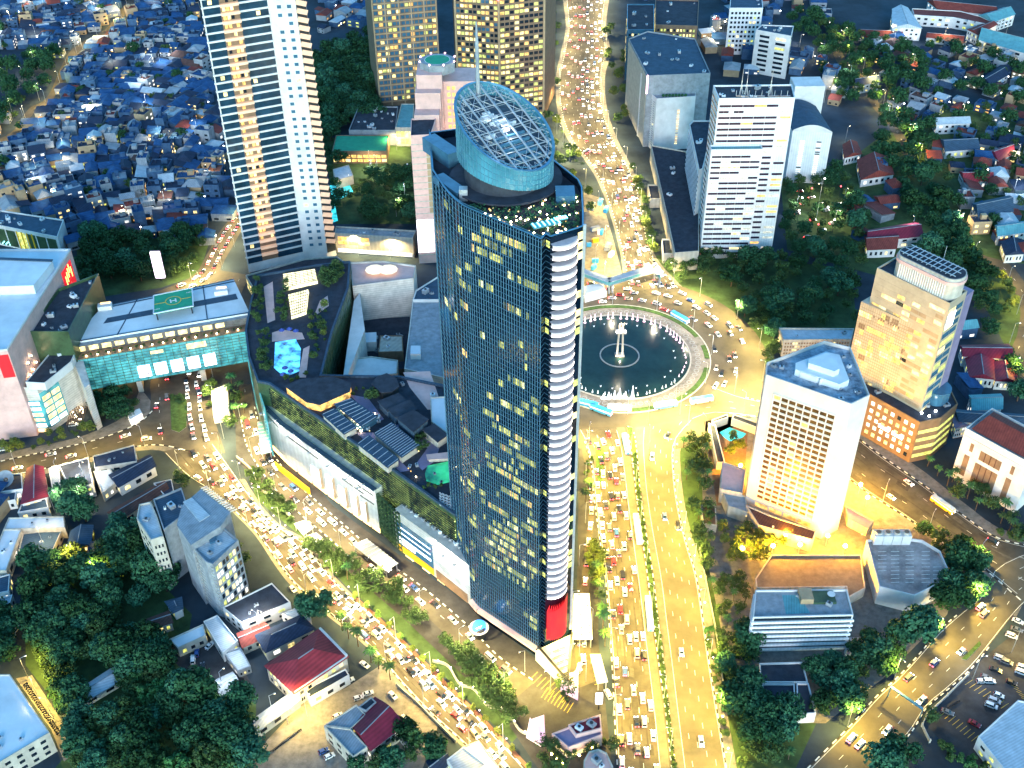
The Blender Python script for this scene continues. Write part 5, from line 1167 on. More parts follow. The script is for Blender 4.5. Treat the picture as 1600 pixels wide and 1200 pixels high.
# west roof garden with winding pool, glass atrium roofs and parasols
q = GP([(430,535),(462,530),(470,545),(468,580),(445,590),(428,575)], Z); M["pool_blue"] = mat("blue_pool_water", (.03, .18, .42), .1, .6, .2, emit=(.08, .5, 1.0), estr=.55, evar=.95, escale=.2)
b = MB(); b.tile(q, Z + .12); tag(b.build("garden_pool", "pool_blue"), "blue patterned pool in the mall's west roof garden", "swimming pool")
for nm, lb, px in (("atrium_roof", "upper lit glass atrium roof in the west garden", [(442,428),(492,420),(496,438),(444,450)]), ("atrium_roof", "lower lit stepped atrium roof in the west garden", [(450,460),(482,452),(478,486),(455,494)])):
    q = GP(px, Z + 2); tt = thing(nm, lb, "glass roof", cen(q, Z)); M["atrium_glow"] = mat("atrium_lit_glass", (.5, .5, .3), .3, 0, emit=(1, .9, .5), estr=.8, evar=.5, escale=.3)
    part(tt, "glazing", "atrium_glow", lambda b: b.prism(q, Z, Z + 2)); part(tt, "glazing_bar", "darkmetal", lambda b: [b.bar((*Vector(q[0]).lerp(Vector(q[3]), k / 8), Z + 2.1), (*Vector(q[1]).lerp(Vector(q[2]), k / 8), Z + 2.1), .25) for k in range(9)] + [b.bar((*Vector(q[0]).lerp(Vector(q[1]), k / 8), Z + 2.1), (*Vector(q[3]).lerp(Vector(q[2]), k / 8), Z + 2.1), .2) for k in range(9)])
b = MB(); [b.tile(GP(p, Z), Z + .05) for p in ([(412,448),(426,440),(430,500),(418,505)], [(500,470),(512,462),(514,478),(490,495)], [(425,520),(440,515),(472,520),(476,530),(425,534)], [(474,545),(484,540),(478,590),(466,590)])]; b.build("garden_path", "pink", mall)
def parasol(px, py, z, r, col, lb, grp=None):
    g = G(px, py, z); tt = thing("parasol", lb, "parasol", tuple(g), grp); part(tt, "canopy", col, lambda b: b.tube((g.x, g.y, g.z + 2.0), (g.x, g.y, g.z + 3.1), r, .1, 10, cap=False)); part(tt, "pole", "metal", lambda b: b.tube(tuple(g), (g.x, g.y, g.z + 2.8), .06))
M["blue_fabric"] = mat("blue_fabric", (.05, .08, .30), .8, .2, 1); M["cream_lit"] = mat("lit_cream_fabric", (.7, .62, .45), .7, .2, .6, emit=(1, .85, .5), estr=.35)
for i, (x, y) in enumerate(((441,521),(453,519),(463,522),(446,580),(455,585),(443,590))): parasol(x, y, Z, 1.5, "blue_fabric", "blue parasol at the %s end of the winding roof pool" % ("upper" if y < 540 else "lower"), "blue parasols by the roof pool")
# north east part of the mall: courts and stone walls
block("stone_terrace_block", "pale stone walled block with a parasol terrace, north end of the mall", "building", GP([(551,449),(547,412),(600,410),(650,417),(646,437)], 34), 34, "travertine", "pink", par=1.0)
parasol(586, 426, 34, 5.2, "cream_lit", "large lit cream parasol, left of two on the stone terrace"); parasol(607, 426, 34, 5.2, "cream_lit", "large lit cream parasol, right of two on the stone terrace")
block("stone_fin_wall", "slanting tall stone fin wall in the mall's court", "wall", GP([(553,470),(562,457),(570,515),(541,592),(536,590)], 30), 30, "travertine", "white", par=0)
block("grey_roof_hall", "long grey roofed hall left of the glass tower", "hall", GP([(645,470),(690,470),(694,592),(632,578)], 27), 27, "travertine", "grey", par=.8)
block("roof_box", "small white box on the long grey roof", "roof hut", GP([(642,540),(657,540),(657,553),(641,553)], 30.5), 30.5, "white", "roofwhite", z0=27.05, par=0)
block("curved_white_roof", "broad cream roof at the bottom of the mall court", "building", GP([(549,562),(580,558),(622,564),(620,585),(560,592),(540,592)], 24), 24, "cream", "white", par=.6)
block("olive_roof_block", "small olive roofed plant block in the mall court", "building", GP([(594,525),(629,525),(630,550),(591,551)], 18), 18, "brown", "cream", par=.4, clutter=2)
block("court_cabin", "little white cabin left of the olive roof in the court", "building", GP([(568,520),(588,519),(588,534),(567,535)], 18), 18, "white", "roofwhite", par=0)
block("court_floor_block", "dark low roofs filling the mall court", "building", GP([(548,500),(640,495),(636,575),(545,590)], 12), 12, "brown", "darkgrey", par=0, clutter=14, rng=rg)
block("blue_terrace_block", "bluish roof terrace between the stone terrace and tower", "building", GP([(650,455),(690,430),(690,470),(645,470)], 28), 28, "white", "blue_tile", par=.8, clutter=4)
block("white_ribbed_roof", "pale quilted roof strip between cabins and glass tower", "building", GP([(672,622),(700,620),(704,682),(674,660)], 42), 42, "cream", "roofwhite", par=.5)
# ---------------------------------------------------------------- glass bridge over the street
HB = 33.0
rf = GP([(108,536),(160,479),(365,436),(390,489)], HB); a, c = Vector(rf[0]), Vector(rf[3])
a, c = [Vector(v) for v in (GP([(108,541)], HB)[0], GP([(390,493)], HB)[0])]
t = thing("glass_bridge", "bridge building of teal glass spanning the street, helipad on its white roof", "bridge", cen(rf, 9))
part(t, "roof", "roofwhite", lambda b: b.prism(rf, HB - 1, HB, bottom=True))
part(t, "roof_seam", "blue_tile", lambda b: [b.bar((*Vector(rf[1 if i else 0]).lerp(Vector(rf[2 if i else 3]), u), HB + .1), (*Vector(rf[0 if i else 1]).lerp(Vector(rf[3 if i else 2]), u), HB + .1), .5, .3) for i in (0,) for u in (.26, .76)] + [b.bar((*Vector(rf[0]).lerp(Vector(rf[1]), v), HB + .1), (*Vector(rf[3]).lerp(Vector(rf[2]), v), HB + .1), w, .3) for v, w in ((.93, .9), (.99, .6), (.01, .6))])
part(t, "walkway", "blue_tile", lambda b: b.tile([tuple(Vector(rf[0]).lerp(Vector(rf[3]), u).lerp(Vector(rf[1]).lerp(Vector(rf[2]), u), v)) for u, v in ((.12, .42), (.97, .42), (.97, .58), (.12, .58))], HB + .06))
bd = (c - a); fn = Vector((bd.y, -bd.x)).normalized()
fn = fn if fn.y < 0 else -fn
ga, gc = a + fn * 5.5, c + fn * 5.5
part(t, "terrace", "brown", lambda b: b.prism([tuple(a), tuple(ga), tuple(gc), tuple(c)], HB - 5.4, HB - 5, bottom=True))
part(t, "upper_wall", "brown", lambda b: b.poly([(a.x, a.y, HB - 5), (c.x, c.y, HB - 5), (c.x, c.y, HB - 1), (a.x, a.y, HB - 1)]))
part(t, "upper_window", "lit_warm", lambda b: [b.window(tuple(a), tuple(c), HB - 4.2, HB - 1.6, u, u + .05, .15) for u in [.03 + .07 * k for k in range(13)] if rg.random() < .75])
part(t, "terrace_lamp", "lamp", lambda b: [b.blob((*(ga.lerp(gc, u) - fn * 1.0), HB - 4.4), .35) for u in [.02 + .06 * k for k in range(17)]])
hedge_src = (ga, gc, HB - 5, fn)
BOT = 8.5
part(t, "glass_face", "teal_glass", lambda b: b.prism([tuple(ga), tuple(gc), tuple(gc - fn * 3), tuple(ga - fn * 3)], BOT, HB - 5.4, bottom=True))
def fb(b):
    for k in range(25): p = ga.lerp(gc, k / 24) + fn * .08; b.bar((*p, BOT), (*p, HB - 5.4), .14, .2)
    for k in range(12): z = BOT + (HB - 5.4 - BOT) * k / 11; b.bar((*(ga + fn * .08), z), (*(gc + fn * .08), z), .14, .16)
part(t, "glazing_bar", "green_glass", fb)
for k in range(5):
    u = .33 + k * .092
    o = part(t, "light_box", "led", lambda b: b.window(tuple(ga), tuple(gc), BOT + 2.2, BOT + 9.2, u, u + .068, .5))
    for i, (du, z, hgt) in enumerate(((.012, 4, 1.2), (.03, 6, .8), (.045, 3.5, 1.4), (.02, 7.2, .5))):
        if (i + k) % 3: b = MB(); b.window(tuple(ga), tuple(gc), BOT + z, BOT + z + hgt * .6, u + du, u + du + .014, .56); b.build("letter_mark", "darkmetal", o)
part(t, "glowing_sign", "lit_warm", lambda b: (b.window(tuple(ga), tuple(gc), HB - 9.2, HB - 7.6, .42, .49, .4), b.window(tuple(ga), tuple(gc), HB - 10, HB - 7, .62, .73, .4)))
part(t, "soffit", "cream", lambda b: b.poly([(*a, BOT - .1), (*c, BOT - .1), (*gc, BOT - .1), (*ga, BOT - .1)]))
bk0, bk1 = Vector(rf[1]), Vector(rf[2])
part(t, "body", "grey", lambda b: b.prism([tuple(a), tuple(c), tuple(bk1), tuple(bk0)], BOT, HB - 1, bottom=True))
for u in (.0, .30, .66, .97): part(t, "pier", "cream", lambda b: b.prism([tuple(ga.lerp(gc, u) - fn * 2), tuple(ga.lerp(gc, u + .03) - fn * 2), tuple(ga.lerp(gc, u + .03) - fn * 14), tuple(ga.lerp(gc, u) - fn * 14)], 0, BOT))
M["under_glow"] = mat("undercroft_shop_light", (.9, .6, .3), .4, 0, emit=(1, .60, .20), estr=1.6, evar=.7, escale=.15)
part(t, "undercroft_light", "under_glow", lambda b: [b.window(tuple(ga - fn * 12), tuple(gc - fn * 12), .5, BOT - 1, u, v, .1) for u, v in ((.02, .28), (.345, .42), (.70, .96))])
# helipad: stands on the bridge roof
hp = GP([(240,462),(300,450),(302,478),(240,490)], HB + 5)
t = thing("helipad", "green square helipad with white H and yellow circle on the bridge roof", "helipad", cen(hp, HB))
part(t, "deck", "green_deck", lambda b: b.prism(hp, HB + 4.3, HB + 5, bottom=True)); part(t, "edge", "roofwhite", lambda b: [b.bar((*hp[k], HB + 5), (*hp[(k + 1) % 4], HB + 5), .6, .5) for k in range(4)])
part(t, "leg", "darkmetal", lambda b: [b.tube((*p, HB), (*p, HB + 4.3), .35) for p in shrink(hp, 1.2)])
hc = Vector(cen(hp)[:2]); hu = (Vector(hp[1]) - Vector(hp[0])).normalized(); hv = Vector((-hu.y, hu.x))
if hv.y < 0: hv = -hv
P2 = lambda x, y: (*(hc + hu * x + hv * y), HB + 5.06)
part(t, "letter_h", "paint", lambda b: (b.bar(P2(-1.3, -1.6), P2(-1.3, 1.6), .7, .06), b.bar(P2(1.3, -1.6), P2(1.3, 1.6), .7, .06), b.bar(P2(-1.3, 0), P2(1.3, 0), .7, .05)))
part(t, "yellow_circle", "ypaint", lambda b: (b.ring((hc.x, hc.y), 3.6, 4.1, HB + 5.05, HB + 5.05, 36), b.bar(P2(-10, 0), P2(-4, 0), .5, .05), b.bar(P2(4, 0), P2(9, 0), .5, .05)))
part(t, "corner_mark", "paint", lambda b: [b.bar(P2(x + i * .7, y), P2(x + i * .7 + .4, y), .8, .05) for x, y in ((-10, -5), (7.5, 5)) for i in range(4)])
for lb, px, py in (("orange capped roof hatch near the left end of the bridge roof", 165, 482), ("orange capped roof hatch near the right end of the bridge roof", 346, 458)):
    g = G(px, py, HB); tt = thing("roof_hatch", lb, "roof hut", (g.x, g.y, HB)); part(tt, "wall", "white", lambda b: b.box((g.x, g.y, HB + 1.2), (7, 4, 2.4), .2)); part(tt, "lid", "entry_glow", lambda b: b.box((g.x, g.y + 1.5, HB + 2.6), (5, 1.2, .3), .2))
# ---------------------------------------------------------------- department store at the left edge
HS = 52.0
top = GP([(111,391),(12,548),(-90,560),(-120,392)], HS)
t = thing("department_store", "big white roofed store with red signs at the left edge", "store", cen(top))
part(t, "wall", "pink", lambda b: b.prism(top, 0, HS)); part(t, "roof", "roofwhite", lambda b: b.tile(shrink(top, .4), HS + .02)); part(t, "parapet", "white", lambda b: parapet(b, top, HS, 1, .8))
rs = GP([(82,408),(52,446),(-80,450),(-80,402)], HS + 5); part(t, "raised_roof", "roofwhite", lambda b: b.prism(rs, HS, HS + 5)); part(t, "roof_gutter", "blue_tile", lambda b: b.bar((*rs[0], HS + 5.3), (*rs[3], HS + 5.3), 2, .4))
e = (top[1], top[0])
e = e if area([e[0], e[1], (e[0][0] - 10, e[0][1])]) > 0 else (e[1], e[0])
part(t, "red_sign", "red_banner", lambda b: b.window(*e, HS - 17, HS - 3, .80, .95, .3)); M["sign_yellow"] = mat("yellow_neon", (1, .7, .2), .4, 0, emit=(1, .62, .12), estr=1.6)
part(t, "neon_script", "sign_yellow", lambda b: [b.window(*e, HS - 13 + i * 1.6 % 5, HS - 7 + i * 1.3 % 4, .83 + i * .022, .838 + i * .022, .4) for i in range(5)])
fe = (top[2], top[1]); part(t, "red_sign", "red_banner", lambda b: b.window(*fe, HS - 15, HS - 2, .80, .985, .3)); part(t, "sign_lamp", "lamp_pink", lambda b: [b.blob((top[1][0] - 4 - 3 * k, top[1][1] - .6, HS - 9), .5) for k in range(5)])
part(t, "wall_lamp", "lamp", lambda b: [b.blob((*Vector(e[0]).lerp(Vector(e[1]), u).lerp(Vector((0, 300)), .004), z), .42) for u, z in ((.12, 30), (.17, 30), (.22, 31), (.14, 36), (.19, 37), (.1, 24))])
q = GP([(92,455),(155,431),(108,522),(44,522)], 44); t = block("dark_terrace_block", "dark green walled plant block between white store and glass bridge", "building", q, 44, "green_glass", "darkgrey", par=1.6, clutter=12, rng=rg)
q = GP([(-60,600),(55,603),(88,562),(100,560),(135,556),(150,612),(140,640),(110,660)], 27)
q = GP([(-70,612),(58,608),(112,572),(124,560),(120,500),(-70,540)], 27)
t = block("store_podium", "cream stone podium with lit glass corner at the left edge", "podium", q, 27, "travertine", "darkgrey", par=1.2, clutter=6, rng=rg)
q_ = ccw(q); es = [(q_[k], q_[(k + 1) % len(q_)]) for k in range(len(q_))]; es = [x for x in es if faces_camera(*x)]; es.sort(key=lambda s: -(Vector(s[0]) - Vector(s[1])).length)
P0, P1, P2_ = Vector(GP([(-70,612)], 27)[0]), Vector(GP([(58,608)], 27)[0]), Vector(GP([(112,572)], 27)[0])
part(t, "corner_glass", "teal_glass", lambda b: (b.window(tuple(P0.lerp(P1, .72)), tuple(P1), 3, 20, 0, 1, .2), b.window(tuple(P1), tuple(P1.lerp(P2_, .55)), 3, 24, 0, 1, .2)))
its = []
for k in range(5):
    for u in (.74, .86): its.append(((lambda b, k=k, u=u: b.window(tuple(P0), tuple(P1), 3.6 + k * 3.4, 5.6 + k * 3.4, u, u + .11, .32)), rg.choice(("lit_white", "lit_warm", "lit_white", "led"))))
    for u in (.04, .3): its.append(((lambda b, k=k, u=u: b.window(tuple(P1), tuple(P2_), 3.6 + k * 3.8, 6.2 + k * 3.8, u, u + .22, .32)), rg.choice(("lit_white", "lit_warm", "led"))))
windows(t, its, "lit_window"); part(t, "sun_shade", "metal", lambda b: [b.bar((*P0.lerp(P1, .45), 3 + k * 4.4), (*P0.lerp(P1, .95), 3 + k * 4.4), 1.4, .25) for k in range(4)])
part(t, "base_light", "entry_glow", lambda b: b.window(tuple(P0), tuple(P1), .4, 2.2, .3, 1, .3)); part(t, "left_opening", "brown", lambda b: b.window(tuple(P0), tuple(P1), 6, 14, .48, .53, .15))
q = GP([(122,560),(135,575),(140,625),(118,560)], 26)
q = GP([(116,568),(132,606),(140,600),(128,556)], 27); block("stone_end_wall", "cream stone end wall carrying the left end of the glass bridge", "wall", q, 27, "travertine", "travertine", par=0)
q = GP([(95,532),(118,552),(112,566),(70,600),(40,598)], 31); block("store_cafe", "small dark roofed cafe block on the store podium", "building", q, 31, "white", "darkgrey", z0=27.1, par=.5, clutter=3)
q = GP([(112,636),(136,634),(128,662),(104,664)], 4); t = thing("lit_pergola", "brown slatted pergola glowing from below beside the store corner", "pergola", cen(q)); part(t, "slats", "wood", lambda b: [b.bar((*Vector(q[0]).lerp(Vector(q[1]), k / 9), 4), (*Vector(q[3]).lerp(Vector(q[2]), k / 9), 4), .35) for k in range(10)]); part(t, "lamp", "lamp", lambda b: [b.blob((*Vector(q[0]).lerp(Vector(q[1]), rg.random()).lerp(Vector(q[3]).lerp(Vector(q[2]), rg.random()), rg.random()), 3.4), .3) for _ in range(14)]); part(t, "post", "darkmetal", lambda b: [b.tube((*p, 0), (*p, 4), .15) for p in q])
# coloured shop row behind the store, led pylon
q = GP([(-10,352),(90,372),(100,345),(0,330)], 14); t = block("shop_row", "row of shophouses with yellow framed green front behind the white store", "shophouse", q, 14, "white", "blue_tile", clutter=8)
e = GP([(-10,352),(90,372)], 14); windows(t, [((lambda b, k=k: b.window(*e, 1, 12.5, .02 + .16 * k, .16 + .16 * k, .12)), "green_glass" if k != 2 else "lit_yellow") for k in range(6)]); part(t, "yellow_frame", "yellow_wall", lambda b: [b.window(*e, .5, 13, u, u + .02, .3) for u in (.34, .42, .50, .58)]); part(t, "neon_sign", "lamp_cyan", lambda b: [b.window(*e, 1.5 + .8 * (i % 3), 2.2 + .8 * (i % 3), .05 + i * .02, .06 + i * .02, .3) for i in range(7)])
g = G(252, 438); zt_ = HT(252, 438, 396); t = thing("led_pylon", "tall glowing white and pink screen pylon among trees behind the bridge", "screen", tuple(g)); part(t, "screen", "led_pink", lambda b: b.box((g.x, g.y, zt_ / 2 + 1.5), (5.5, 1.5, zt_ - 1))); part(t, "frame", "darkmetal", lambda b: (b.box((g.x, g.y + .95, zt_ / 2 + 1.5), (6.2, .4, zt_)), b.tube(tuple(g), (g.x, g.y, 1.6), .6)))
q = GP([(330,610),(355,600),(358,645),(333,650)], 5); block("kiosk_roof", "pale flat kiosk roof among bushes right of the bridge road", "kiosk", q, 5, "white", "roofwhite", par=0)
q = GP([(198,645),(218,638),(222,645),(203,656)], 4); block("guard_booth", "small glowing white shelter on the bend by the bridge", "kiosk", q, 4, "lit_white", "roofwhite", par=0)
# ---------------------------------------------------------------- telling labels for the many: by the nearest landmark
LM = [("the fountain pool", 968, 556), ("the bridge's left end", 120, 620), ("the glass bridge", 260, 590), ("the helipad", 270, 500), ("the white store", 60, 590), ("the store podium", 60, 690), ("the LED pylon", 252, 438), ("the residential tower", 450, 415),
 ("the grass island by the bridge", 280, 645), ("the white screen wall", 500, 790), ("the tent roofs", 480, 830), ("the ribbed glass canopy", 590, 870), ("the white box wall", 690, 950), ("the round blue sign", 749, 993), ("the pointed tower entrance", 880, 1080), ("the red banner", 875, 1010), ("the pale drop-off canopy", 912, 965), ("the pink sails", 845, 1130),
 ("the gabled grey office", 330, 900), ("the red hall", 480, 1050), ("the maroon roof", 580, 1140), ("the pale warehouse", 30, 1130), ("the white shed", 150, 1070), ("the villa car park", 310, 1040), ("the satellite dish roof", 20, 770), ("the left edge street", 110, 705), ("the road junction", 310, 700), ("the L-shaped pale roof", 50, 850),
 ("the footbridge", 975, 435), ("the building yard", 940, 390), ("the dark podium", 1060, 390), ("the antenna tower", 1150, 405), ("the curved roof hotel", 1260, 282), ("the long dark slab", 1000, 200), ("the lit tower", 780, 200), ("the brown tower", 640, 170), ("the pink hotel", 670, 415), ("the green roofed hall", 560, 250),
 ("the low slab", 1270, 560), ("the golden podium", 1420, 722), ("the golden tower", 1500, 640), ("the white hotel", 1240, 840), ("the hotel pool", 1145, 680), ("the red roofed hall", 1560, 790), ("the parking deck", 1420, 950), ("the balcony office", 1250, 1035), ("the dark annexes", 1230, 1100), ("the lower right car park", 1540, 1120), ("the slim grass island", 1518, 1018),
 ("the bend above the lower right street", 1560, 900), ("the pale lane", 1590, 500), ("the school roofs", 1500, 60), ("the residential street", 1350, 140), ("the avenue's upper bend", 960, 250), ("the avenue's top end", 915, 40), ("the bus on the bus lane", 978, 695), ("the median's north tip", 988, 672), ("the avenue median's middle", 1015, 900), ("the avenue median's lower end", 1045, 1130), ("the palm strip", 935, 950), ("the tower lane", 915, 800),
 ("the round topiary row", 660, 1050), ("the topiary row's lower end", 780, 1160), ("the topiary row's upper end", 600, 970), ("the big roadside tree", 500, 950), ("the lane through the dense houses", 60, 160), ("the dense village's middle", 180, 150), ("the tower's left village", 290, 250), ("the village's near edge", 120, 340), ("the village's upper corner", 40, 40), ("the village's top edge", 250, 30), ("the shophouse row", 40, 365), ("the white podium", 585, 410), ("the villa cluster at right", 1560, 300), ("the suburb's middle", 1440, 240), ("the dark avenue trees", 1330, 360), ("the suburb's lower houses", 1400, 380), ("the eastern houses", 1550, 570), ("the avenue's right verge", 1110, 900), ("the verge's lower end", 1150, 1150), ("the alley by the warehouse", 70, 1110), ("the far trees at the top", 540, 80)]
LMW = [(n, G(x, y), x, y) for n, x, y in LM]
ORD = ["", "second", "third", "fourth", "fifth", "sixth", "seventh", "eighth", "ninth", "tenth", "eleventh", "twelfth", "thirteenth", "fourteenth", "fifteenth", "sixteenth", "seventeenth", "eighteenth", "nineteenth", "twentieth"]
def ordn(k): return ORD[k] if k < 20 else ("twenty-" + ORD[k - 20] if 20 < k < 29 else ("thirty-" + ORD[k - 30] if 30 < k < 39 else "outermost"))
def where(p):
    n, w, lx, ly = min(LMW, key=lambda L: (L[1] - Vector((p[0], p[1], 0))).length); x, y = PX((p[0], p[1], 0))
    dx, dy = x - lx, y - ly
    if abs(dx) > 1.6 * abs(dy): r = "right of" if dx > 0 else "left of"
    elif abs(dy) > 1.6 * abs(dx): r = "below" if dy > 0 else "above"
    else: r = ("upper " if dy < 0 else "lower ") + ("right of" if dx > 0 else "left of")
    return r, n, math.hypot(dx, dy)
def label_all(items):
    """items: (object, description, position). Same look, same side of the same landmark: told apart by nearness."""
    g = {}
    for o, d, p in items:
        r, n, dist = where(p); g.setdefault((d, r, n), []).append((dist, o))
    for (d, r, n), L in g.items():
        L.sort(key=lambda s: s[0])
        for k, (_, o) in enumerate(L):
            o["label"] = f"{d} {r} {n}" if len(L) == 1 else (f"{d} {r} {n}, closest" if k == 0 else f"{d} {r} {n}, {ordn(k)} closest")
def clone(o, parent=None, loc=None, rz=None, sc=None, mats=None):
    c = o.copy(); COL.objects.link(c)
    if parent is not None: c.parent = parent
    if loc is not None: c.location = loc
    if rz is not None: c.rotation_euler = (0, 0, rz)
    if sc is not None: c.scale = sc
    if mats:
        for i, m in mats.items(): c.material_slots[i].link = 'OBJECT'; c.material_slots[i].material = M[m]
    for ch in o.children: clone(ch, c)
    return c
def drop(o):
    for ch in list(o.children): drop(ch)
    bpy.data.objects.remove(o)
ALL = []                      # (object, description, position) to be labelled at the end
# ---------------------------------------------------------------- lower left buildings
rg = random.Random(21)
def house_px(lb, px, h, wall, roof, kind="flat", name="house", win=3, lit=.35):
    q = ccw(GP(px, h)); tt = thing(name, lb, "house", cen(q))
    if kind == "flat":
        part(tt, "wall", wall, lambda b: (b.prism(q, 0, h), b.f.pop(), b.m.pop(), parapet(b, q, h, .6, .35))); part(tt, "roof", roof, lambda b: b.tile(shrink(q, .3), h + .02))
        if area(q) > 150: [plant(tt, *(Vector(q[0]).lerp(Vector(q[2]), rg.uniform(.2, .8)).lerp(Vector(q[1]).lerp(Vector(q[3]), .5), rg.uniform(0, .5))), h, rg.uniform(.8, 1.8), rg) for _ in range(3)]
    else:
        part(tt, "wall", wall, lambda b: b.prism(q, 0, h)); ev = shrink(q, -.7)
        if len(q) == 4:
            L = [(Vector(ev[k]) - Vector(ev[(k + 1) % 4])).length for k in range(4)]; s = 0 if L[0] + L[2] >= L[1] + L[3] else 1
            a, b_, c, d = [Vector(ev[(k + s) % 4]) for k in range(4)]; w_ = min((b_ - c).length, (a - d).length); rh = w_ * .22
            m1, m2 = (a + d) / 2, (b_ + c) / 2; ins = .5 * w_ / max(1e-3, (m2 - m1).length) if kind == "hip" else 0
            r1, r2 = m1.lerp(m2, ins), m2.lerp(m1, ins)
            def rfn(b):
                z = h - .1
                A_, B__, C__, D__ = [(p.x, p.y, z) for p in (a, b_, c, d)]; r1_, r2_ = (r1.x, r1.y, z + rh), (r2.x, r2.y, z + rh)
                b.poly([A_, B__, r2_, r1_]); b.poly([C__, D__, r1_, r2_]); b.poly([B__, C__, r2_]); b.poly([D__, A_, r1_])
            part(tt, "roof", roof, rfn)
            part(tt, "ridge", "grey", lambda b: b.bar((r1.x, r1.y, h - .05 + rh), (r2.x, r2.y, h - .05 + rh), .35, .2))
        else: part(tt, "roof", roof, lambda b: b.prism(ev, h, h + .5))
    its = []
    for k in range(len(q)):
        e = quad_edge(q, k)
        if faces_camera(*e) and (Vector(e[0]) - Vector(e[1])).length > 5: its += grid_items(*e, .4, h - .6, max(1, int(h / 3.3)), win, .45, .45, .05, .95, lit, ("lit_warm", "lit_yellow", "lit_white"), "glass", .06, rg)
    windows(tt, its, "window", 40); return tt
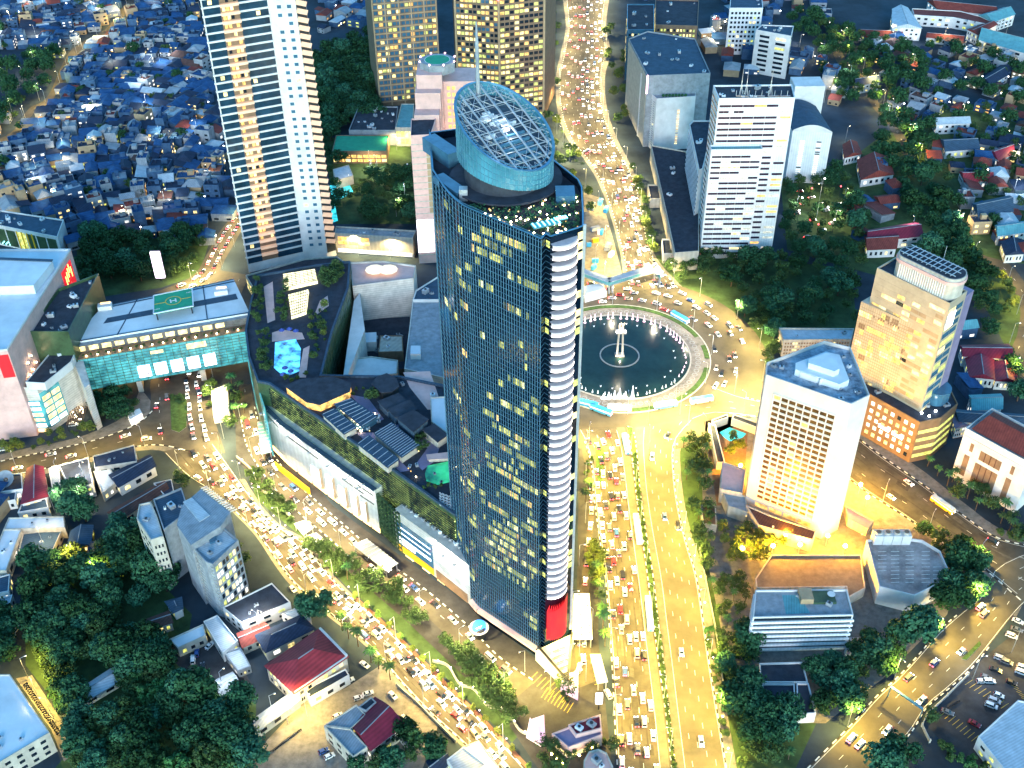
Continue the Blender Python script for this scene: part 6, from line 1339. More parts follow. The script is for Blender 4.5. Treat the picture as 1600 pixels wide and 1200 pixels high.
HL = [
 ("dark blue roofed house with satellite dish on it, by the left junction", [(145,714),(210,696),(214,722),(148,732)], 7, "cream", "dark_tile", "flat"),
 ("dark gabled villa with pale terrace below the left street", [(172,742),(232,712),(242,728),(186,760)], 6, "white", "dark_tile", "gable"),
 ("pale terrace house with stepped roofs beside the dark gabled villa", [(146,738),(170,730),(186,752),(160,772)], 5, "cream", "pale_tile", "flat"),
 ("large black flat roofed house below the left street", [(92,728),(138,716),(146,758),(110,765)], 7, "white", "darkgrey", "flat"),
 ("grey end house joined to the large black roof", [(76,733),(92,728),(96,764),(82,766)], 6, "white", "roofgrey", "flat"),
 ("dark red stepped tile roof house at left", [(44,732),(66,730),(74,775),(34,786)], 7, "white", "maroon", "gable"),
 ("white gable fronted porch house below the dark red roof", [(34,788),(72,778),(76,794),(28,802)], 5, "white", "blue_tile", "flat"),
 ("charcoal flat roof house with a big satellite dish, left edge", [(-12,745),(34,740),(36,765),(-12,772)], 6, "white", "darkgrey", "flat"),
 ("small pale house below the satellite dish roof", [(-10,776),(26,768),(24,782),(-10,788)], 5, "white", "blue_tile", "flat"),
 ("long pale L-shaped flat roof, upper arm", [(14,810),(100,808),(102,826),(6,828)], 6, "cream", "roofwhite", "flat"),
 ("long pale L-shaped flat roof, lower arm", [(6,828),(34,828),(10,893),(-20,893)], 6, "cream", "roofwhite", "flat"),
 ("dark yard roof with cream wall inside the L-shaped pale roof", [(36,834),(98,828),(78,872),(26,874)], 4, "cream", "blue_tile", "flat"),
 ("blue roofed house lit orange at its gable by the alley", [(112,830),(144,822),(140,850),(106,855)], 5, "yellow_wall", "blue_tile", "gable"),
 ("dark blue pyramid roofed house beside the orange gable", [(140,848),(168,842),(170,885),(136,888)], 5, "cream", "dark_tile", "hip"),
 ("long brown tiled house behind the grey office", [(170,800),(255,752),(262,764),(186,812)], 5, "cream", "brown_tile", "gable"),
 ("dark blue lean-to roof house above the grey office", [(240,756),(268,750),(272,768),(258,776)], 5, "white", "dark_tile", "flat"),
 ("brown roofed cottage among the lower left trees", [(230,968),(262,956),(268,972),(234,982)], 5, "cream", "brown_tile", "gable"),
 ("small slate roofed cottage beside the brown cottage", [(260,940),(282,934),(284,950),(272,956)], 5, "white", "blue_tile", "hip"),
 ("pale flat roofed villa beside the small car park", [(265,1000),(318,976),(322,994),(278,1014)], 5, "cream", "roofwhite", "flat"),
 ("pale blue sheet roof house right of the small car park", [(318,972),(340,962),(372,1002),(348,1022)], 5, "white", "pale_tile", "flat"),
 ("striped pale awning roof by the small car park", [(350,1022),(376,1012),(392,1042),(372,1050)], 3.5, "grey", "pale_tile", "flat"),
 ("slate roofed shed below the small car park", [(332,1066),(362,1052),(374,1072),(346,1085)], 4, "white", "roofgrey", "gable"),
 ("black flat roof house above the red hall", [(348,950),(425,912),(454,942),(378,975)], 7, "white", "darkgrey", "flat"),
 ("orange tiled house left of the red hall", [(372,990),(412,974),(424,990),(380,1010)], 5, "cream", "red_tile", "gable"),
 ("charcoal hip roofed house between black roof and red hall", [(400,992),(470,962),(490,982),(416,1018)], 6, "cream", "dark_tile", "hip"),
 ("pale low sheds above the red hall", [(440,960),(470,948),(486,966),(470,972)], 4, "white", "pale_tile", "flat"),
 ("long grey roof shed left of the school yard", [(392,1128),(462,1078),(468,1092),(396,1145)], 5, "cream", "roofgrey", "gable"),
 ("dark narrow roof block below the red hall", [(476,1078),(540,1046),(546,1056),(484,1092)], 5, "white", "dark_tile", "flat"),
 ("grey roof half of the maroon L-shaped hall, upper arm", [(506,1135),(557,1102),(572,1118),(548,1140)], 8, "cream", "roofgrey", "flat"),
 ("grey roof half of the maroon L-shaped hall, lower arm", [(506,1135),(548,1140),(574,1168),(552,1184)], 8, "cream", "roofgrey", "flat"),
 ("maroon roofed hall among parked cars, lower left", [(554,1136),(586,1092),(630,1132),(580,1170)], 8, "cream", "maroon", "gable"),
 ("small dark block with fans beside the maroon hall", [(560,1106),(580,1090),(588,1098),(572,1112)], 9, "grey", "darkgrey", "flat"),
 ("grey tin shacks below the maroon hall", [(622,1148),(646,1134),(660,1152),(636,1164)], 3.5, "grey", "pale_tile", "flat"),
 ("dark roof at the bottom edge near the diagonal avenue", [(668,1190),(690,1174),(704,1190),(680,1210)], 5, "cream", "dark_tile", "gable"),
 ("pale stepped block at the bottom edge near the avenue", [(698,1188),(724,1168),(760,1196),(720,1222)], 7, "white", "pale_tile", "flat"),
 ("ruined pale roof at the bottom edge beside the avenue", [(724,1168),(748,1158),(780,1200),(758,1215)], 4, "grey", "roofwhite", "flat"),
 ("blue roofed house at the left edge above the warehouse", [(-12,905),(16,898),(14,925),(-12,930)], 5, "white", "blue_tile", "flat"),
 ("small pale house at the left edge by the alley", [(-10,940),(20,930),(12,960),(-10,970)], 5, "white", "pale_tile", "flat"),
 ("blue tin roof house at the left edge, lower", [(-12,958),(12,952),(6,985),(-12,992)], 4, "cream", "blue_tile", "gable"),
]
for lb, px, h, wl, rf_, kd in HL: house_px(lb, px, h, wl, rf_, kd)
q = GP([(112,1086),(176,1044),(187,1062),(126,1098)], 4)
house_px("ribbed white tin shed standing among the lower left trees", [(112,1086),(176,1044),(187,1062),(126,1098)], 4, "white", "pale_tile", "gable", "shed", 2, 0)
house_px("big pale blue roofed warehouse at the lower left corner", [(-40,1055),(16,1055),(78,1146),(-4,1195),(-60,1195)], 11, "cream", "roofwhite", "flat", "warehouse", 4, .3)
q = GP([(416,1040),(500,983),(542,1026),(460,1082)], 9)
t = house_px("long crimson sheet roofed hall beside the diagonal avenue", [(416,1040),(500,983),(542,1026),(460,1082)], 9, "cream", "crimson", "hip", "hall", 6, .4)
g = Vector(cen(q)); part(t, "white_parapet", "white", lambda b: (b.bar((*Vector(ccw(q)[2]), 9), (*Vector(ccw(q)[1]), 9), .8, 2.0), b.bar((*Vector(ccw(q)[0]), 9), (*Vector(ccw(q)[1]), 9), .5, .8)))
house_px("angular pale roofed hall at the lower right corner", [(1528,1152),(1590,1095),(1660,1110),(1660,1230),(1590,1230)], 7, "white", "pale_tile", "flat", "hall", 4, .5)
# satellite dish
g = G(10, 752, 6.2); t = thing("satellite_dish", "huge pale round dish on a charcoal roof at the left edge", "satellite dish", tuple(g)); part(t, "bowl", "grey", lambda b: b.tube(tuple(g + Vector((0, 0, 1))), tuple(g + Vector((0, -.8, 2.2))), 1.0, 4.2, 24, cap=False)); part(t, "mast", "metal", lambda b: b.tube(tuple(g), tuple(g + Vector((0, 0, 1.2))), .3))
part(t, "feed", "metal", lambda b: b.bar(tuple(g + Vector((0, 0, 1.2))), tuple(g + Vector((0, -1.4, 3.4))), .2))
# gabled grey office: three stepped volumes
hb = HT(333, 962, 880); hb = max(hb, 22)
q = GP([(297,852),(346,823),(373,846),(333,884),(322,880)], hb); t = block("gabled_office", "grey stepped office block with louvred front and sloping roofs, lower left", "office block", q, hb, "grey", "roofgrey", clutter=2, rng=rg)
a_, b_, c_ = G(297,852,hb), G(333,884,hb), G(373,846,hb)
windows(t, grid_items(xyA(a_)[0], xyA(b_)[0], 3, hb - 1, 7, 8, .6, .5, .03, .97, .05, ("lit_warm",), "glass", .08, rg)[:50] + grid_items(xyA(b_)[0], xyA(c_)[0], 2, hb - 1, 7, 7, .68, .62, .03, .97, .62, ("lit_warm", "lit_white", "lit_yellow"), "glass", .08, rg))
part(t, "sun_louvre", "cream", lambda b: [b.bar((a_.x - .3, a_.y - .4, 3 + k * (hb - 4) / 14), (b_.x - .3, b_.y - .4, 3 + k * (hb - 4) / 14), .5, .2) for k in range(15)])
hb2 = hb + 4; q = GP([(284,790),(314,764),(360,800),(345,822),(298,852),(276,820)], hb2); o = part(t, "rear_volume", "grey", lambda b: b.prism(q, 0, hb2)); b = MB(); b.tile(shrink(q, .4), hb2 + .05); b.build("sloped_roof", "roofgrey", o)
q2 = GP([(286,785),(300,778),(328,806),(312,816)], hb2); b = MB(); b.prism(q2, hb2, hb2 + .35); b.build("pale_roof_panel", "pale_tile", o)
q2 = GP([(304,855),(346,826),(368,846),(328,874)], hb); part(t, "pale_deck", "pale_tile", lambda b: b.tile(q2, hb + .08)); g = G(333, 845, hb); part(t, "skylight", "blue_glass", lambda b: b.box((g.x, g.y, hb + .5), (3, 3, .9), .4))
e0, e1 = GP([(314,764),(360,800)], hb2); part(t, "roof_grille", "white", lambda b: [b.bar((*Vector(e0).lerp(Vector(e1), k / 14), hb2 + .2), (*(Vector(e0).lerp(Vector(e1), k / 14) + Vector((2.5, 1.5))), hb2 + .2), .3, .4) for k in range(15)])
hb3 = hb - 3; q = GP([(218,790),(236,786),(246,808),(256,840),(236,846),(214,812)], hb3); t = block("cream_stair_block", "cream stair tower block left of the grey stepped office", "office block", q, hb3, "cream", "pale_tile", clutter=1, rng=rg)
e = [quad_edge(q, k) for k in range(6)]; e = [x for x in e if faces_camera(*x)]; windows(t, sum([grid_items(*x, 2, hb3 - 2, 6, 3, .5, .4, .1, .9, .12, ("lit_warm",), "glass", .08, rg) for x in e], []), "window", 60)
q = GP([(240,782),(284,764),(296,800),(256,830)], hb3 + 1); block("middle_link_block", "grey link block with open shaft between stair tower and office", "office block", q, hb3 + 1, "grey", "blue_tile", clutter=3, rng=rg)
# restaurants at the tower's foot, bottom centre
for nm, lb, px, z, wl, rf_ in (
    ("restaurant", "magenta roofed restaurant with terraces below the tower point", [(862,1148),(938,1118),(941,1150),(888,1170)], 6, "pink", "purple"),
    ("restaurant_deck", "raised maroon roof terrace on the restaurant's right half", [(888,1134),(938,1118),(940,1140),(900,1150)], 7.5, "pink", "maroon"),
    ("round_hall", "pale oval roof at the bottom edge below the restaurant", [(912,1190),(920,1176),(935,1172),(948,1178),(958,1200),(955,1230),(912,1230)], 6, "cream", "pink")):
    t = block(nm, lb, "restaurant", GP(px, z), z, wl, rf_, par=.8, clutter=2, rng=rg)
    part(t, "glow_strip", "lit_warm", lambda b: [b.window(*quad_edge(GP(px, z), k), .6, 2.4, .1, .9, .1) for k in range(len(px)) if faces_camera(*quad_edge(GP(px, z), k))])
q = GP([(828,1122),(850,1118),(852,1150),(845,1168),(822,1150)], 5); t = thing("pink_sail_roof", "pink white glowing tensile sail roof left of the restaurant", "canopy", cen(q)); part(t, "fabric", "pink_gel", lambda b: [b.poly([(*q[k], 4 + (k % 2) * 1.5), (*q[(k + 1) % 5], 4 + ((k + 1) % 2) * 1.5), (*cen(q)[:2], 7)]) for k in range(5)]); part(t, "mast", "metal", lambda b: b.tube(cen(q), (*cen(q)[:2], 7.4), .2))
for k, px in enumerate(((862,1178),(870,1186),(925,1168),(905,1180),(880,1192))):
    g = G(*px, 4.4); ALL.append((tag((lambda b: (b.tube((g.x, g.y, 0), (g.x, g.y, 4.2), .08), b.blob(tuple(g), .45, 1), b.build("globe_lamp", ["darkmetal", "lamp_amber"]))[2])(MB()), "", "lamp", "globe lamps"), "small amber globe lamp", g))
q = GP([(936,612),(948,606)], 0)
# ---------------------------------------------------------------- footbridge, white tent, building yard
t = thing("footbridge", "pale green tube footbridge zigzagging over the avenue north of the fountain", "footbridge", tuple(G(955, 448)))
fp = [G(908,428,6.5), G(952,444,6.5), G(957,442,6.5), G(1023,422,6.5), G(1031,434,6.5)]
part(t, "tube_roof", "pale_tile", lambda b: [b.bar(tuple(p + Vector((0, 0, 2.6))), tuple(q + Vector((0, 0, 2.6))), 4.2, .5) for p, q in zip(fp, fp[1:])])
part(t, "side_panel", "teal_roof", lambda b: [b.bar(tuple(p + Vector((0, s, 1.2))), tuple(q + Vector((0, s, 1.2))), .2, 2.4) for p, q in zip(fp, fp[1:]) for s in (-1.9, 1.9)])
part(t, "deck", "grey", lambda b: [b.bar(tuple(p), tuple(q), 4, .5) for p, q in zip(fp, fp[1:])]); part(t, "pier", "grey", lambda b: [b.tube((p.x, p.y, 0), tuple(p), .6) for p in fp])
q = GP([(913,447),(942,443),(948,455),(914,464)], 4); t = thing("white_tent", "white ridge tent beside the footbridge", "tent", cen(q)); part(t, "fabric", "roofwhite", lambda b: (b.prism(q, 0, 4), b.prism([tuple(v) for v in shrink(q, 1.2)], 4, 5.2)))
rc_ = dict(blue="bus_blue", orange="entry_glow", white="roofwhite", yellow="yellow_wall", grey="grey")
for k, (px, py, c, s) in enumerate(((925,325,"white",7),(938,318,"blue",6),(947,330,"blue",5),(930,360,"grey",6),(940,365,"blue",4),(930,378,"yellow",4),(950,388,"grey",7),(955,400,"white",5),(930,410,"blue",4),(928,420,"blue",4),(935,365,"orange",3),(920,385,"blue",3))):
    g = G(px, py); lbn = {"white": "white site cabin", "blue": "blue site container", "grey": "grey stack of site boards", "yellow": "yellow site hoist", "orange": "glowing orange site shelter"}[c]
    tt = thing("site_container", "", "container", tuple(g), "containers in the building yard"); part(tt, "body", rc_[c], lambda b: b.box((g.x, g.y, 1.3), (s, s * .45, 2.6), rg.uniform(0, 1.5))); part(tt, "roof_rib", "metal", lambda b: [b.box((g.x, g.y, 2.65), (s * .8, .12, .1), 0), b.box((g.x, g.y + .5, 2.65), (s * .8, .12, .1), 0)]); ALL.append((tt, lbn, g))
# school and big roofs in the upper right suburb
SR = [("long red school roof at the top edge", [(1450,2),(1548,12),(1560,24),(1465,14)], 9, "red_tile"), ("red school roof with pale gallery, upper wing", [(1425,14),(1500,18),(1562,34),(1550,40),(1490,28),(1428,24)], 9, "red_tile"), ("red school roof slanting down to the right", [(1512,46),(1545,34),(1558,38),(1528,54)], 9, "red_tile"),
      ("long low red roof in front of the school", [(1345,46),(1410,50),(1408,57),(1342,55)], 5, "red_tile"), ("low red roof right of the school trees", [(1450,52),(1506,56),(1504,64),(1448,58)], 5, "red_tile"), ("white school block with stair at its left end", [(1395,14),(1418,12),(1440,44),(1395,42)], 11, "pale_tile"), ("pale hip roofed sports hall by the school", [(1530,24),(1568,12),(1586,22),(1552,34)], 10, "teal_roof"), ("long teal roofed hall at the right edge below the school", [(1535,46),(1620,64),(1620,88),(1530,62)], 9, "teal_roof"), ("low red eaves strip below the teal hall", [(1540,66),(1620,88),(1620,94),(1538,72)], 5, "red_tile"),
      ("lit pale two storey villa in the suburb", [(1460,184),(1510,182),(1516,192),(1464,194)], 8, "pale_tile"), ("crimson roofed villa with white front, right suburb", [(1500,268),(1546,268),(1552,282),(1508,284)], 6, "crimson"), ("purple roofed villa near the right edge", [(1545,236),(1578,226),(1584,240),(1560,250)], 6, "maroon"), ("blue roofed long villa, right suburb", [(1470,218),(1520,216),(1530,232),(1478,236)], 6, "blue_tile"),
      ("white framed dark roofed villa at the right", [(1335 + 0,124),(1372,118),(1374,128),(1338,134)], 7, "dark_tile"), ("white framed charcoal roofed house near the school", [(1530,124),(1560,106),(1576,116),(1548,132)], 7, "dark_tile"), ("orange roofed house left of the suburb trees", [(1318,226),(1338,222),(1346,240),(1320,246)], 6, "red_tile"), ("large dark red roofed villa below the suburb trees", [(1340,250),(1388,246),(1396,272),(1346,280)], 6, "red_tile"), ("big dark red roof left of the golden tower", [(1356,360),(1430,348),(1442,368),(1356,378)], 7, "maroon"), ("dark red roof with pale skylight court", [(1352,370),(1402,366),(1400,388),(1356,390)], 6, "red_tile"), ("maroon roof house right of the golden tower, upper", [(1502,540),(1575,538),(1582,560),(1506,556)], 7, "maroon"), ("maroon roof house right of the golden tower, middle", [(1510,560),(1552,562),(1554,592),(1516,588)], 6, "maroon"), ("maroon roof house at the right edge by the lane", [(1554,566),(1584,572),(1590,596),(1556,594)], 6, "maroon"),
      ("blue long terrace roof behind the red roofed hall", [(1490,640),(1600,648),(1610,665),(1500,658)], 9, "blue_tile"), ("teal gabled roof above the blue terrace", [(1516,618),(1562,616),(1565,638),(1520,640)], 8, "teal_roof"), ("violet block left of the blue terrace roof", [(1488,650),(1508,648),(1512,664),(1494,668)], 7, "purple"), ("blue roofed cluster right of the golden tower's crown", [(1520,318),(1576,306),(1582,330),(1530,340)], 8, "blue_tile"), ("teal flat roofed house below the blue cluster", [(1556,352),(1600,346),(1604,362),(1560,368)], 7, "teal_roof"), ("charcoal roofed villa at the right edge beneath the cluster", [(1565,378),(1600,376),(1600,396),(1572,398)], 6, "dark_tile")]
for lb, px, h, rf_ in SR: house_px(lb, px, h, "white", rf_, "gable" if len(px) == 4 else "flat", "villa", 5, .35)
# ---------------------------------------------------------------- dense houses, one by one
def house_proto(k, w, d, h, kind):
    b_w, b_r = MB(), MB(); x, y = w / 2, d / 2; q = [(-x, -y), (x, -y), (x, y), (-x, y)]
    b_w.prism(q, 0, h)
    if kind in ("gable", "hip"):
        rh = d * .24; e = .5; i = y if kind == "hip" else 0
        P = [(-x - e, -y - e, h), (x + e, -y - e, h), (x + e, y + e, h), (-x - e, y + e, h)]; r1, r2 = (-x + i * .8 - e * (i == 0), 0, h + rh), (x - i * .8 + e * (i == 0), 0, h + rh)
        b_r.poly([P[0], P[1], r2, r1]); b_r.poly([P[2], P[3], r1, r2]); b_r.poly([P[1], P[2], r2]); b_r.poly([P[3], P[0], r1])
    elif kind == "flat":
        parapet(b_w, q, h, .9, .3); b_r.tile(shrink(q, .25), h + .03); b_w.box((x * .4, y * .3, h + 1.2), (w * .3, d * .3, 2.4)); b_r.tube((-x * .5, y * .2, h), (-x * .5, y * .2, h + 1.6), .6, n=8)
    elif kind == "shed": b_r.poly([(-x - .4, -y - .4, h + .1), (x + .4, -y - .4, h + .1), (x + .4, y + .4, h + d * .16), (-x - .4, y + .4, h + d * .16)]); b_r.poly([(-x - .4, -y - .4, h - .1), (-x - .4, -y - .4, h + .1), (-x - .4, y + .4, h + d * .16)])
    b_l = MB()
    for s in (-1, 1):
        for f in range(max(1, int(h / 3))): b_l.window((-x, -y), (x, -y), .9 + f * 3, 2.2 + f * 3, .5 + s * .28 - .1, .5 + s * .28 + .1, .08)
    return b_w, b_r, b_l
KIND = [(13, 10, 5, "gable"), (17, 10, 5.5, "gable"), (12, 11, 5, "hip"), (15, 12, 5.5, "hip"), (9, 9, 7.5, "flat"), (14, 11, 6, "flat"), (11, 8, 10, "flat"), (17, 11, 4.5, "shed"), (9, 9, 4.5, "shed"), (10, 12, 6, "gable")]
protos = []
for k, (w_, d_, h_, kd) in enumerate(KIND):
    bw, br, bl = house_proto(k, w_, d_, h_, kd); r = thing("house", "", "house", (0, 0, 0), "houses of the dense quarters")
    ow = bw.build("wall", "white", r); orf = br.build("roof", "blue_tile", r); ol = bl.build("window", "glass", r)
    bc = MB(); bc.blob((w_ * .35, -d_ / 2 - .3, 3), .42); olp = bc.build("porch_lamp", "lamp", r); protos.append((r, bw, br, bl))
ROOFN = dict(blue_tile="slate blue", dark_tile="charcoal", red_tile="dark red", pale_tile="pale grey", brown_tile="brown", roofgrey="grey", crimson="crimson", teal_roof="teal", darkgrey="black")
DIST = [([(-60,-20),(300,-20),(372,360),(330,392),(180,372),(118,385),(100,345),(-20,330),(-60,300)], 11.4, ("blue_tile",) * 9 + ("dark_tile",) * 6 + ("pale_tile",) * 1 + ("roofgrey",) * 2 + ("red_tile", "brown_tile"), .07),
        ([(488,-20),(578,-20),(585,20),(560,48),(500,60)], 17, ("blue_tile", "dark_tile", "pale_tile", "roofgrey", "red_tile"), .1),
        ([(1100,40),(1135,30),(1180,60),(1240,70),(1310,110),(1335,215),(1300,220),(1290,140),(1210,120),(1150,118),(1110,110)], 17, ("blue_tile", "red_tile", "red_tile", "roofgrey", "pale_tile", "dark_tile"), .2),
        ([(1100,-20),(1290,-20),(1310,60),(1240,60),(1140,20)], 18, ("blue_tile", "dark_tile", "red_tile", "roofgrey"), .35),
        ([(1325,215),(1410,300),(1420,390),(1345,395),(1320,300)], 16, ("red_tile", "brown_tile", "blue_tile", "red_tile"), .5),
        ([(1330,62),(1520,66),(1640,100),(1640,420),(1540,390),(1430,235)], 17, ("blue_tile", "red_tile", "dark_tile", "pale_tile", "brown_tile", "roofgrey", "red_tile"), .22),
        ([(1500,500),(1640,500),(1640,640),(1500,630)], 18, ("brown_tile", "red_tile", "blue_tile", "teal_roof"), .4),
        ([(960,-20),(1040,-20),(1040,5),(960,10)], 20, ("blue_tile", "roofgrey"), .3),
        ([(-40,760),(30,790),(14,805),(-40,830)], 12, ("blue_tile", "dark_tile"), .2)]
BLOCKED = [GP(p) for p in ([(1390,5),(1640,0),(1640,98),(1530,72),(1340,60),(1340,42)], [(1285,60),(1315,60),(1450,280),(1420,285)], [(1500,540),(1595,530),(1600,605),(1505,600)], [(1458,180),(1520,178),(1522,200),(1460,202)], [(1350,345),(1445,345),(1445,395),(1350,395)], [(0,75),(75,75),(85,130),(40,170),(-30,180)])]
def near_road(p, m):
    for rb in (RN, RM, RP, RL):
        for q in rb.mid[::2]:
            if (q - Vector(p)).length < m: return True
    return False
spots = []
for poly, cell, roofs, gap in DIST:
    xy = GP(poly); x0, x1 = min(p[0] for p in xy), max(p[0] for p in xy); y0_, y1 = min(p[1] for p in xy), max(p[1] for p in xy); ang = rg.uniform(.1, .5)
    j = 0; yy = y0_
    while yy < y1:
        xx = x0 + (j % 2) * cell * .4
        while xx < x1:
            p = (xx + rg.uniform(-2.2, 2.2), yy + rg.uniform(-2.2, 2.2))
            if inside(p, xy) and rg.random() > gap and not near_road(p, 9) and not any(inside(p, bx) for bx in BLOCKED):
                blk = math.sin(p[0] * .013) + math.cos(p[1] * .011); spots.append((p, rg.choice(roofs), R(25) * blk + rg.choice((0, R(90))) + rg.uniform(-.12, .12), rg.randrange(len(KIND)), rg.uniform(.72, 1.08)))
            xx += cell
        yy += cell * .92; j += 1
spots.sort(key=lambda s: Vector((*s[0], -CAMH)).length)
print("HOUSES", len(spots))
WALLS = ("grey", "house_blue", "house_blue", "house_blue", "house_blue", "roofgrey", "brown_light")
M["house_blue"] = mat("weathered_blue_wall", (.045, .10, .19), .85, .4, .3)  # blue dusk light put into the wall colour
far = MB(); FM = []
def fm(m):
    if m not in FM: FM.append(m)
    return FM.index(m)
NHOUSE = 232
for i, (p, rf_, rz, k, sc) in enumerate(spots):
    wl = rg.choice(WALLS); lt = rg.random(); lm = "glass" if lt > .34 else rg.choice(("lit_warm", "lit_white", "lit_yellow", "lit_amber")); lamp = rg.random() < .42; lampm = rg.choice(("lamp", "lamp_white", "lamp_white", "lit_warm"))
    if i < NHOUSE:
        o = clone(protos[k][0], loc=(*p, 0), rz=rz, sc=(sc, sc, rg.uniform(.85, 1.3)))
        for ch in list(o.children):
            n = ch.name.split(".")[0]
            if n == "porch_lamp" and not lamp: bpy.data.objects.remove(ch); continue
            ch.material_slots[0].link = 'OBJECT'; ch.material_slots[0].material = M[{"wall": wl, "roof": "village_roof" if rf_ == "blue_tile" else rf_, "window": lm, "porch_lamp": lampm}[n]]
        kd = KIND[k][3]; ALL.append((o, f"{ROOFN[rf_]} {dict(gable='gabled', hip='hip roofed', flat='flat roofed', shed='lean-to')[kd]} house", p))
    else:
        ca, sa = math.cos(rz), math.sin(rz)
        for mb, mm in zip(protos[k][1:], (wl, "village_roof" if rf_ == "blue_tile" else rf_, lm)):
            n0 = len(far.v); far.v += [(p[0] + (x * ca - y * sa) * sc, p[1] + (x * sa + y * ca) * sc, z * sc) for x, y, z in mb.v]; far.f += [tuple(q + n0 for q in f) for f in mb.f]; far.m += [fm(mm)] * len(mb.f)
        if lamp:
            n1 = len(far.f); far.blob((p[0] + 4, p[1] - 6, 3.2), .45); far.m[n1:] = [fm(lampm)] * (len(far.f) - n1)
o = far.build("distant_houses", FM, loc=(0, 0, 0)); tag(o, "mass of small roofs of the dense quarter, farthest from the camera", "houses", kind="stuff")
for r, *_ in protos: drop(r)
# ---------------------------------------------------------------- trees
rg = random.Random(33)
def crown_mesh(r, h, zc, nb, nl, leaf, seed, flat=.8):
    q = random.Random(seed); b = MB(); blobs = []
    for _ in range(nb):
        while True:
            v = Vector((q.uniform(-1, 1), q.uniform(-1, 1), q.uniform(-.75, 1)))
            if .25 < v.length < 1: break
        s = q.uniform(.20, .36) * r; blobs.append((Vector((v.x * r * .82, v.y * r * .82, zc + v.z * h * .42)), s))
    for c, s in blobs:
        for _ in range(nl):
            d = Vector((q.gauss(0, 1), q.gauss(0, 1), q.gauss(0, .9) + .25)).normalized(); p = c + Vector((d.x, d.y, d.z * flat)) * s * q.uniform(.75, 1.12)
            nrm = (d + Vector((q.gauss(0, .45), q.gauss(0, .45), q.gauss(0, .45)))).normalized(); u = nrm.orthogonal().normalized(); w_ = nrm.cross(u); a = q.uniform(0, 6.28); u, w_ = u * math.cos(a) + w_ * math.sin(a), w_ * math.cos(a) - u * math.sin(a)
            l = leaf * q.uniform(.6, 1.35); b.poly([p - u * l, p + w_ * l * .62, p + u * l, p - w_ * l * .62])
    return b, blobs
def trunk_mesh(r, zc, blobs, seed):
    q = random.Random(seed); b = MB(); b.tube((0, 0, 0), (0, 0, zc * .62), .05 * r + .12, .035 * r + .08, 7)
    for c, s in q.sample(blobs, min(7, len(blobs))): b.tube((0, 0, zc * q.uniform(.45, .62)), tuple(c), .022 * r + .04, .03, 5)
    return b
TP = {}
def tree_proto(key, name, r, h, zc, nb, nl, leaf, m, seed):
    b, bl = crown_mesh(r, h, zc, nb, nl, leaf, seed); t = thing(name, "", "tree", (0, 0, 0), "trees"); trunk_mesh(r, zc, bl, seed).build("trunk", "bark", t); b.build("crown", m, t); TP[key] = t
for k in range(3):
    tree_proto(f"broad{k}", "broad_tree", 6.2, 9.5, 7.5, 46 + 5 * k, 40, .62, "leaf_dark", 100 + k); tree_proto(f"mid{k}", "leafy_tree", 4.2, 7, 5.6, 34, 34, .50, "leaf", 200 + k)
tree_proto("bush0", "round_bush", 1.9, 3.2, 1.9, 20, 26, .34, "leaf", 301); tree_proto("lime0", "lime_green_tree", 4.0, 7, 5.4, 34, 32, .5, "leaf_lime", 302); tree_proto("top0", "topiary_tree", 1.7, 3.4, 3.1, 26, 30, .26, "leaf_lime", 303)
def palm_proto(key, hgt, seed):
    q = random.Random(seed); t = thing("palm_tree", "", "palm tree", (0, 0, 0), "palm trees"); b = MB(); b.tube((0, 0, 0), (.3, .1, hgt), .24, .16, 7); b.build("trunk", "bark", t); c = MB()
    for k in range(22):
        a = 2 * math.pi * k / 22 + q.uniform(-.15, .15); up = q.uniform(.15, 1.0); L = q.uniform(2.6, 3.6); prev = Vector((.3, .1, hgt)); dv = Vector((math.cos(a), math.sin(a), up)).normalized()
        for s in range(6):
            nx = prev + dv * L / 6; dv = (dv + Vector((0, 0, -.30))).normalized(); sd = Vector((-math.sin(a), math.cos(a), 0)); w0, w1 = .42 * (1 - abs(s - 2) / 5), .42 * (1 - abs(s - 1) / 5.2)
            c.poly([prev - sd * w0, prev + Vector((0, 0, .1)), nx + Vector((0, 0, .1)), nx - sd * w1 + Vector((0, 0, -.15))]); c.poly([prev + Vector((0, 0, .1)), prev + sd * w0, nx + sd * w1 + Vector((0, 0, -.15)), nx + Vector((0, 0, .1))]); prev = nx
    c.build("crown", "leaf", t); TP[key] = t
palm_proto("palm0", 6.5, 1); palm_proto("palm1", 8.5, 2)
DESC = dict(broad="broad dark tree", mid="bushy green tree", bush="low round bush", lime="bright lime green tree", top="clipped round topiary tree", palm="feathery palm tree")
TREES = []
def put(key, p, s=1.0, z=0.0): TREES.append((key, (p[0], p[1], z), s * rg.uniform(.88, 1.12), rg.uniform(0, 6.28)))
def putpx(key, px, py, s=1.0, z=0.0): g = G(px, py, z); put(key, g, s, z)
def scatter(px, n, keys, s0=.8, s1=1.2, mind=5.0, avoid=(), z=0.0):
    xy = GP(px, z); x0, x1 = min(p[0] for p in xy), max(p[0] for p in xy); y0, y1 = min(p[1] for p in xy), max(p[1] for p in xy); got = []; tries = 0
    while len(got) < n and tries < n * 60:
        tries += 1; p = (rg.uniform(x0, x1), rg.uniform(y0, y1))
        if inside(p, xy) and all((p[0] - g[0]) ** 2 + (p[1] - g[1]) ** 2 > mind ** 2 for g in got) and not any(inside(p, GP(a)) for a in avoid):
            got.append(p); put(rg.choice(keys), p, rg.uniform(s0, s1), z)
B3 = ("broad0", "broad1", "broad2"); M3 = ("mid0", "mid1", "mid2"); BM = B3 + M3; P2k = ("palm0", "palm1")
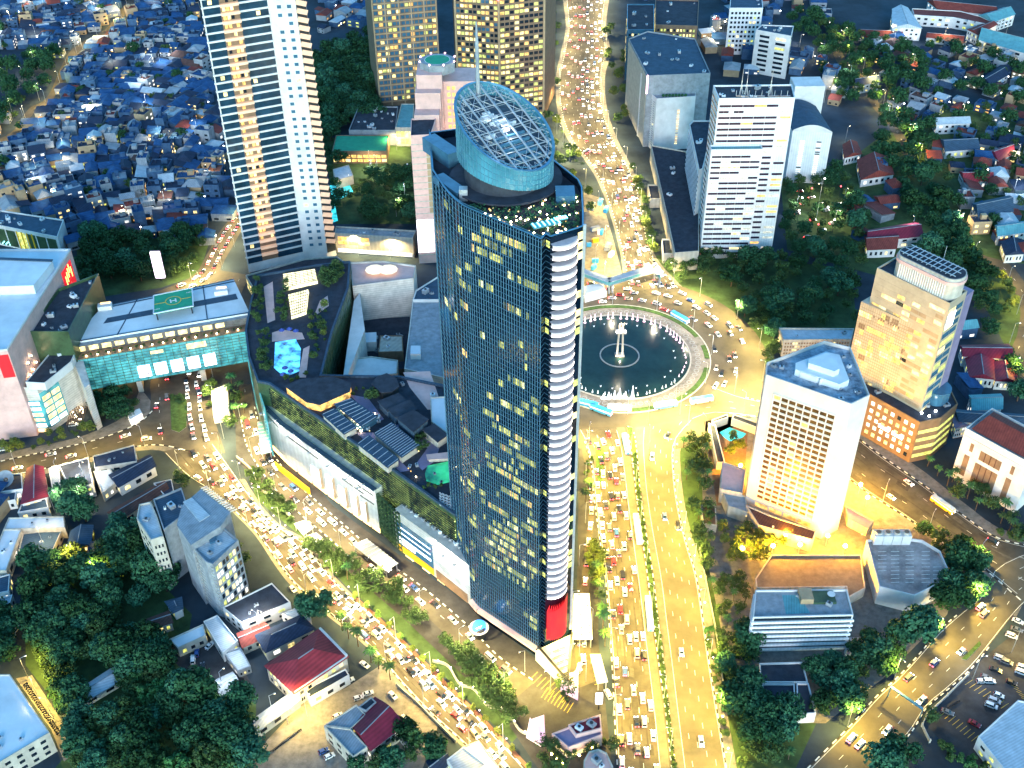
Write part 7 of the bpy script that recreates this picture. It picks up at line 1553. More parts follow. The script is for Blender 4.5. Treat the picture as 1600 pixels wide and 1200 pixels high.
scatter([(45,890),(180,862),(190,905),(185,1000),(215,1040),(130,1040),(50,1010)], 40, BM, .8, 1.2, 4.6)
scatter([(110,905),(250,880),(270,930),(200,960)], 6, B3, .9, 1.2, 7)
scatter([(190,1000),(265,1015),(280,1090),(395,1110),(400,1215),(215,1215),(190,1130)], 58, BM, .8, 1.2, 4.8)
scatter([(60,1020),(120,1010),(118,1080),(180,1130),(200,1215),(90,1215),(130,1170)], 28, BM, .7, 1.1, 4.5)
scatter([(95,770),(135,770),(140,822),(100,818)], 4, B3, .9, 1.2, 6)
scatter([(170,825),(250,830),(280,900),(260,930),(180,880)], 18, BM, .8, 1.1, 5)
scatter([(-10,960),(30,985),(40,1040),(-10,1045)], 4, B3, .8, 1.1, 6)
scatter([(545,1170),(600,1170),(640,1150),(700,1190),(660,1215),(560,1215)], 9, BM, .6, .95, 5)
putpx("broad1", 497, 962, 1.15); putpx("broad0", 478, 955, .8)
for x, y in ((535,985),(545,998),(560,1010),(580,1035),(592,1045),(610,1062)): putpx(rg.choice(P2k), x, y, 1.1)
for x, y in ((380,905),(385,880),(372,860),(400,940)): putpx(rg.choice(M3), x, y, .7)
# topiary row of the red strip
n = 16
for k in range(n):
    d = RE.len * (.565 + .41 * k / (n - 1)); p = RE.at(d, -.11); put("top0", p, .95)
# verge between diagonal and frontage
scatter([(392,728),(425,770),(470,815),(458,822),(420,790),(388,748)], 14, ("bush0", "mid0", "mid1"), .6, 1, 3)
scatter([(480,860),(520,862),(590,905),(630,950),(600,945),(520,900)], 20, M3 + P2k, .7, 1.05, 4)
scatter([(600,905),(630,920),(680,975),(660,985),(620,960)], 9, ("mid0", "mid2", "bush0"), .6, .9, 3.5)
scatter([(690,1005),(730,1020),(790,1080),(822,1120),(800,1135),(740,1080)], 24, M3, .65, 1, 3.6)
scatter([(870,1060),(905,1075),(905,1100),(880,1105)], 6, ("bush0", "mid1"), .6, .9, 2.5)
scatter([(845,1165),(880,1160),(900,1200),(850,1215)], 8, ("mid0", "mid1", "mid2"), .6, .9, 3.5)
scatter([(905,1165),(948,1158),(952,1180),(915,1180)], 6, ("bush0", "mid2"), .6, .9, 2.5)
putpx("mid2", 958, 1172, .75)
# palm strip left of the avenue
scatter([(918,855),(940,850),(946,905),(925,920)], 11, ("lime0",), .6, .85, 3)
for x, y in ((933,925),(937,945),(941,962),(942,985),(945,1010),(930,900),(915,785),(920,765)): putpx(rg.choice(P2k), x, y, 1.0)
scatter([(916,700),(928,720),(925,770),(914,740)], 6, ("bush0",), .8, 1.2, 3)
# avenue median planting
for k in range(46):
    d = 6 + (RA.len - 10) * k / 46; p = RA.at(d, 1.0).lerp(RB.at(d * RB.len / RA.len, 0), .5); put("bush0", p, rg.uniform(.45, .8), .2)
# right verge, hotel grounds
scatter([(1066,700),(1100,680),(1105,760),(1085,790),(1070,760)], 15, M3 + P2k, .8, 1.1, 4)
scatter([(1082,800),(1108,790),(1112,870),(1100,900)], 12, M3 + P2k, .7, 1, 4)
scatter([(1108,915),(1160,905),(1165,960),(1130,985)], 14, M3 + P2k, .6, .9, 4)
scatter([(1120,1000),(1170,985),(1185,1100),(1230,1130),(1240,1190),(1160,1215),(1145,1120)], 34, BM + P2k, .7, 1.1, 5)
scatter([(1280,1060),(1350,1000),(1400,1030),(1330,1110),(1280,1120)], 16, BM, .7, 1, 5.5)
putpx("broad0", 1272, 1058, .95); putpx("broad2", 1425, 1005, 1.5); putpx("broad1", 1445, 985, 1.1); putpx("broad0", 1400, 1010, .9)
scatter([(1485,870),(1530,895),(1525,930),(1490,960),(1470,950)], 9, B3, .85, 1.1, 6.5)
scatter([(1380,775),(1440,815),(1500,850),(1530,890),(1490,895),(1440,850)], 13, BM, .7, 1, 5.5)
scatter([(1120,830),(1165,830),(1200,858),(1195,880),(1140,880)], 14, ("lime0", "mid1"), .7, .9, 4)
scatter([(1200,835),(1260,845),(1250,862),(1205,858)], 6, ("lime0",), .6, .8, 4)
scatter([(1128,690),(1160,690),(1160,720),(1135,722)], 4, ("lime0",), .6, .9, 4)
scatter([(1432,715),(1480,735),(1570,800),(1590,830),(1560,835),(1480,775)], 16, P2k + ("mid0",), .8, 1.1, 4)
scatter([(1545,835),(1590,835),(1600,850),(1560,850)], 6, ("mid1", "bush0"), .8, 1, 4)
putpx("broad1", 1400, 1192, 1.25); putpx("broad0", 1372, 1212, 1.1); putpx("mid0", 1452, 1128, .8); putpx("mid1", 1530, 990, .9); putpx("mid2", 1545, 978, .8)
scatter([(1460,1145),(1500,1180),(1560,1215),(1540,1215),(1480,1190)], 8, ("bush0",), .9, 1.2, 3)
scatter([(1140,608),(1165,606),(1172,626),(1148,626)], 5, ("lime0", "mid0"), .8, 1, 4)
# avenue trees north east
scatter([(1035,405),(1100,398),(1110,430),(1060,448)], 11, ("lime0", "mid0", "mid1", "mid2"), .9, 1.2, 6.5)
scatter([(1100,400),(1215,408),(1260,430),(1200,480),(1150,460),(1110,435)], 22, BM, .8, 1.15, 8)
scatter([(1155,480),(1215,470),(1340,430),(1345,510),(1215,515),(1205,560),(1180,560)], 30, BM, .8, 1.15, 7.5)
scatter([(1185,560),(1210,555),(1205,600),(1190,590)], 5, M3, .7, 1, 5)
scatter([(1225,300),(1300,275),(1345,310),(1350,400),(1340,430),(1260,425),(1225,380)], 42, BM, .8, 1.15, 9)
scatter([(1380,180),(1430,230),(1460,300),(1500,380),(1450,400),(1420,330),(1370,250)], 26, B3, .8, 1.2, 11)
scatter([(1230,20),(1330,50),(1345,120),(1330,150),(1300,90),(1240,60)], 16, B3, .9, 1.2, 12)
scatter([(1340,70),(1430,90),(1480,140),(1400,160)], 14, B3, .9, 1.25, 12)
scatter([(1500,100),(1620,110),(1620,300),(1520,230)], 16, BM, .8, 1.2, 14)
scatter([(1500,420),(1530,420),(1560,500),(1560,540),(1530,520)], 14, BM, .8, 1.1, 6.5)
scatter([(1560,440),(1580,440),(1590,500),(1575,530)], 6, ("lime0",), .6, 1, 6)
scatter([(1560,545),(1580,560),(1600,640),(1590,640)], 5, BM, .7, 1, 6)
scatter([(850,200),(878,212),(912,262),(900,300),(870,255)], 12, ("mid0", "mid1", "lime0", "palm0"), .7, 1.05, 5)
# north avenue verges
scatter([(985,260),(1005,290),(1025,400),(1015,390),(1000,320)], 14, ("mid0", "mid1", "lime0"), .7, 1.05, 6)
scatter([(945,40),(975,60),(985,180),(965,200),(950,120)], 14, ("mid1", "lime0", "mid2"), .8, 1.1, 9)
scatter([(848,50),(872,60),(872,200),(850,200)], 10, ("mid1", "lime0", "mid2"), .8, 1.1, 9)
scatter([(895,300),(925,310),(930,330),(910,340)], 3, ("lime0",), .7, 1, 6)
# west park, gardens, far wood
scatter([(130,378),(220,372),(250,400),(245,440),(130,450)], 20, B3, .95, 1.25, 9)
scatter([(255,380),(320,365),(312,410),(265,445)], 12, BM, .8, 1.15, 8)
scatter([(505,228),(530,222),(540,300),(515,345)], 8, BM, .7, 1, 8)
scatter([(555,285),(640,260),(648,345),(560,350),(545,310)], 34, BM, .7, 1.05, 5.5)
scatter([(0,110),(85,80),(100,120),(60,150),(0,205)], 16, B3, 1, 1.3, 12)
scatter([(490,150),(580,130),(590,180),(510,215)], 10, B3, 1, 1.3, 12)
scatter([(1420,400),(1500,395),(1520,420),(1480,430)], 8, BM, .8, 1.1, 8)
scatter([(490,95),(580,60),(592,205),(560,190),(500,250)], 75, B3, 1, 1.4, 7)
scatter([(1330,62),(1520,66),(1640,100),(1640,420),(1540,390),(1430,235)], 95, BM, .7, 1.1, 11)
scatter([(1240,20),(1330,40),(1420,180),(1300,160)], 40, BM, .8, 1.2, 10)
scatter([(0,0),(300,0),(350,330),(0,330)], 60, BM, .6, 1.0, 14)
scatter([(860,0),(880,0),(870,60),(850,60)], 6, BM, .8, 1.1, 10)
# by the bridge, the store hedge, roof gardens
scatter([(150,640),(195,615),(215,640),(190,668),(150,660)], 12, BM + P2k, .6, .9, 4.5)
scatter([(5,700),(160,662),(162,672),(10,718)], 20, ("bush0", "lime0"), .5, .8, 3.2)
scatter([(322,600),(335,600),(332,650),(325,650)], 5, ("bush0", "mid0"), .8, 1, 3.5); scatter([(356,600),(380,600),(385,680),(362,680)], 9, P2k + ("mid1",), .8, 1, 4.5)
scatter([(268,622),(288,620),(288,666),(272,668)], 14, ("bush0",), .7, 1, 2.5)
scatter([(268,752),(300,745),(318,765),(290,770)], 7, M3, .6, .9, 4); scatter([(1100,985),(1112,985),(1140,1150),(1130,1150)], 14, ("bush0",), .7, 1.1, 3)
scatter([(395,440),(412,440),(416,500),(398,512)], 18, ("mid0", "bush0", "mid2"), .4, .65, 2.2, z=HM); scatter([(500,425),(535,418),(535,445),(505,455)], 16, ("mid0", "mid1"), .4, .7, 2.6, z=HM)
scatter([(432,490),(448,440),(452,505),(440,512)], 14, ("mid0", "bush0"), .4, .62, 2.0, z=HM); scatter([(484,490),(512,480),(508,540),(486,570)], 26, ("mid0", "bush0", "lime0"), .4, .65, 2.2, z=HM)
scatter([(402,520),(422,518),(424,580),(408,585)], 16, ("mid1", "bush0"), .4, .62, 2.0, z=HM); scatter([(440,590),(480,585),(476,592),(445,600)], 4, ("bush0",), .6, .8, 2.5, z=HM)
scatter([(545,612),(575,606),(590,625),(560,630)], 7, ("mid0", "bush0"), .45, .65, 2.6, z=HM); scatter([(648,690),(664,684),(668,700),(655,708)], 5, ("mid0",), .4, .6, 2.4, z=HM); scatter([(664,757),(690,760),(686,766),(662,764)], 4, ("bush0",), .5, .7, 2, z=HM)
u0, u1, zz, fnn = hedge_src
for k in range(24): p = u0.lerp(u1, (k + .5) / 24) - fnn * 1.6; put("bush0", p, .45, zz)
def in_road(p):
    for rb, hw in ((RA, 0), (RB, 0), (RE, 0), (RI, 0), (RJ, 0), (RD, 0), (RK, 0), (RF, 0)):
        k = min(range(0, rb.n + 1, 2), key=lambda i: (rb.mid[i] - Vector(p[:2])).length)
        if (rb.mid[k] - Vector(p[:2])).length < (rb.L[k] - rb.R[k]).length / 2 - .3: return True
    return math.hypot(p[0] - PCX, p[1] - PCY) < 77 and p[2] < 1
TREES = [t for t in TREES if t[2] < 0 or not (t[1][2] < 1 and in_road(t[1]) and t[0] not in ("top0",))]
vis = lambda t: t[2] * (1 if t[0][0] in "bp" and t[0][:2] != "bu" else .6) / (Vector(t[1]) - CAMP).length
TREES.sort(key=lambda t: -vis(t) if t[0][:3] != "top" else -1)
print("TREES", len(TREES))
NTREE = 300
mesh_of = {}
for k, t in TP.items(): mesh_of[k] = {c.name.split(".")[0]: c for c in t.children}
sv = {}; far = MB(); FM.clear()
lowp = {}
for i, (key, p, s, rz) in enumerate(TREES):
    kd = "".join(c for c in key if not c.isdigit())
    if i < NTREE:
        o = clone(TP[key], loc=p, rz=rz, sc=(s, s, s * rg.uniform(.9, 1.1))); where_ = p
        ALL.append((o, DESC[kd] + (" on the mall roof," if HM - .1 < p[2] < HM + 1 else (" on the bridge terrace," if p[2] > 20 else "")), p))
    else:
        if key not in lowp: me = mesh_of[key]["crown"].data; lowp[key] = ([tuple(v.co) for v in me.vertices], [tuple(f.vertices) for f in me.polygons], me.materials[0].name)
        V, F_, mn = lowp[key]; ca, sa = math.cos(rz) * s, math.sin(rz) * s; n0 = len(far.v); st = 1 if kd == "bush" else 2
        mk = {"leaf": "leaf", "dark_leaf": "leaf_dark", "lime_leaf": "leaf_lime"}[mn]; mi = fm(mk); j = n0
        for f in F_[::st]:
            for v in f:
                x, y, z = V[v]; k2 = 1.25 if st == 2 else 1
                far.v.append((p[0] + x * ca - y * sa, p[1] + x * sa + y * ca, p[2] + z * s))
            far.f.append(tuple(range(j, j + len(f)))); j += len(f); far.m.append(mi)
if far.f: tag(far.build("distant_greenery", FM, loc=(0, 0, 0)), "mass of small far bushes and trees filling the green gaps", "greenery", kind="stuff")
for t in TP.values(): drop(t)
# ---------------------------------------------------------------- vehicles
rg = random.Random(77)
def car_parts(kind):
    L, W, Hb, Hc = dict(hatchback=(4.0, 1.75, .82, 1.5), saloon=(4.6, 1.8, .80, 1.42), people_carrier=(4.7, 1.85, .95, 1.75), van=(4.9, 1.9, 1.15, 1.95))[kind]
    x, y = L / 2, W / 2; bd = MB(); gl = MB()
    prof = [(-x, .3), (x - .1, .3), (x, .55), (x - .15, Hb - .08), (x - 1.0, Hb), (-x + .55, Hb + .05), (-x + .05, Hb - .02)]
    n = len(prof); inn = .06
    for k in range(n):
        a, c = prof[k], prof[(k + 1) % n]; bd.poly([(a[0], -y, a[1]), (c[0], -y, c[1]), (c[0], y, c[1]), (a[0], y, a[1])][::-1])
    bd.poly([(p[0], -y, p[1]) for p in prof]); bd.poly([(p[0], y, p[1]) for p in prof][::-1])
    f0, f1, r1, r0 = dict(hatchback=(x - 1.05, x - 1.7, -x + .55, -x + .12), saloon=(x - 1.25, x - 1.95, -x + 1.35, -x + .75), people_carrier=(x - .9, x - 1.6, -x + .35, -x + .1), van=(x - .55, x - 1.1, -x + .15, -x + .05))[kind]
    iy = y - .18
    bot = [(f0, -y + .05, Hb), (f0, y - .05, Hb), (r0, y - .05, Hb), (r0, -y + .05, Hb)]; top = [(f1, -iy, Hc - .06), (f1, iy, Hc - .06), (r1, iy, Hc - .06), (r1, -iy, Hc - .06)]
    for k in range(4): gl.poly([bot[k], bot[(k + 1) % 4], top[(k + 1) % 4], top[k]])
    roof = [(p[0] * 1.0, p[1] * 1.02, Hc) for p in top]; bd.poly(roof)
    for k in range(4): bd.poly([top[k], top[(k + 1) % 4], roof[(k + 1) % 4], roof[k]])
    for s in (-1, 1):
        bd.bar((f0, s * (y - .06), Hb), (f1, s * (iy + .01), Hc - .05), .09); bd.bar((r0, s * (y - .06), Hb), (r1, s * (iy + .01), Hc - .05), .12); bd.bar(((f1 + r1) / 2, s * (y - .05), Hb), ((f1 + r1) / 2, s * (iy + .01), Hc - .04), .09)
        bd.box((f0 - .25, s * (y + .1), Hb + .12), (.2, .2, .15))
    def lamp(xx, s, z, m=0): b = MB(); b.box((xx, s * (y - .30), z), (.22, .55, .30)); return b
    def wheel(xx, s): b = MB(); b.tube((xx, s * (y - .2), .32), (xx, s * (y + .02), .32), .32, n=10); return b
    return [("body", bd, None), ("window_glass", gl, "glass")] + [("headlight", lamp(x - .06, s, .66), "headlight") for s in (-1, 1)] + [("tail_light", lamp(-x + .02, s, .74), "taillight") for s in (-1, 1)] + [("wheel", wheel(xx, s), "rubber") for xx in (x - .85, -x + .85) for s in (-1, 1)]
CP = {}; CPM = {}
for kind in ("hatchback", "saloon", "people_carrier", "van"):
    t = thing("parked_car" if 0 else "car", "", "car", (0, 0, 0)); ps = car_parts(kind)
    for nm, b, m in ps: b.build(nm, m or "car_white", t)
    CP[kind] = t; CPM[kind] = ps
    ms = ["car_white", "glass", "headlight", "taillight", "rubber"]; b2 = MB()
    for nm, b, m in ps:
        n0 = len(b2.v); b2.v += b.v; b2.f += [tuple(i + n0 for i in f) for f in b.f]; b2.m += [ms.index(m or "car_white")] * len(b.f)
    o = b2.build("car", ms, loc=(0, 0, 0)); tag(o, "", "car"); CPM[kind + "_one"] = (o, b2, ms)
CARS = []
COLS = ("white",) * 8 + ("silver",) * 5 + ("black",) * 5 + ("grey",) * 3 + ("red",) + ("beige",) + ("blue",)
def queue(rb, lanes, gap, jit, rev, d0=3, d1=None, z=.13, p=.92, gname="cars on the avenue"):
    d1 = rb.len - 3 if d1 is None else d1
    for f in lanes:
        d = d0 + rg.uniform(0, gap)
        while d < d1:
            if rg.random() < p:
                q = rb.at(d, f + rg.uniform(-.015, .015)); CARS.append(((q.x, q.y), rb.dir(d, f) + (math.pi if rev else 0) + rg.uniform(-.05, .05), rg.choices(("hatchback", "saloon", "people_carrier", "van"), (3, 3, 4, .7))[0], rg.choice(COLS), gname, z))
            d += gap + rg.uniform(0, jit)
queue(RA, (.08, .24, .40, .56, .71), 8.0, 7, True, 6, None, .14, .86, "cars in the southern avenue jam")
queue(RB, (.42, .58, .74, .90), 70, 90, False, 10, None, .14, .8, "cars on the open carriageway")
queue(RE, (.12, .31, .50), 7.2, 4, False, 6, None, .15, .95, "cars in the diagonal avenue jam"); queue(RE, (.68, .88), 8.0, 10, True, 30, RE.len * .62, .15, .7, "cars in the diagonal avenue jam"); queue(RE, (.70, .9), 24, 30, True, RE.len * .62, None, .15, .7, "cars in the diagonal avenue jam")
queue(RG, (.62, .80), 6.4, 2.5, False, 55, None, .16, .95, "cars under the glass bridge"); queue(RG, (.12, .28), 16, 14, True, 60, None, .16, .8, "cars under the glass bridge")
queue(RH, (.30, .68), 7.2, 7, False, 25, None, .14, .85, "cars on the mall frontage road")
queue(RD, (.06, .19, .32, .45), 17, 16, True, 8, None, .15, .8, "cars on the northern avenue"); queue(RD, (.56, .68, .81, .93), 11, 12, False, 8, None, .15, .88, "cars on the northern avenue")
queue(RP, (.3, .7), 6.5, 4, False, 5, None, .14, .95, "cars behind the glass bridge"); queue(RF, (.3, .72), 22, 26, False, 10, 110, .15, .9, "cars on the left edge street")
queue(RI, (.2, .8), 40, 40, False, 15, None, .14, .9, "cars on the hotel side street"); queue(RJ, (.2, .4), 26, 30, True, 40, None, .15, .9, "cars on the lower right street"); queue(RJ, (.62, .8), 40, 40, False, 40, None, .15, .8, "cars on the lower right street")
queue(RQ, (.5,), 7.5, 5, True, 30, None, .13, .9, "cars in the lane beside the tower")
for k in range(190):                                   # round the fountain, clockwise
    a = rg.uniform(R(-35), R(205)); r = 51.5 + 3.4 * rg.randrange(7)
    if R(-100) < a < R(60) and r > 70 and rg.random() < .6: continue
    if a < R(0) and r > 62: continue
    if not all(math.hypot(PCX + r * math.cos(a) - c[0][0], PCY + r * math.sin(a) - c[0][1]) > (4.9 if c[4] == "cars circling the fountain" else 5) for c in CARS if abs(c[0][0] - PCX) < 90): continue
    CARS.append(((PCX + r * math.cos(a), PCY + r * math.sin(a)), a - math.pi / 2, rg.choice(("hatchback", "saloon", "people_carrier")), rg.choice(COLS), "cars circling the fountain", .10))
PARK = []
for px, py, ang, c in ((302,1032,100,"white"),(308,1022,100,"blue"),(318,1044,110,"black"),(328,1010,60,"white"),(570,1040,-40,"white"),(545,1065,30,"white"),(614,1088,-50,"white"),(560,1092,20,"white"),(575,1085,20,"white"),(633,1125,-50,"white"),(515,1183,30,"white"),(506,1175,30,"blue"),(528,1120,30,"white"),(458,922,-45,"white"),(25,985,80,"white"),(18,1000,80,"white"),(1590,972,-35,"white"),(1580,995,-30,"white"),(1588,985,-30,"grey"),(1562,1030,-28,"silver"),(1572,1036,-28,"grey"),(1555,1048,-28,"black"),(1540,1060,-28,"grey"),(1533,1066,0,"white"),(1545,1066,-5,"white"),(1580,1068,-28,"black"),(1595,1052,-28,"white"),(1560,1088,-28,"white"),(1553,1096,-28,"silver"),(1548,1104,-28,"white"),(1522,1132,-40,"red"),(1598,1045,-28,"white"),(905,1045,75,"white"),(902,1052,50,"white"),(913,1005,85,"white"),(905,1006,85,"grey"),(950,1086,110,"white"),(1480,1114,-30,"grey"),(115,665,15,"white"),(8,703,15,"white"),(1240,262,20,"white"),(1245,335,10,"grey"),(1255,320,10,"white"),(1270,345,10,"black"),(1290,330,15,"white"),(1250,300,10,"red"),(1268,310,20,"silver"),(1300,350,15,"white"),(1285,360,10,"white"),(1262,372,10,"silver"),(1310,320,15,"grey")):
    g = G(px, py); CARS.append(((g.x, g.y), R(ang), rg.choice(("hatchback", "saloon", "people_carrier")), c, "parked cars", .08))
def infr(p):
    x, y = PX((p[0], p[1], 0)); return -12 < x < 1612 and -12 < y < 1215
CARS = [c for c in CARS if infr(c[0])]
CARS.sort(key=lambda c: Vector((*c[0], -CAMH)).length - (60 if c[4] == "parked cars" else 0)); print("CARS", len(CARS))
far = MB(); FM.clear(); KN = dict(hatchback="hatchback", saloon="saloon car", people_carrier="people carrier", van="van")
for i, (p, rz, kind, col, gname, z) in enumerate(CARS):
    if i < 300:
        if i < 200:
            o = clone(CP[kind], loc=(*p, z), rz=rz)
            bo = [c for c in o.children if c.name.split(".")[0] == "body"][0]
            bo.material_slots[0].link = 'OBJECT'; bo.material_slots[0].material = M["car_" + col]
            if gname == "parked cars":
                for c in list(o.children):
                    if c.name.split(".")[0] in ("headlight", "tail_light"): c.material_slots[0].link = 'OBJECT'; c.material_slots[0].material = M["metal"] if c.name[0] == "h" else M["maroon"]
        else:
            o = clone(CPM[kind + "_one"][0], loc=(*p, z), rz=rz, mats={0: "car_" + col})
            if gname == "parked cars":
                for si, mm in ((2, "metal"), (3, "maroon")): o.material_slots[si].link = 'OBJECT'; o.material_slots[si].material = M[mm]
        o["group"] = gname; o["category"] = "van" if kind == "van" else "car"
        ALL.append((o, ("parked " if gname == "parked cars" else "") + col + " " + KN[kind], p))
    else:
        b2, ms = CPM[kind + "_one"][1:]; ca, sa = math.cos(rz), math.sin(rz); n0 = len(far.v)
        far.v += [(p[0] + x * ca - y * sa, p[1] + x * sa + y * ca, z + zz) for x, y, zz in b2.v]; far.f += [tuple(q + n0 for q in f) for f in b2.f]; far.m += [fm("car_" + col if m == 0 else ms[m]) for m in b2.m]
if far.f: tag(far.build("distant_cars", FM, loc=(0, 0, 0)), "mass of small lit cars on the farthest streets", "cars", kind="stuff")
for t in CP.values(): drop(t)
for k in list(CPM):
    if k.endswith("_one"): bpy.data.objects.remove(CPM[k][0])
def bus(lb, px, py, toward, L, body, roofc):
    g, h = G(px, py), G(*toward); rz = math.atan2((h - g).y, (h - g).x); t = thing("bus", lb, "bus", tuple(g)); t.rotation_euler = (0, 0, rz); ORG[t.name] = Vector((0, 0, 0)); x = L / 2
    part(t, "body", body, lambda b: (b.box((0, 0, 1.0), (L, 2.5, 1.3)), b.box((0, 0, 2.75), (L - .1, 2.46, .35))))
    part(t, "window_band", "lit_white", lambda b: b.box((0, 0, 2.1), (L - .05, 2.40, .95))); part(t, "roof", roofc, lambda b: (b.box((0, 0, 3.0), (L - .4, 2.3, .16)), b.box((L * .2, 0, 3.2), (2.2, 1.6, .3)), b.box((-L * .22, 0, 3.2), (2.2, 1.6, .3))))
    part(t, "pillar", body, lambda b: [b.box((-x + .1 + k * (L - .2) / 7, s * 1.21, 2.1), (.16, .1, .98)) for k in range(8) for s in (-1, 1)])
    for s in (-1, 1):
        part(t, "headlight", "headlight", lambda b: b.box((x, s * .9, .9), (.12, .4, .3))); part(t, "tail_light", "taillight", lambda b: b.box((-x, s * .9, 1.0), (.12, .35, .35)))
        for xx in (x - 2, -x + 2.4): part(t, "wheel", "rubber", lambda b: b.tube((xx, s * 1.0, .48), (xx, s * 1.27, .48), .48, n=10))
for a in (("blue city bus at the far left of the fountain's lower edge", 917, 634, (900, 630), 12, "bus_blue", "bus_blue"), ("second blue city bus below the fountain, beside the first", 939, 644, (920, 637), 12, "bus_blue", "bus_blue"), ("white city bus below the fountain's middle", 968, 641, (945, 640), 12, "car_white", "roofwhite"), ("blue and white bus below the fountain's right half", 1040, 636, (1015, 640), 12, "bus_blue", "roofwhite"), ("blue and white bus leaving the fountain to the right", 1096, 628, (1120, 624), 12, "car_white", "bus_blue"), ("blue bus standing on the pale bus lane by the median tip", 978, 697, (972, 670), 13, "bus_blue", "bus_blue"), ("blue bus among cars at the fountain's upper right", 1062, 499, (1085, 512), 12, "bus_blue", "bus_blue"), ("long blue and white bus moving on the lower bus lane", 1014, 962, (1010, 920), 17, "bus_blue", "roofwhite"), ("white bus moving on the bus lane near its middle", 996, 830, (990, 790), 17, "car_white", "roofwhite"), ("bright yellow lit coach parked on the hotel side street", 1472, 792, (1500, 812), 12, "yellow_wall", "roofwhite"), ("white coach at the golden podium's front corner", 1360, 683, (1372, 690), 9, "car_white", "roofwhite")): bus(*a)
# parked motorcycles
mb_ = MB(); mb_.bar((-.6, 0, .62), (.5, 0, .72), .3, .3); mb_.bar((.5, 0, .7), (.7, 0, 1.05), .12); mb_.bar((.68, -.35, 1.05), (.68, .35, 1.05), .07)
proto = thing("motorcycle", "", "motorcycle", (0, 0, 0), "parked motorcycles"); mb_.build("body", "car_black", proto)
for xx in (-.65, .65): part(proto, "wheel", "rubber", lambda b: b.tube((xx, -.07, .32), (xx, .07, .32), .32, n=10))
part(proto, "seat", "darkgrey", lambda b: b.box((-.25, 0, .82), (.75, .28, .12)))
for x0, y0, x1, y1, n in ((40,1070,95,1150,26),(425,1175,470,1140,18),(1450,1125,1500,1095,14),(570,985,585,1000,4)):
    for k in range(n):
        g = G(x0 + (x1 - x0) * k / n + rg.uniform(-.4, .4), y0 + (y1 - y0) * k / n, .03); o = clone(proto, loc=tuple(g), rz=rg.uniform(-.15, .15) + R(30)); ALL.append((o, "parked motorcycle", g))
drop(proto)
# ---------------------------------------------------------------- street lamps: the light of the streets
lamp_proto = thing("street_lamp", "", "street lamp", (0, 0, 0), "street lamps")
b = MB(); b.tube((0, 0, 0), (0, 0, 13), .13, .08, 7); b.build("pole", "metal", lamp_proto); b = MB(); b.bar((0, 0, 12.9), (1.9, 0, 13.4), .1); b.build("arm", "metal", lamp_proto); b = MB(); b.box((2.2, 0, 13.4), (.9, .34, .16)); b.box((2.2, 0, 13.29), (.7, .26, .06)); LH = b.build("lamp_head", ["metal"], lamp_proto); b = MB(); b.box((2.2, 0, 13.22), (.62, .24, .08)); b.build("bulb", "lamp", lamp_proto)
def lampdata(nm, col, e, ang=160): 
    l = bpy.data.lights.new(nm, 'SPOT'); l.energy = e; l.color = col; l.spot_size = R(ang); l.spot_blend = .7; l.shadow_soft_size = .5; return l
SODIUM = lampdata("sodium_light", (1, .69, .12), 24500); SODIUM_DIM = lampdata("dim_sodium_light", (1, .68, .13), 12500); SODIUM_HI = lampdata("bright_sodium_light", (1, .76, .26), 32000); RIMD = lampdata("rim_light", (1, .86, .60), 9000); WHITE_L = lampdata("warm_white_light", (1, .76, .30), 24000)
def lamp_at(p, rz, data=SODIUM, lb="tall street lamp"):
    o = clone(lamp_proto, loc=(p[0], p[1], 0), rz=rz); l = bpy.data.objects.new("lamp_light", data); COL.objects.link(l); l.parent = o; l.location = (2.2, 0, 13.1); ALL.append((o, lb, p))
def lamps_along(rb, f, step, inward, data, d0=6, d1=None):
    d = d0; d1 = rb.len if d1 is None else d1
    while d < d1:
        p, c = rb.at(d, f), rb.at(d, inward); v = c - p; lamp_at(p, math.atan2(v.y, v.x), data); d += step
lamps_along(RB, 1.03, 24, .5, SODIUM); lamps_along(RA, 1.02, 24, .5, SODIUM, 14); lamps_along(RA, -.05, 30, .5, SODIUM, 20)
lamps_along(RE, -.04, 22, .5, lampdata("pale_sodium_light", (1, .74, .28), 21000), 10); lamps_along(RE, 1.05, 25, .5, SODIUM_DIM, 20)
lamps_along(RH, 1.06, 26, .5, WHITE_L, 30); lamps_along(RD, -.03, 34, .3, WHITE_L, 8); lamps_along(RD, 1.03, 30, .7, WHITE_L, 20)
lamps_along(RJ, -.05, 28, .5, SODIUM, 50); lamps_along(RI, 1.05, 26, .5, SODIUM_DIM, 8); lamps_along(RK, -.06, 24, .5, SODIUM_HI, 12); lamps_along(RF, 1.1, 26, .5, SODIUM_DIM, 15); lamps_along(RG, 1.05, 24, .5, WHITE_L, 55); lamps_along(RL, -.3, 32, .5, SODIUM_DIM, 10); lamps_along(RM, 1.2, 30, .5, SODIUM_DIM, 5); lamps_along(RN, 1.2, 34, .5, SODIUM_DIM, 10); lamps_along(RP, 1.1, 28, .5, WHITE_L, 5); lamps_along(RQ, -.5, 26, .5, SODIUM_DIM, 30)
for k in range(12):
    a = R(30 * k); lamp_at((PCX + 49.2 * math.cos(a), PCY + 49.2 * math.sin(a)), a + math.pi, RIMD, "added lamp post on the fountain rim")  # lamps added to brighten the paved rim, out of the ring lamps' reach
for k in range(15):
    a = R(-150 + 22 * k); lamp_at((PCX + 76 * math.cos(a), PCY + 76 * math.sin(a)), a + math.pi, SODIUM_HI)
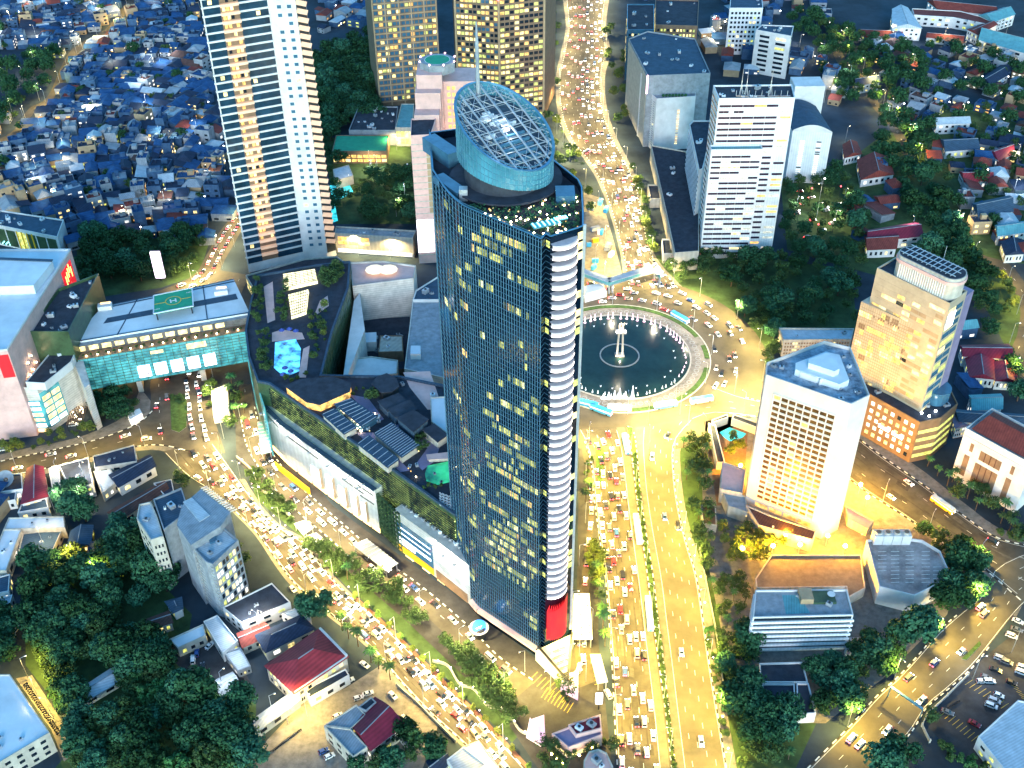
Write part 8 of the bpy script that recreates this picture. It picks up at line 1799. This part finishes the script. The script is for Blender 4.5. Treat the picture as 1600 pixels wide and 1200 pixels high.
for x, y, d in ((860,1080,SODIUM),(905,1025,SODIUM),(820,1050,SODIUM_DIM),(925,985,SODIUM_DIM),(915,1065,SODIUM_DIM),(880,225,WHITE_L),(890,255,WHITE_L),(870,210,SODIUM_DIM),(915,290,SODIUM_DIM),(1012,664,SODIUM_HI),(1062,648,SODIUM_HI),(60,1090,SODIUM_DIM),(85,1125,SODIUM_DIM),(45,1062,SODIUM_DIM),(450,1130,SODIUM_DIM),(480,1120,SODIUM_DIM),(935,330,SODIUM_DIM),(945,380,SODIUM_DIM),(930,415,SODIUM_DIM),(1520,1060,lampdata("cool_light", (.8, .9, 1), 4000)),(1580,1020,SODIUM_DIM),(150,905,SODIUM_DIM),(120,880,SODIUM_DIM),(560,400,WHITE_L),(610,404,WHITE_L),(300,440,WHITE_L),(620,235,WHITE_L)): lamp_at(G(x, y), rg.uniform(0, 6), d, "lone lamp post")
VIL = lampdata("village_light", (1, .80, .45), 5000, 165); VILW = lampdata("cool_village_light", (.85, .95, 1), 4000, 165)
for px, n in (([(0,0),(300,0),(350,330),(180,370),(0,330)], 40), ([(1230,20),(1620,60),(1620,420),(1420,390),(1300,200)], 22), ([(1100,40),(1300,60),(1300,130),(1110,120)], 6), ([(520,270),(640,250),(645,345),(560,350)], 7), ([(0,760),(240,740),(240,830),(20,890)], 6), ([(250,950),(460,930),(440,1150),(300,1060)], 5), ([(1230,300),(1320,300),(1320,380),(1240,390)], 5)):
    xy = GP(px); x0, x1 = min(p[0] for p in xy), max(p[0] for p in xy); y0, y1 = min(p[1] for p in xy), max(p[1] for p in xy); k = 0
    while k < n:
        p = (rg.uniform(x0, x1), rg.uniform(y0, y1))
        if inside(p, xy): lamp_at(p, rg.uniform(0, 6), rg.choice((VIL, VIL, VILW)), "lane lamp"); k += 1
drop(lamp_proto)
# the golden floodlights round the white hotel
FL_ = bpy.data.lights.new("flood_light", 'POINT'); FL_.energy = 27000; FL_.color = (1, .47, .02); FL_.shadow_soft_size = .6
for px, py in ((1155,742),(1176,740),(1341,772),(1352,792),(1158,872),(1205,868),(1247,866),(1317,868),(1290,852),(1225,850)):
    g = G(px, py); t = thing("flood_lamp", "", "floodlight", tuple(g), "golden floodlights"); part(t, "pole", "metal", lambda b: b.tube(tuple(g), (g.x, g.y, 5.4), .12)); part(t, "bulb", "lamp_amber", lambda b: b.blob((g.x, g.y, 6), .9, n=10)); l = bpy.data.objects.new("lamp_light", FL_); COL.objects.link(l); l.parent = t; l.location = (0, 0, 7.2); ALL.append((t, "glaring golden floodlight ball", g))
# verge lanterns of the avenue fence and the forecourt
for rb, f, st in ((RB, 1.10, 13), (RE, -.24, 14)):
    d = 20
    while d < rb.len:
        p = rb.at(d, f); o = tag((lambda b: (b.tube((p.x, p.y, 0), (p.x, p.y, 1.0), .09), b.blob((p.x, p.y, 1.2), .3, 1), b.build("bollard_lamp", ["darkmetal", "lamp" if f > 0 else "lamp_pink"]))[2])(MB()), "", "bollard lamp", "bollard lamps"); ALL.append((o, "low glowing bollard lamp", p)); d += st
# wavy wall with lanterns between topiary strip and verge
wv = catmull(GP([(676,1034),(700,1042),(718,1070),(740,1078),(762,1104),(790,1112),(812,1142),(830,1150)]), 40); t = thing("wavy_wall", "pale wavy garden wall with lanterns below the glass tower", "wall", (wv[20].x, wv[20].y, 0)); part(t, "wall", "kerb", lambda b: [b.bar((*p, .7), (*q, .7), .5, 1.4) for p, q in zip(wv, wv[1:])]); part(t, "lantern", "lamp", lambda b: [b.blob((*p, 1.7), .3) for p in wv[2::5]])
wv = catmull(GP([(370,715),(395,738),(405,765),(430,778),(445,800),(460,812)]), 30); t = thing("wavy_wall", "pale scalloped garden wall near the mall's left frontage", "wall", (wv[15].x, wv[15].y, 0)); part(t, "wall", "kerb", lambda b: [b.bar((*p, .7), (*q, .7), .5, 1.4) for p, q in zip(wv, wv[1:])]); part(t, "lantern", "lamp", lambda b: [b.blob((*p, 1.7), .3) for p in wv[2::5]])
# low wall and rails along the avenue verge, lane at right edge
t = thing("gantry", "thin blue steel gantry crossing the lower right street", "gantry", tuple(G(1390, 1075))); g0, g1 = G(1392,1073,6), G(1442,1108,6); part(t, "beam", "bluemetal", lambda b: b.bar(tuple(g0), tuple(g1), .9, .5)); part(t, "post", "bluemetal", lambda b: [b.tube((g.x, g.y, 0), tuple(g), .2) for g in (g0, g1)])
for lb, pts in (("long low pale wall along the avenue verge", [(1093,860),(1102,905),(1118,985),(1135,1110)]), ("low pale wall along the lower right street's car park", [(1512,1056),(1480,1088),(1448,1118),(1440,1135),(1452,1160)]), ("pale yard wall beside the diagonal avenue", [(620,1072),(650,1098),(690,1138),(712,1160)])):
    w_ = [G(x, y) for x, y in pts]; t = thing("garden_wall", lb, "wall", tuple(w_[0])); part(t, "wall", "kerb", lambda b: [b.bar((p.x, p.y, .8), (q.x, q.y, .8), .35, 1.6) for p, q in zip(w_, w_[1:])]); part(t, "pillar", "kerb", lambda b: [b.box((p.x, p.y, 1), (.6, .6, 2)) for p in w_])
for k, (px, py) in enumerate(((1265,315),(1250,330),(1290,345),(1310,312),(1285,300),(1300,365),(1275,372),(1245,350))):
    g = G(px, py); ALL.append((tag((lambda b: (b.tube((g.x, g.y, 0), (g.x, g.y, 9.5), .1), b.blob((g.x, g.y, 9.8), .5, 1), b.build("globe_lamp", ["darkmetal", "lamp_red" if k % 3 == 0 else "lamp_white"]))[2])(MB()), "", "lamp", "globe lamps"), ("red" if k % 3 == 0 else "small white") + " globe lamp among trees", g))
label_all(ALL)
